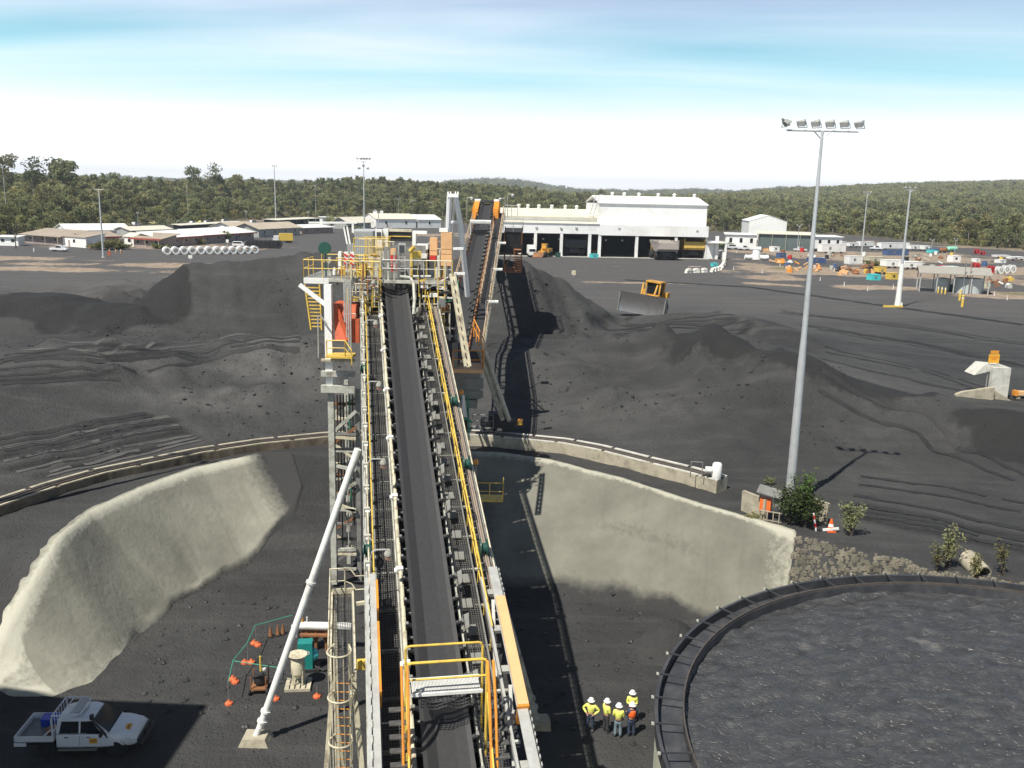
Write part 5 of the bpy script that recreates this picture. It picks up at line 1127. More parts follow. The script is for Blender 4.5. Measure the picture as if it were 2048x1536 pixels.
    for i in range(7): mb.cyl((-1.18, -.75+i*.25, .9), (-1.18, -.75+i*.25, 1.95), .018, n=5)
    mb.build('rack', u, True); MB(M_galv).box((-.22, 0, 2.03), (.36, 1.1, .02)).build('solar_panel', u)
    # fleet number plates
    for loc, rot, sz in (((.62, -.925, .82), (math.pi/2, 0, 0), (.34, .24)), ((1.98, -.30, 1.125), (-.0, .22, -1.57), (.36, .24))):
        pl = MB(M_plate).box((0, 0, 0), (sz[0], sz[1], .012)).build('number_plate', u); pl.location = loc; pl.rotation_euler = rot
        text_part('1381', sz[0]*.40, M_dark, pl, (0, 0, .008), (0, 0, 0))
    bx_ = u.matrix_basis @ Vector((-1.75, .42, .845))
    bxo = empty('tool_box', bx_, yaw, 'blue plastic tool box in the tray of the shaded utility', 'box'); mb = MB(M_brightblue); mb.b2(-.35, .35, -.25, .25, 0, .32); mb.build('tub', bxo); mb = MB(M_brightblue); mb.b2(-.38, .38, -.28, .28, .32, .38); mb.build('lid', bxo)
    bag = u.matrix_basis @ Vector((-1.4, -.2, .84)); o = MB(M_rust).lathe((0, 0, 0), [(0, 0), (.30, .03), (.34, .12), (.22, .24), (0, .28)], 12).build('canvas_bag', None, True); o.location = bag; tag(o, 'brown canvas bag lying in the tray of the shaded utility', 'bag')
hero_ute()

# ---- people
M_skin = pm('skin', (.45, .26, .18), .6, var=.08)
M_hv_y = pm('high_visibility_yellow', (.74, .76, .16), .7, var=.08, bump=.3, bscale=8); M_hv_o = pm('high_visibility_orange', (.85, .13, .02), .7, var=.08, bump=.3, bscale=8)
M_navy = pm('navy_cloth', (.03, .045, .08), .8, var=.2, bump=.3, bscale=8); M_jean = pm('faded_blue_cloth', (.16, .22, .25), .85, var=.15, bump=.3, bscale=8); M_khaki = pm('dark_cloth', (.035, .035, .04), .85, var=.2)
M_helm = pm('white_helmet', (.82, .82, .80), .3, var=.03)
def skin_obj(name, verts, edges, radii, mat, parent, root=0, sub=1):
    me = bpy.data.meshes.new(name); me.from_pydata(verts, edges, []); o = bpy.data.objects.new(name, me); col.objects.link(o); o.parent = parent
    md = o.modifiers.new('skin', 'SKIN'); md.use_smooth_shade = True
    for i, r in enumerate(radii): me.skin_vertices[0].data[i].radius = r if hasattr(r, '__len__') else (r, r)
    me.skin_vertices[0].data[root].use_root = True
    if sub: ss = o.modifiers.new('sub', 'SUBSURF'); ss.levels = sub; ss.render_levels = sub
    me.materials.append(mat); return o
def person(px, py, face, shirt, pants, label, arms='down', h=1.62, vest=None):
    g_ = G(px, py, 0); z0 = HT(g_.x, g_.y)
    e = empty('person', (g_.x, g_.y, z0), face, label, 'person', 'people on the pit floor'); k = h/1.78
    def S(v): return [tuple(c*k for c in p) for p in v]
    # x right, y forward
    if arms == 'hips': arm = lambda s: [(s*.20, 0, 1.44), (s*.42, -.06, 1.20), (s*.20, .10, 1.03)]
    elif arms == 'fold': arm = lambda s: [(s*.20, 0, 1.44), (s*.26, .02, 1.16), (s*-.04, .22, 1.16+.04*s)]
    elif arms == 'point': arm = lambda s: [(s*.20, 0, 1.44), (s*.27, .06, 1.16), (s*.20, .32, 1.14)] if s < 0 else [(s*.20, 0, 1.44), (s*.25, 0, 1.15), (s*.25, .08, .90)]
    else: arm = lambda s: [(s*.20, 0, 1.44), (s*.26, -.01, 1.15), (s*.25, .06, .88)]
    body = [(0, 0, .98), (0, -.01, 1.18), (0, 0, 1.42), (0, 0, 1.52), (0, .02, 1.62), (0, .03, 1.74)]; E_ = [(0, 1), (1, 2), (2, 3), (3, 4), (4, 5)]; R = [.12, .11, .12, .06, .085, .075]
    for s in (-1, 1):
        b = len(body); a = arm(s); body += a; E_ += [(2, b), (b, b+1), (b+1, b+2)]; R += [.06, .042, .032]
        d = (Vector(a[2])-Vector(a[1])).normalized(); hb = len(body)
        pal = Vector(a[2])+d*.07; body += [tuple(pal)]; E_ += [(b+2, hb)]; R += [(.035, .022)]
        side = Vector((0, 1, 0)) if abs(d.y) < .7 else Vector((1, 0, 0))
        for q in range(4):
            f0 = pal+side*(q-1.5)*.02+d*.03; f1 = f0+d*(.05+.01*(q in (1, 2)))+Vector((0, .01, -.01)); n0 = len(body); body += [tuple(f0), tuple(f1)]; E_ += [(hb, n0), (n0, n0+1)]; R += [.010, .009]
        n0 = len(body); t0 = Vector(a[2])+d*.03+side*.04; body += [tuple(t0), tuple(t0+d*.045+side*.015)]; E_ += [(b+2, n0), (n0, n0+1)]; R += [.011, .009]
    for s in (-1, 1):
        b = len(body); body += [(s*.10, 0, .92), (s*.12, .02, .50), (s*.13, -.02, .10), (s*.14, .14, .05)]; E_ += [(0, b), (b, b+1), (b+1, b+2), (b+2, b+3)]; R += [.085, .055, .04, .035]
    skin_obj('body', S(body), E_, R, M_skin, e)
    v = [(0, 0, .97), (0, -.01, 1.18), (0, 0, 1.42), (0, 0, 1.50)]; E2 = [(0, 1), (1, 2), (2, 3)]; r2 = [(.17, .13), (.16, .125), (.18, .13), .08]
    for s in (-1, 1):
        a = arm(s); b = len(v); v += a; E2 += [(2, b), (b, b+1), (b+1, b+2)]; r2 += [.085, .062, .048]
    skin_obj('shirt', S(v), E2, r2, shirt, e)
    if vest: skin_obj('vest', S([(0, 0, 1.0), (0, -.01, 1.2), (0, 0, 1.40), (0, 0, 1.47)]), [(0, 1), (1, 2), (2, 3)], [(.20, .155), (.195, .15), (.215, .16), .11], vest, e)
    v = [(0, 0, .99), (0, 0, .90)]; E2 = [(0, 1)]; r2 = [(.165, .13), (.17, .135)]
    for s in (-1, 1):
        b = len(v); v += [(s*.10, 0, .82), (s*.12, .02, .50), (s*.13, -.02, .10)]; E2 += [(1, b), (b, b+1), (b+1, b+2)]; r2 += [.105, .082, .068]
    skin_obj('trousers', S(v), E2, r2, pants, e)
    for s in (-1, 1): skin_obj('boot', S([(s*.13, -.06, .07), (s*.135, .06, .06), (s*.14, .17, .045)]), [(0, 1), (1, 2)], [.06, .058, .045], M_khaki, e)
    mb = MB(M_khaki); mb.lathe((0, 0, 0.985*k), [(.178, -.025), (.182, 0), (.178, .025)], 14, caps=False); o = mb.build('belt', e, True); o.scale = (1.0, .78, 1); 
    mb = MB(M_helm); mb.lathe((0, .02*k, 1.71*k), [(.165, -.01), (.165, .005), (.125, .02), (.122, .07), (.095, .125), (.05, .15), (0, .158)], 16); mb.build('helmet', e, True)
    return e
person(1180, 1462, R_(160), M_hv_y, M_navy, 'person in yellow shirt and white helmet standing in the conveyor shadow, hands on hips', 'hips')
person(1211, 1464, R_(-60), M_hv_y, M_khaki, 'person in yellow and dark shirt half out of the shadow, second from left', 'fold')
person(1235, 1474, R_(-12), M_hv_y, M_jean, 'person in pale yellow shirt and faded blue trousers with back to the viewer', 'fold')
person(1262, 1472, R_(10), M_navy, M_navy, 'person in orange vest over dark clothes beside the round tank', 'point', vest=M_hv_o)
person(1262, 1446, R_(175), M_hv_y, M_navy, 'person in yellow shirt facing the viewer behind the orange vest', 'fold')

# ---- barricade: orange feet, thin posts and green rope
feet = [((458, 1408), 1, 'nearest the support strut pad'), ((468, 1362), 2, 'second from the left corner'), ((496, 1326), 2, 'at the left bend of the rope'), ((512, 1289), 2, 'farthest up the pit floor'), ((551, 1399), 1, 'behind the white strut'), ((634, 1394), 1, 'beside the caged ladder')]
fp = []
for i, ((a, b), n_, wh) in enumerate(feet):
    q = G(a, b, 0); e = empty('barricade_post', (q.x, q.y, HT(q.x, q.y)), random.uniform(0, 3), f'thin barricade post on an orange foot, {wh}', 'barricade', 'rope barricade'); fp.append(q)
    for j in range(n_):
        mb = MB(M_orange if False else pm('orange_rubber', (.62, .13, .04), .7, var=.2)); mb.lathe(((j-.5*(n_-1))*.34, 0, 0), [(.20, 0), (.19, .08), (.13, .12), (.07, .16), (.05, .22), (0, .23)], 8); mb.build('foot', e)
    mb = MB(M_steel); mb.cyl((0, 0, .1), (0, 0, 1.15 if i < 4 else .6), .018, n=5); mb.build('rod', e)
rope = MB(pm('green_rope', (.04, .30, .20), .7, var=.2)); R0 = [G(458, 1408, 0), G(468, 1362, 0), G(496, 1326, 0), G(512, 1289, 0), G(585, 1268, 0)]
rope.tube([(q.x, q.y, 1.12) for q in R0], .022, 5); q = R0[1]; q2 = G(556, 1372, 0); rope.tube([(q.x, q.y, 1.1), (q2.x, q2.y, 1.0)], .022, 5)
o = rope.build('barricade_rope'); tag(o, 'green rope strung between the thin barricade posts', 'rope')
for i, (a, b) in enumerate(((541, 1273), (556, 1270), (566, 1268))):
    q = G(a, b, 0); e = empty('traffic_cone', (q.x, q.y, 0.0), 0, ('dull red traffic cone behind the barricade, ' + ('leftmost of three', 'middle of three', 'rightmost of three')[i]), 'cone', 'cones behind the barricade')
    MB(M_rust).lathe((0, 0, .04), [(.13, 0), (.03, .55), (0, .56)], 10).build('cone', e, True); MB(M_dark).box((0, 0, .03), (.32, .32, .05)).build('base', e)
# pump trolley
q = G(520, 1380, 0); e = empty('pump_trolley', (q.x, q.y, HT(q.x, q.y)), .1, 'rusty pump trolley with a tall handle inside the roped area', 'trolley')
mb = MB(M_rust); mb.b2(-.38, .38, -.45, .45, .22, .30)
for x in (-.36, .36):
    for y in (-.4, .4): mb.bar((x, y, .25), (x, y, .95), .05)
mb.build('frame', e)
mb = MB(M_dark); mb.lathe((0, 0, .45), [(.28, 0), (.30, .25), (.22, .5), (0, .52)], 12); mb.tube([(-.3, -.2, .8), (0, -.35, .95), (.3, -.1, .85), (.1, .3, .9)], .05, 6); mb.build('pump', e, True)
mb = MB(M_yellow); mb.cyl((.05, .1, .9), (.05, .1, 1.75), .05, n=8); mb.build('handle', e); MB(M_lens).lathe((.22, .1, 1.05), [(.09, -.05), (.09, .05), (0, .06)], 10).build('gauge', e)
for x in (-.42, .42): wheel(e, (x, -.42, .16), .16, .10, M_rust, (1, 0, 0))
# cream blasting pot on a pallet
q = G(597, 1372, 0); e = empty('blast_pot', (q.x, q.y, HT(q.x, q.y)), .12, 'cream cylindrical blasting pot with a dished top standing on a pallet', 'pot')
mb = MB(M_cream); mb.lathe((0, 0, .75), [(.10, -.28), (.34, .0), (.34, .75), (.30, .82), (.45, .92), (.47, .97), (.40, .97), (.12, .84), (0, .84)], 20); mb.build('vessel', e, True)
for i in range(4):
    a = math.pi/4+i*math.pi/2; MB(M_cream).bar((.30*math.cos(a), .30*math.sin(a), .15), (.32*math.cos(a), .32*math.sin(a), .95), .07).build('leg', e)
mb = MB(pm('pallet_wood', (.42, .38, .28), .85, var=.25))
for i in range(5): mb.b2(-.62+i*.26, -.42+i*.26, -.55, .55, .12, .15)
for y in (-.5, 0, .5): mb.b2(-.62, .62, y-.05, y+.05, .0, .12)
mb.build('pallet', e); mb = MB(M_dark); mb.tube([(-.3, .1, .9), (-.7, .2, .8), (-.8, .3, .2), (-1.0, .2, .04)], .03, 6); mb.build('hose', e)
# teal motor unit
q = G(612, 1338, 0); e = empty('motor_unit', (q.x, q.y, HT(q.x, q.y)), .15, 'teal motor housing with an oval badge beside the blasting pot', 'motor')
mb = MB(M_teal); mb.b2(-.36, .36, -.3, .3, .15, 1.55); mb.build('housing', e); mb = MB(M_ltteal); mb.lathe((.4, .1, .75), [(.05, -.1), (.32, -.08), (.34, .05), (.20, .22), (0, .24)], 16, axis=(1, 0, 0)); mb.build('fan_cover', e, True)
mb = MB(M_lens); mb.lathe((0, -.31, 1.05), [(.24, -.004), (.24, .004), (.18, .006), (.18, -.004)], 20, axis=(0, -1, 0), caps=False); o = mb.build('badge', e, True); o.scale = (1, 1, .55); o.location = (0, 0, .47)
mb = MB(M_dark); mb.b2(-.5, .7, -.4, .4, 0, .15); mb.tube([(.3, -.1, .3), (.9, -.4, .1), (1.4, -.2, .05), (1.5, .3, .06), (.8, .6, .05)], .05, 6); mb.build('base', e)
# rusty valve set with white pipe
q = G(640, 1300, 0); e = empty('valve_station', (q.x, q.y, HT(q.x, q.y)), 0, 'rusty valve station under a thick white pipe left of the landing', 'valve station')
mb = MB(M_rust)
for x in (-.7, -.2, .35): mb.cyl((x, 0, 0), (x, 0, 1.3), .09, n=8); mb.lathe((x, 0, .8), [(.2, -.06), (.2, .06)], 12, axis=(0, 1, 0))
mb.b2(-1.0, .7, -.3, .3, .9, 1.0); mb.build('valves', e); mb = MB(M_white); zz_ = AT(640, 1252, q.y).z; mb.cyl((-1.3, 0, zz_), (1.7, 0, zz_), .22, n=14); mb.cyl((-1.3, 0, zz_), (-1.3, 0, zz_-.6), .2, n=12); mb.build('pipe', e, True)
mb = MB(M_steel); mb.bar((-1.1, .1, 0), (-1.1, .1, zz_-.2), .1); mb.bar((1.2, .1, 0), (1.2, .1, zz_-.2), .1); mb.build('stand', e)
mb = MB(M_orange); mb.cyl((-.9, 0, zz_+.1), (-.9, 0, zz_+1.0), .06, n=8); mb.use(M_lens).cyl((-.65, 0, zz_+.1), (-.65, 0, zz_+.5), .05, n=8); mb.build('riser', e)

# ================================================================== light poles
def flood(parent, loc, yaw, tilt=0.5, s=1.0):
    mb = MB(M_galv); mb.add([(-.26*s, -.10*s, -.16*s), (.26*s, -.10*s, -.16*s), (.26*s, -.10*s, .16*s), (-.26*s, -.10*s, .16*s), (-.16*s, .26*s, -.10*s), (.16*s, .26*s, -.10*s), (.16*s, .26*s, .10*s), (-.16*s, .26*s, .10*s)], [(3, 2, 1, 0), (4, 5, 6, 7), (0, 1, 5, 4), (1, 2, 6, 5), (2, 3, 7, 6), (3, 0, 4, 7)])
    mb.use(M_steel).cyl((0, .26*s, 0), (0, .42*s, 0), .08*s, n=8); mb.bar((-.28*s, .05, 0), (-.28*s, .05, -.3*s), .03); mb.bar((.28*s, .05, 0), (.28*s, .05, -.3*s), .03); mb.bar((-.28*s, .05, -.3*s), (.28*s, .05, -.3*s), .03)
    o = mb.build('floodlight', parent); o.location = loc; o.rotation_euler = (tilt, 0, yaw)
    MB(M_lens).box((0, -.105*s, 0), (.48*s, .02, .28*s)).build('lens', o)
def light_pole(base, top, r0, r1, label, heads=6, width=4.2, group='floodlight poles', s=1.0, steps=True, drop=(0, 0)):
    base, top = Vector(base), Vector(top); e = empty('light_pole', base, 0, label, 'light pole', group); d = top-base
    mb = MB(M_pole); zs = [0, .4, .47, .96, 1.0] if steps else [0, 1]; rs = [r0, r0*.80, r0*.62, r1, r1] if steps else [r0, r1]
    prof = [(r, d.z*t) for r, t in zip(rs, zs)]
    mb.lathe((0, 0, 0), prof, 14); mb.build('shaft', e, True)
    mb = MB(M_dark if False else M_concl); mb.lathe((0, 0, -.3), [(r0*1.9, 0), (r0*1.9, .4), (r0*1.2, .42)], 12); mb.build('footing', e)
    mb = MB(M_pole); mb.cyl((-width/2, 0, d.z), (width/2, 0, d.z), .06*s, n=6); mb.tube([(-.5*s, 0, d.z), (0, 0, d.z-.5*s), (.5*s, 0, d.z)], .05*s, 6); mb.build('crossarm', e)
    for i in range(heads):
        x = -width/2+width*i/max(1, heads-1) if heads > 1 else 0
        yaw = (1.9 if i == 0 else -1.0 if i == heads-1 else -.75) if heads > 3 else (.6 if i % 2 else -.6)
        flood(e, (x, 0, d.z+.42*s), yaw, .5, s)
    return e
pt_ = AT(1645, 262, 55.0); bz = HT(18.9, 55)
mp_main = light_pole((pt_.x, 55.0, bz), pt_, .30, .085, 'tall grey floodlight pole in the right foreground carrying a row of six lamps')
mp_main.rotation_euler = (0, 0, -.02)
ql = G(408, 927, 5); light_pole((ql.x-.41*23.4, ql.y-.50*23.4, HT(ql.x-.41*23.4, ql.y-.50*23.4)), (ql.x, ql.y, 28.6), .33, .09, 'matching grey floodlight pole standing left of the view, seen by its long thin shadow')
def pole_px(b, t, r, label, heads, width, s=1.0, z=None):
    g_ = G(b[0], b[1], 5.0); zt = HT(g_.x, g_.y); T = AT(t[0], t[1], g_.y); return light_pole((g_.x, g_.y, zt), (g_.x, g_.y, T.z), r, r*.45, label, heads, width, 'floodlight poles', s, False)
pole_px((207, 515), (199, 379), .30, 'bare grey light pole on the left in front of the long huts', 2, 2.5, .6)
pole_px((552, 447), (549, 334), .42, 'grey light pole beside the tan roofed huts', 3, 2.2, 1.5)
e = pole_px((729, 487), (729, 322), .30, 'grey light pole with a cluster of floodlights behind the transfer tower', 5, 4.2, 1.9)
for dx, dz_ in ((-1.6, -2.6), (.0, -1.6), (1.6, -2.6)): flood(e, (dx, -.3, AT(729, 322, e.location.y).z-e.location.z+dz_), random.uniform(-.5, .5), .4, 1.9)
pole_px((1722, 517), (1735, 388), .28, 'slim grey light pole among the trailers on the right', 3, 2.4, 1.3)
e = pole_px((1795, 614), (1818, 380), .30, 'pale light pole on a yellow base at the edge of the coal yard', 3, 1.8, .9)
mb = MB(M_yellow); mb.b2(-2.9, .7, -.75, -.35, 0, .35); mb.b2(.3, .7, -.35, .7, 0, .3); mb.build('bump_rail', e)
mb = MB(M_white); mb.lathe((0, 0, 0), [(.62, 0), (.5, 2.5), (.40, 8), (.36, 8)], 12); mb.b2(-.1, .7, -.4, .4, .3, .9); mb.build('lower_shaft', e, True)
for b, t, w, lab in (((277, 457), (275, 426), 1.0, 'short street light beside the car park behind the huts'), ((632, 452), (631, 372), 1.0, 'thin pole left of the transfer tower by the forest edge'), ((797, 440), (797, 398), 3.2, 'slim street light behind the white sheds, leftmost of four'), ((826, 440), (826, 402), 2.6, 'slim street light behind the white sheds, second of four'), ((860, 440), (860, 405), 3.2, 'slim street light behind the white sheds, third of four'), ((891, 440), (891, 405), 2.0, 'slim street light behind the mast, rightmost of four'), ((1594, 505), (1596, 452), 1.6, 'pale street light in front of the dark green shed'), ((1862, 505), (1862, 481), 1.4, 'small street light behind the white vans'), ((1909, 505), (1909, 480), 1.4, 'small street light beside the green tank'), ((617, 452), (617, 424), 1.2, 'short street light above the carport'), ((493, 452), (492, 424), 1.2, 'short street light between the huts and the forest'), ((17, 470), (14, 335), .8, 'thin power pole at the far left forest edge'), ((377, 445), (376, 372), .6, 'thin power pole in the forest behind the car park'), ((1815, 470), (1817, 440), .6, 'thin pole at the right forest edge')):
    pole_px(b, t, .13, lab, 2, w, 1.0)
# ---- concrete bund round the big pole, switch box, cone, barrier
e = empty('concrete_bund', (16.8, 52.6, 5), 0, 'low pale concrete wall around the base of the foreground light pole', 'wall')
def wallpx(a, b, hgt, th, z=5.0):
    A_, B_ = G(*a, z), G(*b, z); A_.z = HT(A_.x, A_.y)-.2; B_.z = HT(B_.x, B_.y)-.2; o_ = Vector((16.8, 52.6, 5)); A_ -= o_; B_ -= o_; mb = MB(M_conc); mb.bar(A_+Vector((0, 0, hgt/2)), B_+Vector((0, 0, hgt/2)), th, hgt); mb.build('wall', e)
wallpx((1484, 1022), (1530, 1042), 1.5, .22); wallpx((1606, 1030), (1654, 1046), 1.5, .22)
q = G(1535, 1040, 5); e = empty('switch_box', (q.x, q.y, HT(q.x, q.y)), -.45, 'orange switch box under a small grey pitched roof by the concrete wall', 'switch box')
mb = MB(pm('bright_orange_red', (.75, .16, .03), .5, var=.1)); mb.b2(-.5, .15, -.25, .2, .55, 1.35); mb.build('cabinet', e)
mb = MB(M_steel); mb.add([(-.7, -.5, 1.75), (.8, -.5, 1.55), (.8, .5, 1.75), (-.7, .5, 1.95), (-.7, -.5, 1.80), (.8, -.5, 1.60), (.8, .5, 1.80), (-.7, .5, 2.0)], [(3, 2, 1, 0), (4, 5, 6, 7), (0, 1, 5, 4), (1, 2, 6, 5), (2, 3, 7, 6), (3, 0, 4, 7)]); mb.build('roof', e)
for x, y in ((-.6, .4), (.7, .4), (.7, -.4)): MB(M_steel).bar((x, y, 0), (x, y, 1.7), .07).build('post', e)
mb = MB(M_steel); mb.b2(.3, .6, -.2, .2, .9, 1.5); mb.build('meter', e); mb = MB(M_conc)
for i in range(4): mb.bar((-.3+i*.35, -.55, 0), (-.3+i*.35, -.55, .75), .06)
mb.bar((-.4, -.55, .15), (.9, -.55, .15), .05); mb.bar((-.4, -.55, .7), (.9, -.55, .7), .05); mb.build('guard_rail', e)
q = G(1632, 1062, 5); e = empty('marker_post', (q.x, q.y, HT(q.x, q.y)), 0, 'leaning red and white marker post beside the concrete wall', 'post'); mb = MB(M_white); mb.bar((0, 0, 0), (-.25, 0, 1.1), .09); mb.use(M_red).bar((-.06, -.01, .25), (-.11, -.01, .5), .095).bar((-.17, -.01, .75), (-.22, -.01, .98), .095); mb.build('post', e)
q = G(1661, 1062, 5); e = empty('traffic_cone', (q.x, q.y, HT(q.x, q.y)), 0, 'orange and white traffic cone lying against a small frame by the marker post', 'cone'); MB(M_hv_o).lathe((0, 0, .05), [(.22, 0), (.06, .7), (0, .72)], 12).build('cone', e, True); MB(M_white).lathe((0, 0, .05), [(.165, .25), (.125, .42)], 12, caps=False).build('band', e, True); MB(M_hv_o).box((0, 0, .03), (.5, .5, .06)).build('base', e); MB(M_white).bar((-.5, -.1, .1), (.4, -.2, .25), .12).build('cross_bar', e)
# right side: wedge walls with sign
q = G(1992, 800, 5); e = empty('retaining_wall', (q.x, q.y, HT(q.x, q.y)), 0.0, 'pale concrete retaining block with sloping wing walls at the right edge', 'wall')
mb = MB(M_concl); mb.b2(-.7, 1.1, 0, .5, -.3, 3.1); mb.build('block', e)
mb = MB(M_conc); mb.prism([(-4.6, -.2), (-.75, -1.0), (-.75, 1.3), (-3.8, .75), (-4.4, .5)], -.9, -.4); mb.build('wing_wall', e)
mb = MB(M_conc); mb.prism([(-.72, -.8), (3.0, -1.4), (2.9, -1.0), (-.72, 1.0)], -.5, -.05); mb.build('wing_wall', e)
mb = MB(M_concl); mb.prism([(-2.2, 2.2), (-1.2, 3.3), (1.1, 3.1), (1.1, 2.9), (-.7, 2.6)], .6, 2.6); mb.build('top_slab', e)
q2 = AT(1986, 728, q.y+.8); e = empty('warning_sign', (q2.x, q2.y, HT(q2.x, q2.y)), 0.05, 'orange warning sign on two posts above the concrete retaining block', 'sign')
for x in (-.42, .42): MB(M_galv).bar((x, 0, 0), (x, 0, q2.z+.6-e.location.z), .06).build('post', e)
zt_ = q2.z-e.location.z
mb = MB(M_plate); mb.b2(-.55, .55, -.06, -.03, zt_+.1, zt_+1.0); mb.build('panel', e); mb = MB(M_plate); mb.b2(-.42, .42, -.06, -.03, zt_+1.06, zt_+1.36); mb.build('header_panel', e)
text_part('CAUTION', .19, M_red, e, (0, -.065, zt_+1.21), (math.pi/2, 0, 0)); text_part('STOCKPILE\nAREA', .19, M_red, e, (0, -.065, zt_+.58), (math.pi/2, 0, 0))
q = G(2040, 798, 5); e = empty('road_barrier', (q.x, q.y, HT(q.x, q.y)), 0, 'low orange and cream barrier at the right edge beside the wing wall', 'barrier'); mb = MB(M_pale_orange); mb.b2(-.7, 3, -.3, .3, .35, .75); mb.use(M_orange).b2(-.72, -.4, -.32, .32, .3, .8); mb.build('beam', e); MB(M_conc).b2(-.5, -.1, -.2, .2, -.2, .35).build('foot', e); MB(M_conc).b2(2, 2.4, -.2, .2, -.2, .35).build('foot', e)
# culvert pipe
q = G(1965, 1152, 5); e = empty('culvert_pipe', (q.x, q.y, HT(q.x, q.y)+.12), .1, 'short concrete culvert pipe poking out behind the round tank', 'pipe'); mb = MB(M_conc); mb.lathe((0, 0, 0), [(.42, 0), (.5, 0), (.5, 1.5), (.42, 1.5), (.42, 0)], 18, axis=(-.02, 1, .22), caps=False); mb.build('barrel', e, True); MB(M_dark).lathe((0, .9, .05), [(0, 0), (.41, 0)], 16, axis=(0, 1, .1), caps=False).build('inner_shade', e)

# ================================================================== bulldozer
M_doz = pm('dozer_yellow', (.62, .32, .04), .5, var=.12, dirt=(.06, .05, .045), dirt_amt=.6, dscale=.8)
def dozer(loc, rz, tilt, label, k=1.0):
    d = empty('bulldozer', loc, 0, label, 'bulldozer'); d.rotation_mode = 'XYZ'; d.matrix_world = Matrix.Translation(loc) @ Matrix.Rotation(tilt, 4, 'Y') @ Matrix.Rotation(rz, 4, 'Z') @ Matrix.Scale(k, 4)
    for s in (-1, 1):
        mb = MB(M_dark); prof = [(-2.7, .9), (-2.3, .25), (-1.6, 0), (1.5, 0), (2.1, .2), (2.5, .7), (2.3, 1.15), (-.9, 2.0), (-1.5, 2.0)]
        mb.prismx([(y, z) for y, z in prof], s*1.15, s*1.75); o = mb.build('track', d)
        pad = MB(M_dark)
        for i in range(14): y = -1.5+i*.23; pad.b2(s*1.1, s*1.8, y, y+.14, -.06, .02)
        pad.build('track_pads', o); MB(M_steel).bar((s*1.83, -2.2, .6), (s*1.83, 2.2, .5), .08, .4).build('track_frame', o)
        mb = MB(M_doz); mb.bar((s*1.95, -.6, .7), (s*2.0, 3.2, .7), .25, .35); mb.build('push_arm', d)
        mb = MB(M_doz); mb.cyl((s*.85, 2.0, 2.3), (s*.95, 1.4, 3.9), .13, n=8); mb.build('lift_cylinder', d)
    mb = MB(M_doz); mb.b2(-.85, .85, -.4, 2.5, .8, 2.35); mb.b2(-.7, .7, -2.8, -.4, .7, 2.1); mb.build('hull', d)
    MB(M_dark).b2(-.7, .7, 2.5, 2.53, 1.0, 2.25).build('grille', d)
    mb = MB(M_doz); mb.b2(-1.0, 1.0, -2.0, .2, 2.1, 2.5); mb.b2(-1.05, 1.05, -2.1, .3, 4.05, 4.25)
    for x in (-.95, .95):
        for y in (-1.9, .1): mb.bar((x, y, 2.5), (x, y, 4.1), .18)
    mb.build('cab_frame', d); mb = MB(M_glass); mb.b2(-.86, .86, -1.8, .0, 2.5, 4.05); mb.build('cab_glass', d)
    mb = MB(M_doz); mb.b2(.95, 1.7, -2.5, -1.2, 2.2, 2.9); mb.build('fuel_tank', d); mb = MB(M_doz); mb.b2(-1.7, -.95, -2.5, -1.2, 2.2, 2.9); mb.build('fuel_tank', d)
    mb = MB(M_steel); mb.cyl((.5, 1.2, 2.3), (.5, 1.2, 3.6), .09, n=8); mb.tube([(1.3, -2.4, 2.9), (1.9, -2.6, 3.6), (1.6, -2.0, 3.9)], .05, 6); mb.build('exhaust', d)
    # blade: curved mouldboard
    n = 12; W = 3.15; vs = []; prof = []
    for i in range(n+1):
        t = i/n; a = (t-.42)*1.5; prof.append((3.95-.55*math.cos(a)*1.0-.0+.15, .05+t*2.6))
    mb = MB(M_chrome); V = []
    for side in (-W, -W*.8, W*.8, W):
        for y, z in prof: V.append((side, y+(.22 if abs(side) == W else 0), z))
    for y, z in prof: pass
    m_ = n+1; F = [(a*m_+i, a*m_+i+1, (a+1)*m_+i+1, (a+1)*m_+i) for a in range(3) for i in range(n)]
    b0 = len(V); V += [(x, y-.12, z) for x, y, z in V]; F += [tuple(b0+i for i in reversed(f)) for f in F]
    for a in range(3): F += [(a*m_, (a+1)*m_, b0+(a+1)*m_, b0+a*m_), (a*m_+n, b0+a*m_+n, b0+(a+1)*m_+n, (a+1)*m_+n)]
    F += [(i, b0+i, b0+i+1, i+1) for i in range(n)]+[(3*m_+i, 3*m_+i+1, b0+3*m_+i+1, b0+3*m_+i) for i in range(n)]
    mb.add(V, F); mb.build('blade', d, True)
    mb = MB(M_steel); mb.b2(-W, -W+.12, 3.2, 4.0, .0, 2.5); mb.b2(W-.12, W, 3.2, 4.0, .0, 2.5); mb.b2(-W, W, 3.0, 3.25, .3, .6); mb.b2(-W, W, 3.05, 3.28, 1.5, 1.75); mb.build('blade_frame', d)
    return d
cq = AT(1293, 622, 118.0); dz_ = HT(cq.x, cq.y+1.5)
dozer((cq.x+.5, 119.0, dz_+.3), R_(154), R_(6.5), 'yellow bulldozer with a wide polished steel blade on the coal stockpile')
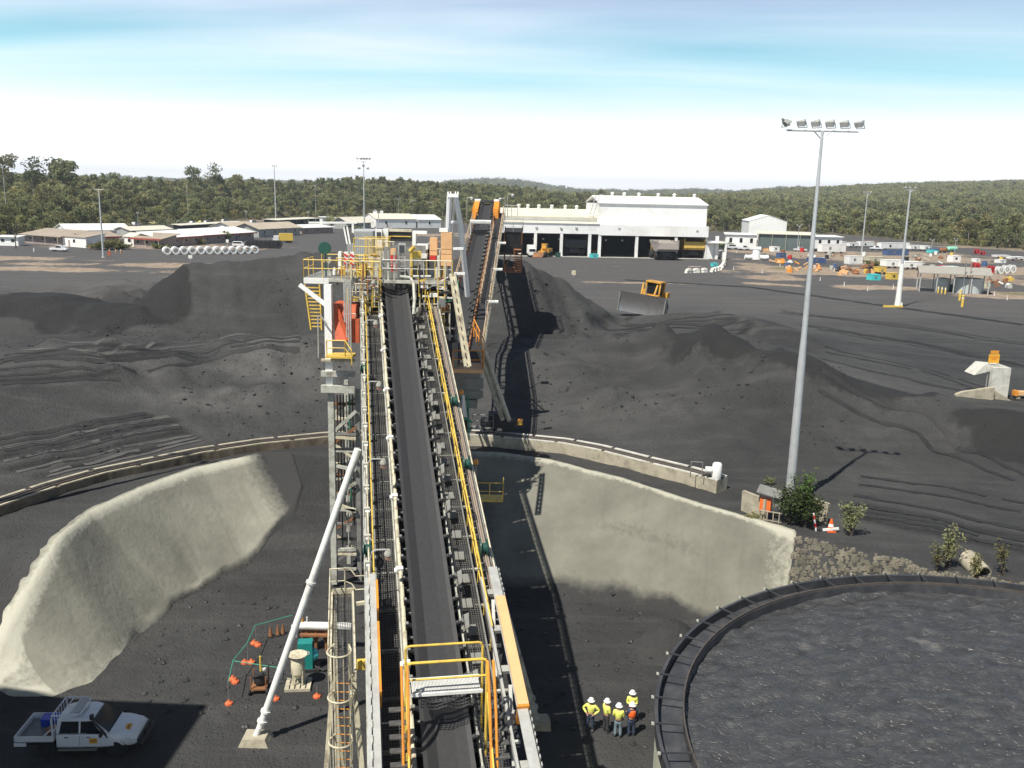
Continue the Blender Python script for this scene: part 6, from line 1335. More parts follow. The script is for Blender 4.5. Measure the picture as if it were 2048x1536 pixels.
# ================================================================== buildings
M_wallw = pm('white_cladding', (.80, .80, .77), .5, var=.04, scale=.3, dirt=(.5, .47, .4), dirt_amt=.3, dscale=.2)
M_wallg = pm('grey_wall', (.34, .34, .32), .6, var=.1, scale=.4); M_wallp = pm('mauve_brown_wall', (.30, .24, .22), .7, var=.12, scale=.5)
M_rfw = pm('white_roof', (.82, .82, .78), .45, var=.04, scale=.2, dirt=(.55, .5, .42), dirt_amt=.3, dscale=.1); M_rft = pm('tan_roof', (.46, .39, .30), .6, var=.1, scale=.3); M_rfb = pm('brown_roof', (.33, .27, .21), .65, var=.12, scale=.3); M_rfc = pm('cream_roof', (.66, .62, .50), .5, var=.06, scale=.2)
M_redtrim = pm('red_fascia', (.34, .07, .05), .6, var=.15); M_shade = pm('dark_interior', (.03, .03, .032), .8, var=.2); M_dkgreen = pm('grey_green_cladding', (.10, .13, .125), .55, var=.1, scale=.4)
def bldg(name, label, a, b, depth, wh, roof='skillion', rh=1.2, wall=None, roofm=None, over=.6, trim=None, wins=0, doors=0, posts=0, cat='building', group='site huts and sheds', lift=0.0, z=5.0):
    A_, B_ = G(a[0], a[1], z), G(b[0], b[1], z); d = B_-A_; ln = math.hypot(d.x, d.y); rz = math.atan2(d.y, d.x)
    base = min(HT(A_.x, A_.y), HT(B_.x, B_.y)); e = empty(name, (A_.x, A_.y, base), rz, label, cat, group); wall = wall or M_wallw; roofm = roofm or M_rfw
    o = over
    if roof == 'gabley':           # gable end faces the viewer
        mb = MB(wall); mb.prism([(0, -.4), (ln, -.4), (ln, wh), (ln/2, wh+rh), (0, wh)], 0, depth); mb.build('wall', e)
        for s, x0, x1 in ((0, -o, ln/2), (1, ln/2, ln+o)):
            mb = MB(roofm); z0, z1 = (wh-o*rh/(ln/2), wh+rh) if s == 0 else (wh+rh, wh-o*rh/(ln/2)); mb.prism([(x0, z0+.03), (x1, z1+.03), (x1, z1+.18), (x0, z0+.18)], -o*.4, depth+o*.4); mb.build('roof', e)
    elif roof == 'gable':
        mb = MB(wall); mb.prismx([(0, -.4), (depth, -.4), (depth, wh), (depth/2, wh+rh), (0, wh)], 0, ln); mb.build('wall', e)
        for s in (0, 1):
            mb = MB(roofm); y0, y1 = (-o, depth/2) if s == 0 else (depth/2, depth+o); z0, z1 = (wh-o*rh/(depth/2), wh+rh) if s == 0 else (wh+rh, wh-o*rh/(depth/2)); mb.prismx([(y0, z0+.03), (y1, z1+.03), (y1, z1+.18), (y0, z0+.18)], -o, ln+o); mb.build('roof', e)
    else:
        mb = MB(wall); mb.prismx([(0, -.4), (depth, -.4), (depth, wh+rh), (0, wh)], 0, ln); mb.build('wall', e)
        mb = MB(roofm); k_ = rh/depth; mb.prismx([(-o, wh-o*k_+.03), (depth+o, wh+rh+o*k_+.03), (depth+o, wh+rh+o*k_+.2), (-o, wh-o*k_+.2)], -o, ln+o); mb.build('roof', e)
    if trim: mb = MB(trim); mb.b2(-o, ln+o, -o-.08, -o-.01, wh-.35, wh+.15); mb.build('fascia', e)
    for i in range(wins):
        x = ln*(i+.5)/wins; mb = MB(M_white); mb.b2(x-.62, x+.62, -.05, .02, wh*.42, wh*.80); w_ = mb.build('window', e); MB(M_glass).b2(x-.55, x+.55, -.07, -.045, wh*.45, wh*.77).build('pane', w_)
    for i in range(doors):
        x = ln*(i+.28)/doors; MB(M_blue if i % 2 else M_wallp).b2(x-.45, x+.45, -.05, .02, 0, 2.05).build('door', e)
    for i in range(posts):
        x = ln*i/max(1, posts-1); MB(M_cream).bar((x, -o+.1, 0), (x, -o+.1, wh), .12).build('post', e)
    return e, ln
HB = bldg
HB('site_hut', 'small white cabin at the far left edge beside a bare tree', (-4, 491), (37, 492), 3.2, 2.7, 'skillion', .2, wins=2)
HB('site_hut', 'long brown roofed hut with an open dark verandah at the far left', (50, 486), (124, 492), 7.5, 3.0, 'skillion', 1.3, M_wallp, M_rfb, 1.4, wins=3, posts=4, doors=1)
HB('site_hut', 'white walled end block with a tan roof beside the brown verandah', (126, 492), (173, 496), 6.5, 3.1, 'skillion', 1.0, M_wallw, M_rfb, .3, wins=1, doors=1)
HB('site_hut', 'low brown roofed hut with mauve walls behind the dark shrubs', (173, 494), (238, 492), 6.5, 3.0, 'skillion', 1.2, M_wallp, M_rfb, .8, M_redtrim, wins=3)
HB('site_hut', 'wide white roofed hall behind the brown roofed huts', (136, 478), (262, 476), 14, 3.0, 'gable', 2.0, M_wallw, M_rfw, .5, wins=5)
HB('site_hut', 'cream roofed hut with dark windows behind the red trimmed huts', (262, 478), (345, 474), 9, 3.0, 'gable', 1.2, M_wallg, M_rfc, .5, wins=5)
HB('site_hut', 'white gable ended hut left of the red trimmed row', (249, 492), (270, 493), 6.5, 3.1, 'gable', 1.0, M_wallw, M_rfc, .3, wins=1)
HB('site_hut', 'red trimmed hut with a brown roof, first of the long row', (268, 494), (322, 497), 7, 2.9, 'skillion', 1.2, M_wallp, M_rfb, 1.0, M_redtrim, wins=3, posts=3)
HB('site_hut', 'red trimmed hut with a white roof, second of the long row', (322, 495), (402, 489), 7.5, 2.9, 'skillion', 1.5, M_wallp, M_rfw, .9, M_redtrim, wins=4, doors=1, posts=3)
HB('site_hut', 'red trimmed hut with a white roof, third of the long row', (404, 488), (508, 480), 8, 2.9, 'skillion', 1.6, M_wallp, M_rfw, .9, M_redtrim, wins=5, doors=2)
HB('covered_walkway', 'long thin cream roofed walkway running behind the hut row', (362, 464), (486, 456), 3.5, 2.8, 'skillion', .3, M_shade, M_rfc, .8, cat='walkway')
HB('site_hut', 'tan gabled hut with white lower roof, left of a pair', (466, 470), (516, 468), 12, 3.2, 'gable', 1.8, M_wallw, M_rft, .8, wins=3)
HB('site_hut', 'tan gabled hut with grey walls, right of a pair', (518, 475), (600, 470), 12, 3.4, 'gable', 2.0, M_wallg, M_rft, .9, wins=4, doors=2)
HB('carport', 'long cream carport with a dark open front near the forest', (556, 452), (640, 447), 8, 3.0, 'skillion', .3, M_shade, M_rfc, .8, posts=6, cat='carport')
HB('site_hut', 'low white roofed hut with mauve walls left of the transfer tower', (604, 468), (666, 466), 9, 2.6, 'skillion', .8, M_wallp, M_rfw, 1.0, wins=3, doors=1)
HB('site_hut', 'white cabin with a dark porthole window near the carport', (645, 450), (663, 450), 4, 4.2, 'skillion', .2, wins=1)
HB('site_hut', 'white cabin with a broad window beside the leafy bush', (678, 455), (697, 455), 5, 4.6, 'skillion', .3, wins=1)
HB('site_hut', 'cream roofed hut with a shaded verandah behind the transfer tower', (697, 458), (742, 456), 10, 3.4, 'gable', 2.4, M_wallg, M_rfc, 1.2, wins=4)
HB('storage_shed', 'white walled shed with a cream gable roof, left of two behind the tower', (752, 456), (832, 456), 18, 4.8, 'gable', 2.6, M_wallw, M_rfc, .4, wins=2, doors=1)
HB('storage_shed', 'white shed with a white gable roof, right of two beside the mast', (836, 456), (882, 456), 18, 4.6, 'gable', 2.4, M_wallw, M_rfw, .4, wins=1)
HB('storage_barn', 'tall white gable fronted barn at the right forest edge', (1496, 479), (1571, 481), 24, 9.0, 'gabley', 2.9, M_wallw, M_rfw, .3, wins=0, doors=1)
HB('storage_shed', 'long cream roofed shed with a dark green front below the barn', (1515, 499), (1626, 503), 12, 6.2, 'skillion', .6, M_dkgreen, M_rfc, .8, posts=5)
HB('site_hut', 'white cabin block left of the dark green shed', (1450, 497), (1512, 499), 8, 5.6, 'skillion', .3, wins=3)
HB('site_hut', 'white office block right of the dark green shed', (1630, 497), (1683, 498), 9, 4.8, 'skillion', .3, wins=3)

# ---- workshop
WA, WB = G(996, 511), G(1413, 518); wd = WB-WA; WL = math.hypot(wd.x, wd.y); wrz = math.atan2(wd.y, wd.x)
ws = empty('workshop', (WA.x, WA.y, 5.0), wrz, 'huge white maintenance workshop with a row of open truck bays', 'workshop')
def U(px): return (G(px, 514)-WA).length*(1 if px > 996 else -1)
M_wsw = pm('workshop_white', (.82, .82, .80), .45, var=.04, scale=.1, dirt=(.5, .46, .38), dirt_amt=.45, dscale=.15)
u1 = U(1195); mb = MB(M_wsw); mb.b2(0, u1, -.2, 11, 7.3, 10.7); mb.build('fascia', ws)
mb = MB(M_wsw); mb.b2(u1+.05, WL, -.35, 11, 7.0, 10.4); mb.build('fascia', ws)
mb = MB(M_wsw); mb.b2(0, u1, 5, 26, 10.72, 12.4); mb.build('upper_wall', ws)
mb = MB(M_wsw); mb.b2(u1+.02, WL-.05, 2.5, 27, 10.42, 17.0); mb.build('upper_wall', ws)
for i in range(70):
    pass
mb = MB(M_rfc); mb.prismx([(4.2, 12.3), (15.5, 14.6), (26.5, 12.3), (26.5, 12.5), (15.5, 14.85), (4.2, 12.5)], -.3, u1); mb.build('roof', ws)
mb = MB(M_rfw); mb.prism([(u1-.3, 17.0), (WL-2.8, 19.4), (WL+.2, 17.0), (WL+.2, 17.25), (WL-2.9, 19.6), (u1-.3, 19.6)], 14.2, 27.4) if False else mb.prismx([(2.0, 17.0), (14.5, 19.3), (27.5, 17.0), (27.5, 17.25), (14.5, 19.55), (2.0, 17.25)], u1-.2, WL+.2); mb.build('roof', ws)
mb = MB(M_rfc); mb.prismx([(-.5, 10.45), (6, 11.0), (6, 11.15), (-.5, 10.6)], -.2, u1); mb.build('awning_roof', ws)
for px in (1032, 1060, 1086, 1114, 1142, 1165): o = MB(M_white).lathe((U(px), 15.5, 14.8), [(.5, 0), (.5, .8), (.7, .9), (.3, 1.3), (0, 1.3)], 10).build('roof_vent', ws)
for px in (1233, 1256, 1284, 1320, 1350, 1387): MB(M_white).lathe((U(px), 14.5, 19.5), [(.5, 0), (.5, .7), (.7, .8), (.3, 1.2), (0, 1.2)], 10).build('roof_vent', ws)
for px in (997, 1068, 1123, 1178, 1197, 1266, 1337, 1410): MB(M_wsw).b2(U(px)-.45, U(px)+.45, -.15, .8, -.3, 7.4).build('column', ws)
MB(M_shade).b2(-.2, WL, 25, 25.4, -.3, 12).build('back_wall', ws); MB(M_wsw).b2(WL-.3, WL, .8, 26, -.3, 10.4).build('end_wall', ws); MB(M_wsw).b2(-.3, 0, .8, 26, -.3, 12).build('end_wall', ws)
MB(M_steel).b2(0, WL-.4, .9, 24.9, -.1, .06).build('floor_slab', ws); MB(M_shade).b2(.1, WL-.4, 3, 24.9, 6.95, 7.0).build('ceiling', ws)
MB(M_concl).b2(-.3, WL+.3, -1.6, -.4, -.1, .12).build('kerb', ws)
for px in (1068, 1090, 1123, 1130, 1215, 1246): MB(M_lens).box((U(px), 6, 5.2), (.5, .5, .5)).build('bay_lamp', ws)
for px, z_ in ((1151, 9.2), (1121, 9.0), (1069, 9.1), (1232, 9.3), (1373, 9.0)): MB(M_galv).box((U(px), -.42, z_), (.7, .2, .5)).build('wall_lamp', ws)
mb = MB(M_galv); mb.tube([(u1-1.5, 4, 12.5), (u1-.5, 4, 16.5), (u1+.5, 4, 19.8), (u1+1.5, 4, 19.8)], .15, 5); mb.tube([(u1-2.5, 5, 12.5), (u1-1.5, 5, 16.5), (u1-.5, 5, 19.5)], .15, 5)
for i in range(8): mb.bar((u1-1.5+i*.2, 4, 12.8+i*.85), (u1-2.5+i*.2, 5, 12.8+i*.85), .15)
mb.build('roof_ladder', ws)
MB(M_wsw).b2(WL+.1, WL+4, 1, 9, -.2, 5.2).build('annex', ws); MB(M_wsw).b2(WL+.05, WL+6, -2, 9.5, 5.2, 5.5).build('annex_roof', ws); MB(M_wsw).b2(WL+5.3, WL+5.9, -1.9, -1.3, -.2, 5.2).build('annex_post', ws)
def wsp(px, y): v = ws.matrix_basis @ Vector((U(px), y, 0)); v.z = 5.06; return v
# ---- haul trucks and machines in the bays
M_hty = pm('haul_yellow', (.55, .36, .07), .55, var=.15, dirt=(.16, .13, .11), dirt_amt=.6); M_htg = pm('dusty_tray', (.28, .25, .22), .8, var=.2)
def haul(loc, rz, label, tray, front=False):
    e = empty('haul_truck', loc, rz, label, 'haul truck', 'haul trucks at the workshop')     # nose towards +y
    mb = MB(tray); mb.prismx([(-6.2, 3.4), (-5.6, 2.7), (-2.0, 2.6), (2.2, 4.2), (5.4, 5.6), (5.4, 5.9), (2.2, 5.6), (-5.8, 5.3)], -3.3, 3.3); mb.build('tray', e)
    mb = MB(tray)
    for s in (-1, 1): mb.b2(s*3.3-.12, s*3.3+.12, -5.8, 2.2, 5.2, 5.9)
    mb.build('tray_rim', e)
    for s in (-1, 1): MB(tray).bar((s*3.35, -6.0, 3.2), (s*3.35, -6.0, 6.3), .3).build('tray_post', e)
    mb = MB(M_hty); mb.b2(-2.6, 2.6, 3.2, 6.0, 1.6, 3.4); mb.build('hood', e); mb = MB(M_hty); mb.b2(-2.9, -.9, 2.6, 4.6, 3.5, 5.3); c_ = mb.build('cab', e); MB(M_glass).b2(-2.8, -1.0, 4.6, 4.64, 4.1, 5.1).build('window', c_)
    MB(M_dark).b2(-1.4, 1.4, -5.0, 5.5, 1.2, 2.2).build('chassis', e); MB(M_dark).b2(-1.6, 1.6, -4.6, -3.0, .9, 2.4).build('axle', e)
    for s in (-1, 1):
        wheel(e, (s*2.7, 4.0, 1.45), 1.45, 1.0, M_hty, (1, 0, 0)); wheel(e, (s*2.9, -3.2, 1.45), 1.45, 1.0, M_hty, (1, 0, 0)); wheel(e, (s*1.8, -3.2, 1.45), 1.45, .9, M_hty, (1, 0, 0))
    return e
haul(wsp(1308, -4.5), wrz, 'dusty grey haul truck standing tail out before the fourth bay', M_htg)
haul(wsp(1372, 7), wrz, 'yellow trayed haul truck parked inside the last bay on the right', M_hty)
haul(wsp(1153, 8), wrz, 'dark haul truck deep in the third bay', M_dark)
def loader(loc, rz, label, m):
    e = empty('wheel_loader', loc, rz, label, 'loader'); mb = MB(m); mb.b2(-1.3, 1.3, -3, .2, 1.2, 2.6); mb.b2(-1, 1, .2, 2.6, 1.0, 1.9); mb.build('body', e); mb = MB(m); mb.b2(-.9, .9, -.6, .9, 3.9, 4.1); mb.b2(-.8, .8, -.5, .8, 2.6, 3.9); mb.build('cab', e); MB(M_glass).b2(-.83, .83, -.4, .7, 2.9, 3.7).build('cab_glass', e)
    mb = MB(m)
    for s in (-1, 1): mb.bar((s*.7, 2.2, 1.8), (s*.7, 4.6, .8), .25, .5)
    mb.build('lift_arm', e); mb = MB(M_rust); mb.prismx([(4.4, .1), (5.8, .1), (5.0, .7), (4.6, 1.6), (4.3, 1.5)], -1.7, 1.7); mb.build('bucket', e)
    for x in (-1.2, 1.2):
        for y in (-2, 2): wheel(e, (x, y, .85), .85, .65, m, (1, 0, 0))
    return e
loader(wsp(1087, -3), wrz+2.6, 'yellow wheel loader in front of the second bay', M_doz)
def truck(loc, rz, label, m, box=None, L_=7.0, group='trucks and vans about the yard', cat='truck', hgt=2.6):
    e = empty('service_truck', loc, rz, label, cat, group); mb = MB(m); mb.prismx([(L_/2-2.0, .6), (L_/2, .6), (L_/2, 1.6), (L_/2-.3, 2.6), (L_/2-2.0, 2.7)], -1.1, 1.1); mb.build('cab', e)
    MB(M_glass).add([(-1.0, L_/2+.01, 1.65), (1.0, L_/2+.01, 1.65), (1.0, L_/2-.27, 2.5), (-1.0, L_/2-.27, 2.5)], [(0, 1, 2, 3)]).build('windscreen', e); MB(M_dark).b2(-.5, .5, -L_/2, L_/2-.2, .55, .85).build('chassis', e)
    if box: mb = MB(box); mb.b2(-1.2, 1.2, -L_/2, L_/2-2.2, .9, .9+hgt); mb.build('body', e)
    for x in (-1, 1):
        for y in (L_/2-1.2, -L_/2+1.0, -L_/2+2.1): wheel(e, (x, y, .5), .5, .3, M_cladgrey, (1, 0, 0))
    return e
truck(wsp(1057, -2.5), wrz+math.pi, 'small white truck facing out beside the first bay', M_white, M_white, 6)
def crate(px0, px1, rb, rt, mat, label, name='storage_box', cat='container', depth=None, ribs=0, lid=None, group='boxes and containers about the yard', z=5.0, window=0, wheels=0):
    A_, B_ = G(px0, rb, z), G(px1, rb, z); ln = (B_-A_).length; rz = math.atan2(B_.y-A_.y, B_.x-A_.x); base = HT((A_.x+B_.x)/2, (A_.y+B_.y)/2); h = max(.4, AT(px0, rt, A_.y).z-A_.z); dp = depth or min(ln, 2.6)
    e = empty(name, (A_.x, A_.y, base), rz, label, cat, group); lift = .7 if wheels else 0.0
    mb = MB(mat); mb.b2(0, ln, 0, dp, lift-.05, h)
    for i in range(ribs): x = ln*(i+.5)/ribs; mb.b2(x-.09, x+.09, -.05, 0, .15, h-.1)
    mb.build('body', e); MB(lid or mat).b2(-.06, ln+.06, -.06, dp+.06, h, h+.12).build('top', e)
    MB(M_glass if window else M_steel).b2(ln*.3, ln*.3+min(.9, ln*.25), -.09, -.04, h*.45, h*.75).build('window' if window else 'latch', e)
    for i in range(wheels): wheel(e, (ln*(.18+.64*i/max(1, wheels-1)), .15, .45), .45, .25, M_cladgrey)
    return e
crate(1182, 1196, 510, 500, M_rust, 'dull red bin against the workshop column', ribs=3); crate(1184, 1197, 516, 509, M_ltteal, 'bright teal bin in front of the dull red bin'); crate(1113, 1121, 514, 506, M_dgreen, 'small dark green box before the second bay column')
crate(1560, 1572, 515, 507, M_blue, 'short blue container beyond the road, left of the light pole', ribs=4); crate(1622, 1651, 527, 517, M_blue, 'blue container just right of the foreground light pole', ribs=7); crate(1774, 1817, 511, 501, M_blue, 'long blue container behind the right hand pole', ribs=9)
crate(1698, 1725, 528, 513, M_white, 'white container with a dark underside among the trailers', ribs=5); crate(1546, 1559, 503, 494, M_wallw, 'small pale cube cabin in front of the dark green shed', window=1)
crate(1643, 1691, 507, 489, M_wallw, 'large white box trailer near the office block', 'box_trailer', 'trailer', wheels=3); crate(1772, 1808, 537, 521, M_wallw, 'long white box trailer behind the pale light pole, left part of a pair', 'box_trailer', 'trailer', wheels=3, depth=3); crate(1809, 1844, 539, 524, M_wallw, 'long white box trailer behind the open shed, right part of a pair', 'box_trailer', 'trailer', wheels=3, depth=3)
crate(1757, 1772, 549, 535, M_yellow, 'bright yellow box cart at the dirt edge', wheels=2); crate(1744, 1761, 561, 550, M_ltteal, 'light blue bin at the edge of the dirt', ribs=3); crate(1781, 1796, 559, 547, M_yellow, 'yellow machine cabin beside the pale light pole', window=1)
crate(1905, 1921, 524, 512, M_wallw, 'small white cabin with a dark window out in the yard', window=1); crate(1738, 1770, 527, 514, M_cream, 'cream tilted hopper box among the parked plant'); crate(1951, 1960, 524, 518, M_wallw, 'tiny white box near the far red reels'); crate(2000, 2012, 526, 520, M_wallw, 'tiny white box left of the dark bin'); crate(1971, 1980, 577, 565, M_cream, 'cream cube beside the open shed')
crate(1668, 1692, 497, 484, M_wallw, 'white site office with a flat roof behind the box trailer', window=1)
for (a, b, rb, rt, lab) in ((1699, 1717, 495, 486, 'white bus parked leftmost in the back row of vans'), (1720, 1748, 495, 484, 'white bus parked second in the back row of vans'), (1761, 1818, 500, 486, 'long white coach parked in the middle of the back row'), (1821, 1846, 501, 491, 'white van parked right of the long coach'), (1848, 1860, 502, 492, 'white van parked at the right end of the back row'), (1993, 2020, 517, 511, 'low white trailer at the right forest edge'), (2022, 2048, 521, 514, 'low white trailer cut off at the right edge')):
    crate(a, b, rb, rt, M_wallw, lab, 'parked_bus', 'van', 2.4, window=1, wheels=2, group='vans in the back row')
crate(1866, 1878, 507, 498, M_blue, 'dark blue truck body behind the vans'); crate(1862, 1876, 509, 501, M_ltteal, 'teal and white small truck behind the vans', wheels=2)
def tank_h(px0, px1, rb, rt, mat, label):
    A_, B_ = G(px0, rb), G(px1, rb); ln = (B_-A_).length; h = AT(px0, rt, A_.y).z-A_.z; r = h*.42; e = empty('fluid_tank', (A_.x, A_.y, HT(A_.x, A_.y)), math.atan2(B_.y-A_.y, B_.x-A_.x), label, 'tank'); mb = MB(mat); mb.lathe((0, r, h-r), [(0, 0), (r*.7, .1), (r, .4), (r, ln-.4), (r*.7, ln-.1), (0, ln)], 16, axis=(1, 0, 0)); mb.build('shell', e, True)
    for x in (ln*.25, ln*.75): MB(M_steel).b2(x-.15, x+.15, .1, 2*r-.1, -.1, h-r).build('saddle', e)
tank_h(1898, 1916, 504, 493, pm('pale_green_paint', (.25, .62, .45), .5, var=.1), 'pale green tank on saddles near the forest'); tank_h(1881, 1897, 506, 496, M_rust, 'rusty brown tank beside the pale green tank')
def reel(px, rb, rt, mat, label, w=1.2, rz=0.4):
    q = G(px, rb); h = AT(px, rt, q.y).z-q.z; e = empty('cable_reel', (q.x, q.y, HT(q.x, q.y)), rz, label, 'reel', 'cable reels in the right yard'); r = h/2
    for s in (-1, 1):
        mb = MB(mat); mb.lathe((0, s*w/2, r), [(r*.55, -.05), (r, -.06), (r, .06), (r*.55, .05)], 20, axis=(0, 1, 0), caps=False); f_ = mb.build('flange', e, True)
        for k in range(6): a = k*math.pi/3; MB(mat).bar((0, s*w/2, r), (r*.9*math.cos(a), s*w/2, r+r*.9*math.sin(a)), .12).build('spoke', f_)
    MB(M_dark if mat != M_wallw else M_galv).lathe((0, 0, r), [(r*.45, -w/2), (r*.55, -w/2), (r*.55, w/2), (r*.45, w/2)], 16, axis=(0, 1, 0), caps=False).build('drum', e, True)
for px, rb, rt, m, lab in ((1950, 542, 525, M_red, 'large red cable reel, left of two in the yard'), (1981, 546, 531, M_red, 'red cable reel, right of two in the yard'), (1953, 508, 498, M_red, 'far red cable reel near the forest edge'), (1965, 510, 502, M_red, 'smaller far red cable reel near the forest edge'), (1998, 548, 532, M_wallw, 'white hose reel, leftmost of three white ones'), (2010, 547, 530, M_wallw, 'white hose reel, middle of three white ones'), (2022, 546, 529, M_wallw, 'white hose reel, rightmost of three white ones')): reel(px, rb, rt, m, lab)
crate(1884, 1893, 538, 532, M_red, 'low red skid right of the long white trailers'); crate(1895, 1917, 540, 534, pm('pale_aqua', (.55, .75, .70), .5, var=.08), 'low pale aqua skid beside the red one')
# white fan ducts
q = G(1512, 520); e = empty('fan_ducting', (q.x, q.y, HT(q.x, q.y)), 0, 'white forked fan ducting lying beside the road', 'ducting')
mb = MB(M_wallw); mb.lathe((0, 0, .2), [(1.5, 0), (1.3, 1.5), (1.2, 3.2), (1.35, 3.3), (0, 3.3)], 14); mb.build('stack', e, True)
for s in (-1, 1): mb = MB(M_wallw); mb.tube([(s*.3, 0, 1.2), (s*1.6, 0, .9), (s*2.8, -.4, .8), (s*3.8, -.4, 1.0)], .8, 10); mb.build('duct', e, True)
# scrap and rusty parts: many small pieces
rr = random.Random(11)
def scrap(px0, px1, r0, r1, n, label, mats, group='scrap heaps in the right yard'):
    q = G((px0+px1)/2, (r0+r1)/2); e = empty('scrap_heap', (q.x, q.y, HT(q.x, q.y)), 0, label, 'scrap', group)
    for i in range(n):
        a = G(rr.uniform(px0, px1), rr.uniform(r0, r1)); m = rr.choice(mats); mb = MB(m); c = (a.x-q.x, a.y-q.y, .2)
        k = rr.random()
        if k < .4: mb.box((c[0], c[1], .35), (rr.uniform(.6, 2.2), rr.uniform(.5, 1.5), rr.uniform(.4, 1.1)), rr.uniform(0, 3)); mb.box((c[0]+.2, c[1], .9), (rr.uniform(.3, .9), .5, .4), rr.uniform(0, 3))
        elif k < .7: d_ = rr.uniform(0, 3.1); l_ = rr.uniform(1, 3); mb.bar((c[0], c[1], .3), (c[0]+l_*math.cos(d_), c[1]+l_*math.sin(d_), .3+rr.uniform(0, .8)), .35, .3)
        else: mb.lathe((c[0], c[1], .1), [(.9, 0), (.95, .3), (.6, .5), (.5, .9), (0, .9)], 10)
        mb.build('scrap_piece', e)
scrap(1676, 1742, 535, 553, 22, 'heap of brown and orange track frames and buckets on the dirt', [M_rust, M_rust, M_orange, M_dark, M_pale_orange]); scrap(1575, 1640, 528, 545, 14, 'orange and rusty frames lying behind the foreground pole', [M_rust, M_orange, M_dark, M_pale_orange]); scrap(1550, 1580, 516, 528, 9, 'orange lifting gear in front of the blue container', [M_orange, M_pale_orange, M_steel, M_white]); scrap(1526, 1545, 492, 504, 6, 'orange and white crane parts before the dark green shed', [M_orange, M_white, M_pale_orange]); scrap(1820, 1900, 512, 530, 14, 'scattered steel lengths and boxes in the open yard', [M_rust, M_steel, M_white, M_red, M_cladgrey]); scrap(1978, 2030, 560, 580, 8, 'pale pipes and a yellow machine lying right of the open shed', [M_white, M_yellow, M_rust, M_cladgrey]); scrap(1600, 1690, 512, 522, 9, 'orange pipes and frames between the box trailer and the road', [M_rust, M_orange, M_white])
# open sided shed with tank
a_, b_ = G(1838, 583), G(1975, 590); e = empty('open_shed', (a_.x, a_.y, HT(a_.x, a_.y)), math.atan2(b_.y-a_.y, b_.x-a_.x), 'open sided shed with a grey roof on posts at the yard edge', 'shed'); ln = (b_-a_).length; hs = 4.1
mb = MB(pm('dusty_grey_roof', (.30, .285, .25), .7, var=.12)); mb.prismx([(-.6, hs), (3.5, hs+1.3), (7.6, hs), (7.6, hs+.15), (3.5, hs+1.48), (-.6, hs+.15)], -.5, ln+.5); mb.build('roof', e)
for i in range(5):
    for y in (0, 7): MB(M_galv).bar((ln*i/4, y, -.2), (ln*i/4, y, hs), .22).build('post', e)
for i in range(5): MB(M_dark).prism([(0, 0), (.01, 0), (.2, 0)], 0, .1) if False else MB(M_dark).bar((ln*i/4, 0, hs), (ln*i/4, 3.5, hs+1.2), .15).build('rafter', e)
q = e.matrix_basis @ Vector((ln*.74, 3.6, 0)); t_ = empty('water_tank', (q.x, q.y, q.z), 0, 'round grey water tank under the open shed roof', 'tank'); MB(pm('tank_grey', (.45, .50, .50), .5, var=.06)).lathe((0, 0, -.1), [(2.9, 0), (2.9, 3.3), (0, 3.5)], 28).build('shell', t_, True); MB(M_galv).lathe((0, 0, 1.6), [(2.93, 0), (2.93, .08)], 28, caps=False).build('band', t_, True)
q = e.matrix_basis @ Vector((ln*.36, 4, 0)); t_ = empty('water_tank', (q.x, q.y, q.z), 0, 'smaller grey tank in the middle bay of the open shed', 'tank'); MB(MATS['tank_grey']).lathe((0, 0, -.1), [(1.5, 0), (1.5, 3.0), (0, 3.2)], 20).build('shell', t_, True); MB(M_dark).b2(1.7, 2.9, -1.5, -.3, 0, 1.6).build('pump_box', t_)
for i, (px, rb, rt, lab) in enumerate(((1876, 586, 573, 'short yellow bollard, leftmost of three before the open shed'), (1883, 587, 574, 'short yellow bollard, middle of three before the open shed'), (1890, 588, 575, 'short yellow bollard, rightmost of three before the open shed'), (1919, 601, 580, 'tall yellow post behind the nearest tall one'), (1924, 614, 590, 'nearest tall yellow post at the coal yard edge'))):
    q = G(px, rb); h = AT(px, rt, q.y).z-q.z; e = empty('bollard', (q.x, q.y, HT(q.x, q.y)), 0, lab, 'bollard', 'yellow bollards'); r = .16 if h < 2 else .24; MB(M_yellow).lathe((0, 0, -.1), [(r, 0), (r, h), (r*.6, h+.1), (0, h+.12)], 12).build('tube', e, True); MB(M_white).lathe((0, 0, h*.7), [(r+.01, 0), (r+.01, .2)], 12, caps=False).build('band', e, True)
for px, lab in ((1925, 'thin dark pole behind the yellow posts, left of two'), (1936, 'thin dark pole behind the yellow posts, right of two')):
    q = G(px, 588); h = AT(px, 523, q.y).z-q.z; e = empty('aerial_pole', (q.x, q.y, HT(q.x, q.y)), 0, lab, 'pole', 'thin dark poles'); MB(M_steel).cyl((0, 0, -.2), (0, 0, h), .09, n=6).build('shaft', e); MB(M_steel).bar((-.3, 0, h), (.3, 0, h), .06).build('arm', e)
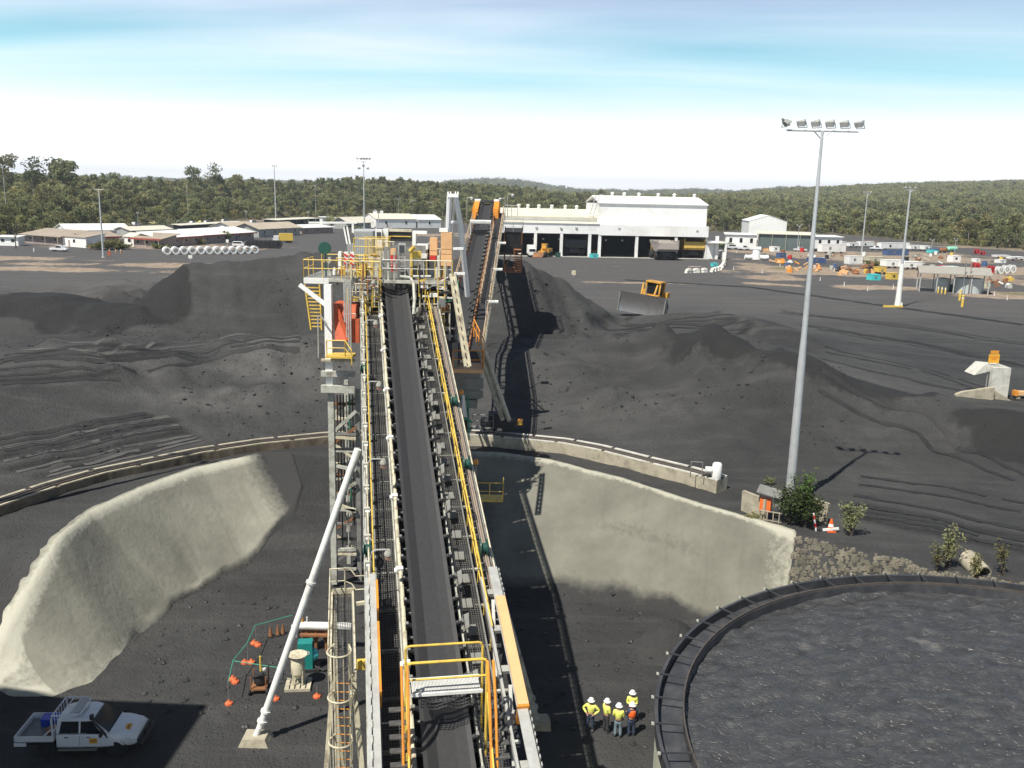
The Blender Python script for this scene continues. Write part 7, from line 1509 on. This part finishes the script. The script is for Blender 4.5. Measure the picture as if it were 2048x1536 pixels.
# sandbag wall
M_bag = pm('white_bag', (.72, .70, .62), .85, var=.12, bump=.3, bscale=3)
bm_ = MB(M_bag); bm_.add([(-.8, -.45, 0), (.8, -.45, 0), (.8, .45, 0), (-.8, .45, 0), (-.72, -.38, .5), (.72, -.38, .5), (.72, .38, .5), (-.72, .38, .5), (0, 0, .66)], [(3, 2, 1, 0), (0, 1, 5, 4), (1, 2, 6, 5), (2, 3, 7, 6), (3, 0, 4, 7), (4, 5, 8), (5, 6, 8), (6, 7, 8), (7, 4, 8)])
q0 = G(1425, 538); e = empty('sandbag_wall', (q0.x, q0.y, 5.0), 0, 'curved wall of white bulk bags at the workshop corner', 'wall'); pb_b = None
path = resample([tuple(G(a, b))[:2] for a, b in ((1376, 546), (1400, 545), (1425, 544), (1440, 540), (1448, 530), (1448, 520), (1440, 514))], 26)
for i in range(26):
    for lv in range(2 if i < 12 else 4):
        if pb_b is None: pb_b = bm_.build('bag', e); o = pb_b
        else: o = inst(pb_b, e)
        j = min(i+1, 25); d_ = path[j]-path[max(0, j-1)]; o.location = (path[i][0]-q0.x+rr.uniform(-.1, .1), path[i][1]-q0.y, HT(*path[i])-5+lv*.55); o.rotation_euler = (0, 0, math.atan2(d_[1], d_[0])+rr.uniform(-.15, .15))
for px0, px1, rb, lab in ((1384, 1406, 541, 'stack of dark timbers beside the white bags, left'), (1426, 1436, 533, 'small teal bin inside the bag wall')):
    crate(px0, px1, rb, rb-6, M_wallp if 'timber' in lab else M_ltteal, lab)
ORD = ('first', 'second', 'third', 'fourth', 'fifth', 'sixth', 'seventh', 'eighth', 'ninth', 'tenth', 'eleventh', 'twelfth')
# ---- concrete pipe rings and black drums on the left
pr_p = resample([tuple(G(a, b))[:2] for a, b in ((334, 509), (395, 508.5), (455, 508), (509, 506.5))], 12)
for i in range(12):
    e = empty('concrete_pipe', (pr_p[i][0], pr_p[i][1], HT(*pr_p[i])), 0.55, ('pale concrete pipe ring, ' + ('leftmost' if i == 0 else 'rightmost' if i == 11 else ORD[i]+' from the left')+' in the row of twelve'), 'pipe', 'row of concrete pipe rings')
    r = 1.12; mb = MB(M_rfw); mb.lathe((0, -1.0, r), [(r*.62, 0), (r, 0), (r, 2.2), (r*.62, 2.2), (r*.62, 0)], 22, axis=(0, 1, 0), caps=False); mb.build('barrel', e, True)
dr = resample([tuple(G(a, b))[:2] for a, b in ((498, 497), (530, 497), (556, 497))], 8)
for i in range(8):
    e = empty('belt_roll', (dr[i][0], dr[i][1], HT(*dr[i])), .5, ('black rolled conveyor belt, ' + ('leftmost' if i == 0 else 'rightmost' if i == 7 else ORD[i]+' from the left')+' in the dark row'), 'belt roll', 'row of black belt rolls')
    r = 1.35; mb = MB(M_rubber); mb.lathe((0, -.8, r), [(r*.3, 0), (r, 0), (r, 1.7), (r*.3, 1.7), (r*.3, 0)], 20, axis=(0, 1, 0), caps=False); mb.build('roll', e, True)
# ---- cars
def car_proto(kind, m):
    e = empty('parked_car', (0, 0, 0)); mb = MB(m)
    if kind == 'ute':
        mb.prism([(-2.5, .55), (2.4, .5), (2.45, .95), (1.2, 1.1), (.55, 1.75), (-.7, 1.8), (-.85, 1.1), (-2.5, 1.1)], -.88, .88)
        gl = [(1.05, 1.15), (.5, 1.68), (-.62, 1.72), (-.7, 1.15)]
    elif kind == 'wagon':
        mb.prism([(-2.3, .5), (2.3, .5), (2.35, .95), (1.1, 1.1), (.5, 1.85), (-2.1, 1.85), (-2.3, 1.1)], -.9, .9); gl = [(.95, 1.18), (.45, 1.72), (-1.95, 1.72), (-2.1, 1.18)]
    else:
        mb.prism([(-2.2, .5), (2.2, .5), (2.2, .85), (1.0, 1.0), (.4, 1.45), (-1.2, 1.45), (-1.9, 1.0), (-2.2, .95)], -.85, .85); gl = [(.85, 1.04), (.35, 1.38), (-1.1, 1.38), (-1.6, 1.04)]
    mb.build('body', e); g_ = MB(M_glass); g_.prism(gl, -.905, .905); g_.build('windows', e)
    for x in (-1.4, 1.4):
        for y in (-.75, .75): wheel(e, (x, y, .36), .36, .24, M_cladgrey)
    return e
M_cary = pm('pale_yellow_car', (.62, .56, .25), .4, var=.05); M_card = pm('dark_car', (.05, .055, .06), .3, var=.1)
protos = {('ute', 'w'): car_proto('ute', M_car), ('wagon', 'w'): car_proto('wagon', M_car), ('ute', 'y'): car_proto('ute', M_cary), ('sedan', 'd'): car_proto('sedan', M_card), ('wagon', 'd'): car_proto('wagon', M_card)}
used_p = set()
cars = [((119, 503), 'ute', 'w', .0, 'white utility driving along the road in front of the long huts'), ((236, 449), 'ute', 'w', .2, 'white utility leftmost in the car park behind the hall'), ((272, 452), 'wagon', 'w', 1.4, 'white wagon beside the short street light in the car park'), ((306, 449), 'ute', 'y', 0, 'pale yellow utility alone in the car park'), ((338, 450), 'sedan', 'd', .6, 'dark sedan in the car park under the trees'), ((362, 448), 'wagon', 'w', 1.2, 'white wagon, first of a tight pair in the car park'), ((384, 449), 'ute', 'w', 1.3, 'white utility, second of a tight pair in the car park'), ((402, 448), 'ute', 'y', 1.1, 'yellow utility parked right of the white pair'), ((417, 448), 'wagon', 'w', 1.0, 'white wagon parked right of the yellow utility'), ((452, 445), 'wagon', 'w', .9, 'white wagon parked on the slope below the bushes'), ((468, 446), 'sedan', 'd', .8, 'dark sedan beside the white wagon on the slope'), ((487, 436), 'ute', 'w', .2, 'white utility parked high on the grassy slope'), ((508, 447), 'wagon', 'w', 1.0, 'white wagon near the tall grey pole'), ((575, 449), 'wagon', 'd', 1.2, 'dark wagon under the left end of the carport'), ((590, 449), 'sedan', 'd', 1.3, 'dark sedan under the middle of the carport'), ((610, 449), 'wagon', 'd', 1.4, 'dark wagon under the right end of the carport'), ((537, 492), 'ute', 'w', .3, 'white utility behind the black belt rolls'), ((480, 494), 'wagon', 'w', .1, 'white van left of the black belt rolls'), ((727, 462), 'wagon', 'w', .3, 'white wagon parked behind the transfer tower'), ((755, 463), 'ute', 'w', .4, 'white utility parked before the left white shed'), ((782, 464), 'wagon', 'w', .1, 'white wagon near the middle of the white sheds'), ((1466, 498), 'wagon', 'w', .1, 'white wagon before the white cabin block'), ((1488, 500), 'ute', 'w', .1, 'white utility right of the wagon by the cabin block'), ((1518, 503), 'wagon', 'w', 1.2, 'white wagon before the left end of the dark green shed'), ((1600, 503), 'ute', 'w', .0, 'white utility before the right end of the dark green shed'), ((1650, 500), 'wagon', 'd', .5, 'dark wagon beside the office block'), ((1752, 500), 'ute', 'w', 0, 'white utility between the parked buses')]
for (px, py), k_, c_, rz, lab in cars:
    q = G(px, py); src = protos[(k_, c_)]
    if (k_, c_) in used_p: o = copy_tree(src)
    else: o = src; used_p.add((k_, c_))
    o.location = (q.x, q.y, HT(q.x, q.y)); o.rotation_euler = (0, 0, rz); tag(o, lab, 'car', 'vehicles parked about the site')
truck(G(566, 486)+Vector((0, 0, .0)), 1.9, 'white truck with a yellow crane behind the black belt rolls', M_white, M_yellow, 7)
# dish aerials behind the tower
q = G(757, 470); h = AT(757, 424, q.y).z-q.z; e = empty('dish_aerial', (q.x, q.y, HT(q.x, q.y)), 0, 'mast with a round dish and a square white panel behind the tower', 'aerial'); MB(M_galv).cyl((0, 0, 0), (0, 0, h), .18, n=8).build('mast', e); MB(M_galv).bar((-1.5, 0, h), (1.6, 0, h), .15).build('arm', e)
MB(M_wallw).lathe((-1.5, -.2, h), [(0, .25), (.6, .15), (.95, -.1), (.98, -.1), (.6, .2)], 18, axis=(0, 1, 0)).build('dish', e, True); MB(M_wallw).b2(.9, 2.2, -.3, .1, h-.6, h+.6).build('panel', e)
# small marker posts, bollards and signs along the left road
for i, (px, py, m, lab) in enumerate(((219, 506, M_orange, 'orange bollard by the left light pole, first of three'), (232, 506, M_orange, 'orange bollard by the left light pole, second of three'), (242, 506, M_orange, 'orange bollard by the left light pole, third of three'), (68, 504, M_white, 'small white marker at the left road edge'), (178, 497, M_orange, 'orange post at the corner of the dark shrubs'), (193, 498, M_orange, 'orange post among the dark shrubs'))):
    q = G(px, py); e = empty('marker_post', (q.x, q.y, HT(q.x, q.y)), 0, lab, 'bollard', 'markers along the left road'); MB(m).lathe((0, 0, -.1), [(.16, 0), (.14, 1.1), (0, 1.2)], 8).build('tube', e); MB(M_white).lathe((0, 0, .7), [(.165, 0), (.16, .2)], 8, caps=False).build('band', e)
q = G(219, 517); e = empty('red_frame_sign', (q.x, q.y, HT(q.x, q.y)), .3, 'small rusty frame standing beside the left light pole', 'sign'); MB(M_rust).bar((-.5, 0, 0), (-.2, 0, 2.0), .12).build('leg', e); MB(M_rust).bar((.5, 0, 0), (.2, 0, 2.0), .12).build('leg', e); MB(M_oxide).b2(-.35, .35, -.08, 0, .9, 1.9).build('panel', e)
q = G(381, 522); e = empty('road_sign', (q.x, q.y, HT(q.x, q.y)), .2, 'small white sign at the coal edge behind the ridge', 'sign'); MB(M_galv).bar((0, 0, 0), (0, 0, 1.2), .06).build('post', e); MB(M_white).b2(-.5, .5, -.05, 0, .7, 1.6).build('panel', e)
for px, py, lab in ((355, 479, 'small white notice board on a post before the red trimmed huts, left'), (455, 482, 'small white notice board on a post before the red trimmed huts, right')):
    q = G(px, py+10); e = empty('notice_board', (q.x, q.y, HT(q.x, q.y)), 0, lab, 'sign', 'notice boards'); MB(M_galv).bar((0, 0, 0), (0, 0, 1.9), .1).build('post', e); MB(M_white).b2(-.45, .45, -.06, 0, 1.2, 2.2).build('panel', e)
q = G(1147, 555); e = empty('road_sign', (q.x, q.y+0, HT(q.x, q.y)), 0, 'small cream sign standing on the flank of the coal ridge', 'sign'); MB(M_galv).bar((0, 0, 0), (0, 0, 1.0), .07).build('post', e); MB(M_cream).b2(-.5, .5, -.05, 0, .6, 1.7).build('panel', e)

# white marker posts along the dirt edge and drums about the right yard
for i, (px, py) in enumerate(((1524, 547), (1640, 562), (1688, 572), (1735, 582), (1786, 578), (1988, 592), (2014, 600), (1560, 533), (1668, 543), (1473, 506), (1452, 524), (1467, 541))):
    q = G(px, py); e = empty('guide_post', (q.x, q.y, HT(q.x, q.y)), 0, f'slim white guide post at the {("road edge", "dirt edge", "yard edge")[i % 3]}, {ORD[i]} counted along the right yard', 'post', 'white guide posts'); MB(M_white).box((0, 0, .45), (.16, .07, 1.1)).build('blade', e); MB(M_red).box((0, -.04, .8), (.1, .01, .12)).build('reflector', e)
rr = random.Random(31)
DRC = (('rusty', M_rust), ('white', M_white), ('blue', M_blue), ('yellow', M_yellow), ('red', M_red), ('grey', M_cladgrey), ('black', M_dark)); DCN = {}
for px, py in sorted((rr.uniform(1560, 2030), rr.uniform(503, 548)) for _ in range(26)):
    q = G(px, py); cn, m = rr.choice(DRC); DCN[cn] = DCN.get(cn, -1)+1; e = empty('oil_drum', (q.x, q.y, HT(q.x, q.y)), 0, f'small {cn} drum among the parked plant, {ORD[DCN[cn]]} {cn} one from the left', 'drum', 'drums among the parked plant')
    s_ = rr.uniform(.8, 1.7); MB(m).lathe((0, 0, 0), [(.5*s_, 0), (.5*s_, .35*s_), (.54*s_, .37*s_), (.5*s_, .4*s_), (.5*s_, s_), (0, s_)], 12).build('shell', e, True); MB(M_steel).lathe((0, 0, s_), [(.3*s_, 0), (.3*s_, .06), (0, .07)], 8).build('lid', e)
# ================================================================== vegetation
def leaf_mat(name, c0, c1, tint=.35):
    m = bpy.data.materials.new(name); m.use_nodes = True; t = m.node_tree; b = t.nodes['Principled BSDF']
    oi = N(t, 'ShaderNodeObjectInfo'); geo = N(t, 'ShaderNodeNewGeometry')
    nz = N(t, 'ShaderNodeTexNoise', i_Scale=.9, i_Detail=3.0); L(t, geo.outputs['Position'], nz.inputs['Vector'])
    f = math_(t, 'ADD', math_(t, 'MULTIPLY', oi.outputs['Random'], .65), math_(t, 'MULTIPLY', nz.outputs['Fac'], .5), True)
    cm = tuple(x*y for x, y in zip(c1, (.82, .68, .62))); r = ramp(t, f, [(.12, c0), (.5, c1), (.66, cm), (.9, c1)]); L(t, r.outputs[0], b.inputs['Base Color']); b.inputs['Roughness'].default_value = .7; b.inputs['Specular IOR Level'].default_value = .25
    tr = N(t, 'ShaderNodeBsdfTranslucent'); L(t, r.outputs[0], tr.inputs[0]); mx = N(t, 'ShaderNodeMixShader', i_0=.38); out = t.nodes['Material Output']
    L(t, b.outputs[0], mx.inputs[1]); L(t, tr.outputs[0], mx.inputs[2]); L(t, mx.outputs[0], out.inputs[0]); return m
M_leaf = leaf_mat('gum_leaves', (.15, .175, .08), (.30, .315, .15)); M_leafd = leaf_mat('dark_leaves', (.095, .115, .056), (.20, .22, .10)); M_leafl = leaf_mat('light_leaves', (.21, .225, .085), (.36, .365, .15))
M_bark = pm('pale_bark', (.26, .23, .19), .85, var=.3, scale=2); M_twig = pm('dark_twig', (.07, .055, .045), .9, var=.3)
def crown_mesh(seed, n, hgt=12.0, rad=4.0, leaf=.55, lobes=7, low=.35, mat=None, trunk=True):
    r = np.random.default_rng(seed); V = []; F = []
    L_ = []
    for k in range(lobes):
        a = r.uniform(0, 6.28); q = rad*.62*math.sqrt(r.random()); L_.append((q*math.cos(a), q*math.sin(a), hgt*(low+(1-low)*r.uniform(.25, .88)), rad*r.uniform(.32, .55)))
    for i in range(n):
        x0, y0, z0, rr_ = L_[i % lobes]; d = r.normal(size=3); d /= np.linalg.norm(d); d[2] = d[2]*.72; q = rr_*r.random()**.35
        c = np.array([x0, y0, z0])+d*q; a = r.normal(size=3); a /= np.linalg.norm(a); b = np.cross(a, r.normal(size=3)); b /= np.linalg.norm(b); s = leaf*r.uniform(.6, 1.3)
        k = len(V); V += [c-a*s-b*s*.3, c-b*s*.55, c+a*s, c+b*s*.55]; F.append((k, k+1, k+2, k+3))
    mb = MB(mat or M_leaf); mb.add([tuple(v) for v in V], F)
    tb_ = MB(M_bark)
    if trunk:
        top = hgt*.75; tb_.cyl((0, 0, -1.0), (rad*.04, 0, top*.55), hgt*.018, hgt*.012, n=6)
        for x, y, z, q in L_[:5]: tb_.cyl((rad*.04, 0, top*(.35+.2*r.random())), (x*.9, y*.9, z), hgt*.010, hgt*.004, n=5)
    return mb, tb_
# forest as one mass: points that carry instances of a few crowns
tcol = bpy.data.collections.new('tree_sources'); tcolf = bpy.data.collections.new('tree_sources_far')
def src(i, coll, **kw):
    mb, tb_ = crown_mesh(i, **kw); mb.use(M_bark); b = len(mb.v); mb.v += tb_.v; mb.f += [tuple(k+b for k in f) for f in tb_.f]; mb.mi += [mb.cur]*len(tb_.f)
    me = mb.mesh('tree_source'); o = bpy.data.objects.new('tree_source', me); coll.objects.link(o)
for i in range(6): src(100+i, tcol, n=420, hgt=(11, 13, 9, 14, 8, 12)[i], rad=(4.2, 4.0, 4.6, 4.4, 3.8, 5.0)[i], leaf=.62, lobes=9, low=.22, mat=(M_leaf, M_leaf, M_leafl, M_leafd, M_leaf, M_leafd)[i])
for i in range(4): src(200+i, tcolf, n=170, hgt=(11, 12, 10, 13)[i], rad=(6.5, 7.0, 6.0, 7.5)[i], leaf=1.25, lobes=10, low=.15, mat=(M_leaf, M_leafl, M_leafd, M_leaf)[i], trunk=False)
def gn_forest(name, pts, scales, coll, label):
    me = bpy.data.meshes.new(name); me.from_pydata([tuple(p) for p in pts], [], []); attr(me, 'size', scales)
    o = bpy.data.objects.new(name, me); col.objects.link(o); tag(o, label, 'forest', kind='stuff')
    ng = bpy.data.node_groups.new(name, 'GeometryNodeTree'); ng.interface.new_socket('Geometry', in_out='INPUT', socket_type='NodeSocketGeometry'); ng.interface.new_socket('Geometry', in_out='OUTPUT', socket_type='NodeSocketGeometry')
    gi = ng.nodes.new('NodeGroupInput'); go = ng.nodes.new('NodeGroupOutput'); ip = ng.nodes.new('GeometryNodeInstanceOnPoints'); ci = ng.nodes.new('GeometryNodeCollectionInfo')
    ci.inputs['Collection'].default_value = coll; ci.inputs['Separate Children'].default_value = True; ci.inputs['Reset Children'].default_value = True
    ip.inputs['Pick Instance'].default_value = True
    rv = ng.nodes.new('FunctionNodeRandomValue'); rv.data_type = 'FLOAT_VECTOR'; rv.inputs[0].default_value = (-.06, -.06, 0); rv.inputs[1].default_value = (.06, .06, 6.283)
    na = ng.nodes.new('GeometryNodeInputNamedAttribute'); na.data_type = 'FLOAT'; na.inputs['Name'].default_value = 'size'
    ng.links.new(gi.outputs[0], ip.inputs['Points']); ng.links.new(ci.outputs[0], ip.inputs['Instance'])
    e2r = ng.nodes.new('FunctionNodeEulerToRotation'); ng.links.new(rv.outputs[0], e2r.inputs[0]); ng.links.new(e2r.outputs[0], ip.inputs['Rotation'])
    ng.links.new(na.outputs[0], ip.inputs['Scale']); ng.links.new(ip.outputs[0], go.inputs[0])
    md = o.modifiers.new('forest', 'NODES'); md.node_group = ng; return o
def scatter(y0, y1, n, seed, keep=1.0):
    r = np.random.default_rng(seed); y = np.sqrt(r.uniform(y0*y0, y1*y1, n)); px = r.uniform(-330, 2380, n); x = (px-1024)/1800*y
    ff = forest_front(px); ok = y > ff*.99+8*fbm(x*.02, y*.02, 2); return x[ok], y[ok], px[ok]
x, y, px = scatter(320, 1050, 12500, 21); z = hfun(x, y); s = np.random.default_rng(5).uniform(.6, 1.15, len(x)); dn = fbm(x*.012, y*.012, 3); k = dn > -.33
gn_forest('near_forest', np.stack([x, y, z-.3], -1)[k], (s*(1+.25*dn))[k], tcol, 'dense olive green gum forest behind the site')
r_ = np.random.default_rng(91); px = r_.uniform(-330, 2380, 2600); y = forest_front(px)*r_.uniform(.96, 1.16, 2600); x = (px-1024)/1800*y; k = ~((px > 980) & (px < 1420)); gn_forest('undergrowth', np.stack([x, y, hfun(x, y)-.9], -1)[k], r_.uniform(.28, .55, 2600)[k], tcol, 'low scrub filling the forest edge')
x, y, px = scatter(1000, 2900, 26000, 22); z = hfun(x, y); s = np.random.default_rng(6).uniform(.55, 1.1, len(x))*np.interp(y, [1000, 2900], [.95, 1.3]); gn_forest('far_forest', np.stack([x, y, z-.5], -1), s, tcolf, 'grey green forest covering the middle hills')
x, y, px = scatter(2900, 5200, 9000, 23); z = hfun(x, y); s = np.random.default_rng(7).uniform(1.5, 2.6, len(x)); gn_forest('hill_forest', np.stack([x, y, z-1.5], -1), s, tcolf, 'hazy blue grey forest on the farthest hills')
# single trees that can be told apart: the front row and the tall ones on the skyline
TM = []
for i in range(5):
    mb, tb_ = crown_mesh(300+i, 900, hgt=(12, 10, 14, 9, 13)[i], rad=(4.2, 4.6, 4.4, 3.8, 5.0)[i], leaf=.42, lobes=11, low=.25, mat=(M_leaf, M_leafl, M_leafd, M_leaf, M_leafd)[i]); TM.append((mb.mesh('crown'), tb_.mesh('trunk')))
rr = random.Random(9)
def tree_thing(loc, k, s, label, group, name='gum_tree', cat='tree'):
    e = empty(name, loc, rr.uniform(0, 6.28), label, cat, group); e.scale = (s, s, s*rr.uniform(.9, 1.15))
    for me, nm in zip(TM[k], ('crown', 'trunk')): o = bpy.data.objects.new(nm, me); col.objects.link(o); o.parent = e
    return e
STR = ((-999, 'behind the far left huts'), (130, 'behind the white roofed hall'), (350, 'above the car park'), (560, 'left of the transfer tower'), (760, 'behind the white sheds'), (1400, 'behind the tall barn'), (1620, 'behind the back row of vans'), (1850, 'at the right end of the yard')); SCN = {}
for i in range(46):
    pxx = -60+i*47+rr.uniform(-14, 14)
    yy = float(forest_front(pxx))*.985+rr.uniform(-6, 4); xx = (pxx-1024)/1800*yy
    if 1000 < pxx < 1400: continue
    st_ = [b for a, b in STR if pxx >= a][-1]; SCN[st_] = SCN.get(st_, -1)+1
    tree_thing((xx, yy, HT(xx, yy)-.2), i % 5, rr.uniform(.6, .95), 'gum tree at the forest edge '+st_+', '+ORD[SCN[st_]]+' from left', 'front row of the forest')
for j, (pxx, top, yy, k, lab) in enumerate(((25, 308, 520, 2, 'tall open gum tree on the left skyline, leftmost of three emergents'), (78, 304, 525, 4, 'tall spreading gum tree on the left skyline, middle of three emergents'), (140, 316, 540, 3, 'tall pale headed gum tree on the left skyline, right of three emergents'), (247, 334, 620, 0, 'small emergent gum on the skyline left of the poles'), (392, 334, 700, 2, 'emergent gum above the skyline over the car park, left'), (437, 335, 720, 4, 'broad emergent gum above the skyline over the car park, middle'), (485, 340, 740, 0, 'small emergent gum above the skyline over the car park, right'), (1191, 376, 1250, 3, 'lone tree standing up on the skyline above the workshop'))):
    xx = (pxx-1024)/1800*yy; zb = HT(xx, yy); T = AT(pxx, top, yy).z; s = (T-zb)/(12, 10, 14, 9, 13)[k]; o = tree_thing((xx, yy, zb-.3), k, max(.5, s), lab, 'emergent trees on the skyline')
# bare tree by the left cabin
q = G(32, 497); e = empty('bare_tree', (q.x, q.y, HT(q.x, q.y)), 0, 'dark leafless tree beside the small white cabin at the far left', 'tree')
mb = MB(M_twig); rb = random.Random(3)
def branch(p, d, l, r, n):
    q_ = p+d*l; mb.cyl(p, q_, r, r*.6, n=5)
    if n:
        for _ in range(3): dd = (d+Vector((rb.uniform(-.7, .7), rb.uniform(-.7, .7), rb.uniform(-.1, .5)))).normalized(); branch(q_, dd, l*rb.uniform(.55, .8), r*.6, n-1)
branch(Vector((0, 0, -.2)), Vector((0, 0, 1)), 3.2, .2, 4); mb.build('trunk', e)
# shrubs
def shrub(loc, h, w, n, mat, label, seed, leaf=.10, group='shrubs', name='shrub', stems=7):
    r = random.Random(seed); e = empty(name, loc, 0, label, 'shrub', group); sb = MB(M_twig); lb = MB(mat)
    tips = []
    for i in range(stems):
        a = r.uniform(0, 6.28); rad = w*.5*math.sqrt(r.random()); top = Vector((rad*math.cos(a), rad*math.sin(a), h*r.uniform(.55, 1.0))); p0 = Vector((r.uniform(-.08, .08)*w, r.uniform(-.08, .08)*w, -.1)); m_ = p0.lerp(top, .5)+Vector((0, 0, .1*h)); sb.tube([p0, m_, top], .012+.008*h, 4); tips.append((p0, m_, top))
    for i in range(n):
        p0, m_, top = tips[i % stems]; t = r.uniform(.3, 1.0); c = (p0.lerp(m_, t*2) if t < .5 else m_.lerp(top, t*2-1))+Vector((r.gauss(0, .11*w), r.gauss(0, .11*w), r.gauss(0, .06*h))); c.z = max(c.z, .03)
        a = Vector((r.gauss(0, 1), r.gauss(0, 1), r.gauss(0, .6))).normalized(); b = a.cross(Vector((r.gauss(0, 1), r.gauss(0, 1), r.gauss(0, 1)))).normalized(); s = leaf*r.uniform(.6, 1.4)
        lb.quad(c-a*s, c-b*s*.4, c+a*s, c+b*s*.4)
    sb.build('stem', e, recalc=False); lb.build('foliage', e, recalc=False); return e
def shrub_px(px, py, toprow, w, n, mat, label, seed, z=5.0, **kw):
    q = G(px, py, z); h = AT(px, toprow, q.y).z-q.z; return shrub((q.x, q.y, HT(q.x, q.y)), h, w, n, mat, label, seed, **kw)
M_shr = leaf_mat('shrub_leaves', (.025, .04, .018), (.06, .085, .03)); M_shrl = leaf_mat('bright_shrub_leaves', (.06, .11, .025), (.12, .19, .05))
shrub_px(1600, 1046, 945, 1.5, 900, M_shrl, 'tall bright green shrub growing against the foreground light pole', 1, leaf=.11)
shrub_px(1575, 1048, 962, 2.4, 1300, M_shr, 'dense dark shrub hiding the foot of the foreground light pole', 2, leaf=.12); shrub_px(1612, 1054, 995, 1.9, 800, M_shr, 'low dark shrub in front of the right concrete wall', 3, leaf=.11); shrub_px(1540, 970, 955, .9, 120, M_leaf, 'thin weed behind the switch box', 14)
shrub_px(1700, 1072, 1006, 1.25, 620, M_leaf, 'rounded green bush standing alone right of the traffic cone', 4); shrub_px(1893, 1136, 1045, 1.3, 420, M_leaf, 'thin tall sapling on the slope above the round tank', 5, leaf=.09); shrub_px(1872, 1140, 1082, 1.1, 240, M_leafd, 'sparse twiggy shrub left of the thin sapling', 6, leaf=.08)
shrub_px(1950, 1152, 1105, .8, 240, M_leaf, 'small bush beside the culvert pipe', 7, leaf=.09); shrub_px(2005, 1150, 1070, 1.2, 260, M_leafd, 'twiggy dark sapling at the right edge above the tank', 8, leaf=.08); shrub_px(1510, 1050, 1034, 1.2, 260, M_leaf, 'dry weeds at the foot of the left concrete wall', 9, leaf=.08); shrub_px(2000, 1162, 1148, 1.6, 200, leaf_mat('dry_grass', (.22, .15, .06), (.36, .25, .11)), 'dry tawny grass tuft right of the culvert pipe', 15, leaf=.09)
for i, (px, py, tr_, w, m, lab) in enumerate(((198, 499, 484, 8, M_leafd, 'dark shrub mass before the mauve hut, left part'), (222, 499, 478, 9, M_leafd, 'dark shrub mass before the mauve hut, middle part'), (240, 498, 486, 7, M_leafd, 'dark shrub mass before the mauve hut, right part'), (325, 497, 487, 6, M_leafd, 'dark shrub before the first red trimmed hut'), (398, 489, 478, 6, M_leaf, 'green shrub before the second red trimmed hut'), (448, 484, 462, 6, M_leaf, 'tall green shrub between the red trimmed huts'), (665, 456, 430, 9, M_leafl, 'bright leafy bush between two white cabins'), (712, 462, 452, 8, M_leafd, 'dark hedge before the cream verandah hut'), (1448, 497, 484, 8, M_leafd, 'green bush at the left of the white cabin block'), (1755, 532, 522, 7, M_leafd, 'dark bush among the parked plant'), (345, 460, 432, 14, M_leafd, 'dark bushy tree among the parked cars'))):
    shrub_px(px, py, tr_, w, 420, m, lab, 30+i, leaf=.55, stems=9, group='bushes about the huts')

# ================================================================== haze
hz = MB(); hz.b2(-5600, 5600, -150, 7600, -3, 165); ho = hz.build('haze'); ho.display_type = 'WIRE'; tag(ho, 'thin pale haze lying over the far hills', 'haze', kind='stuff')
hm = bpy.data.materials.new('haze_air'); hm.use_nodes = True; t = hm.node_tree; t.nodes.clear(); pv = N(t, 'ShaderNodeVolumePrincipled'); pv.inputs['Color'].default_value = (.80, .88, 1.0, 1); pv.inputs['Density'].default_value = 0.00013; pv.inputs['Anisotropy'].default_value = .2
ou = N(t, 'ShaderNodeOutputMaterial'); L(t, pv.outputs[0], ou.inputs['Volume']); ho.data.materials.append(hm)
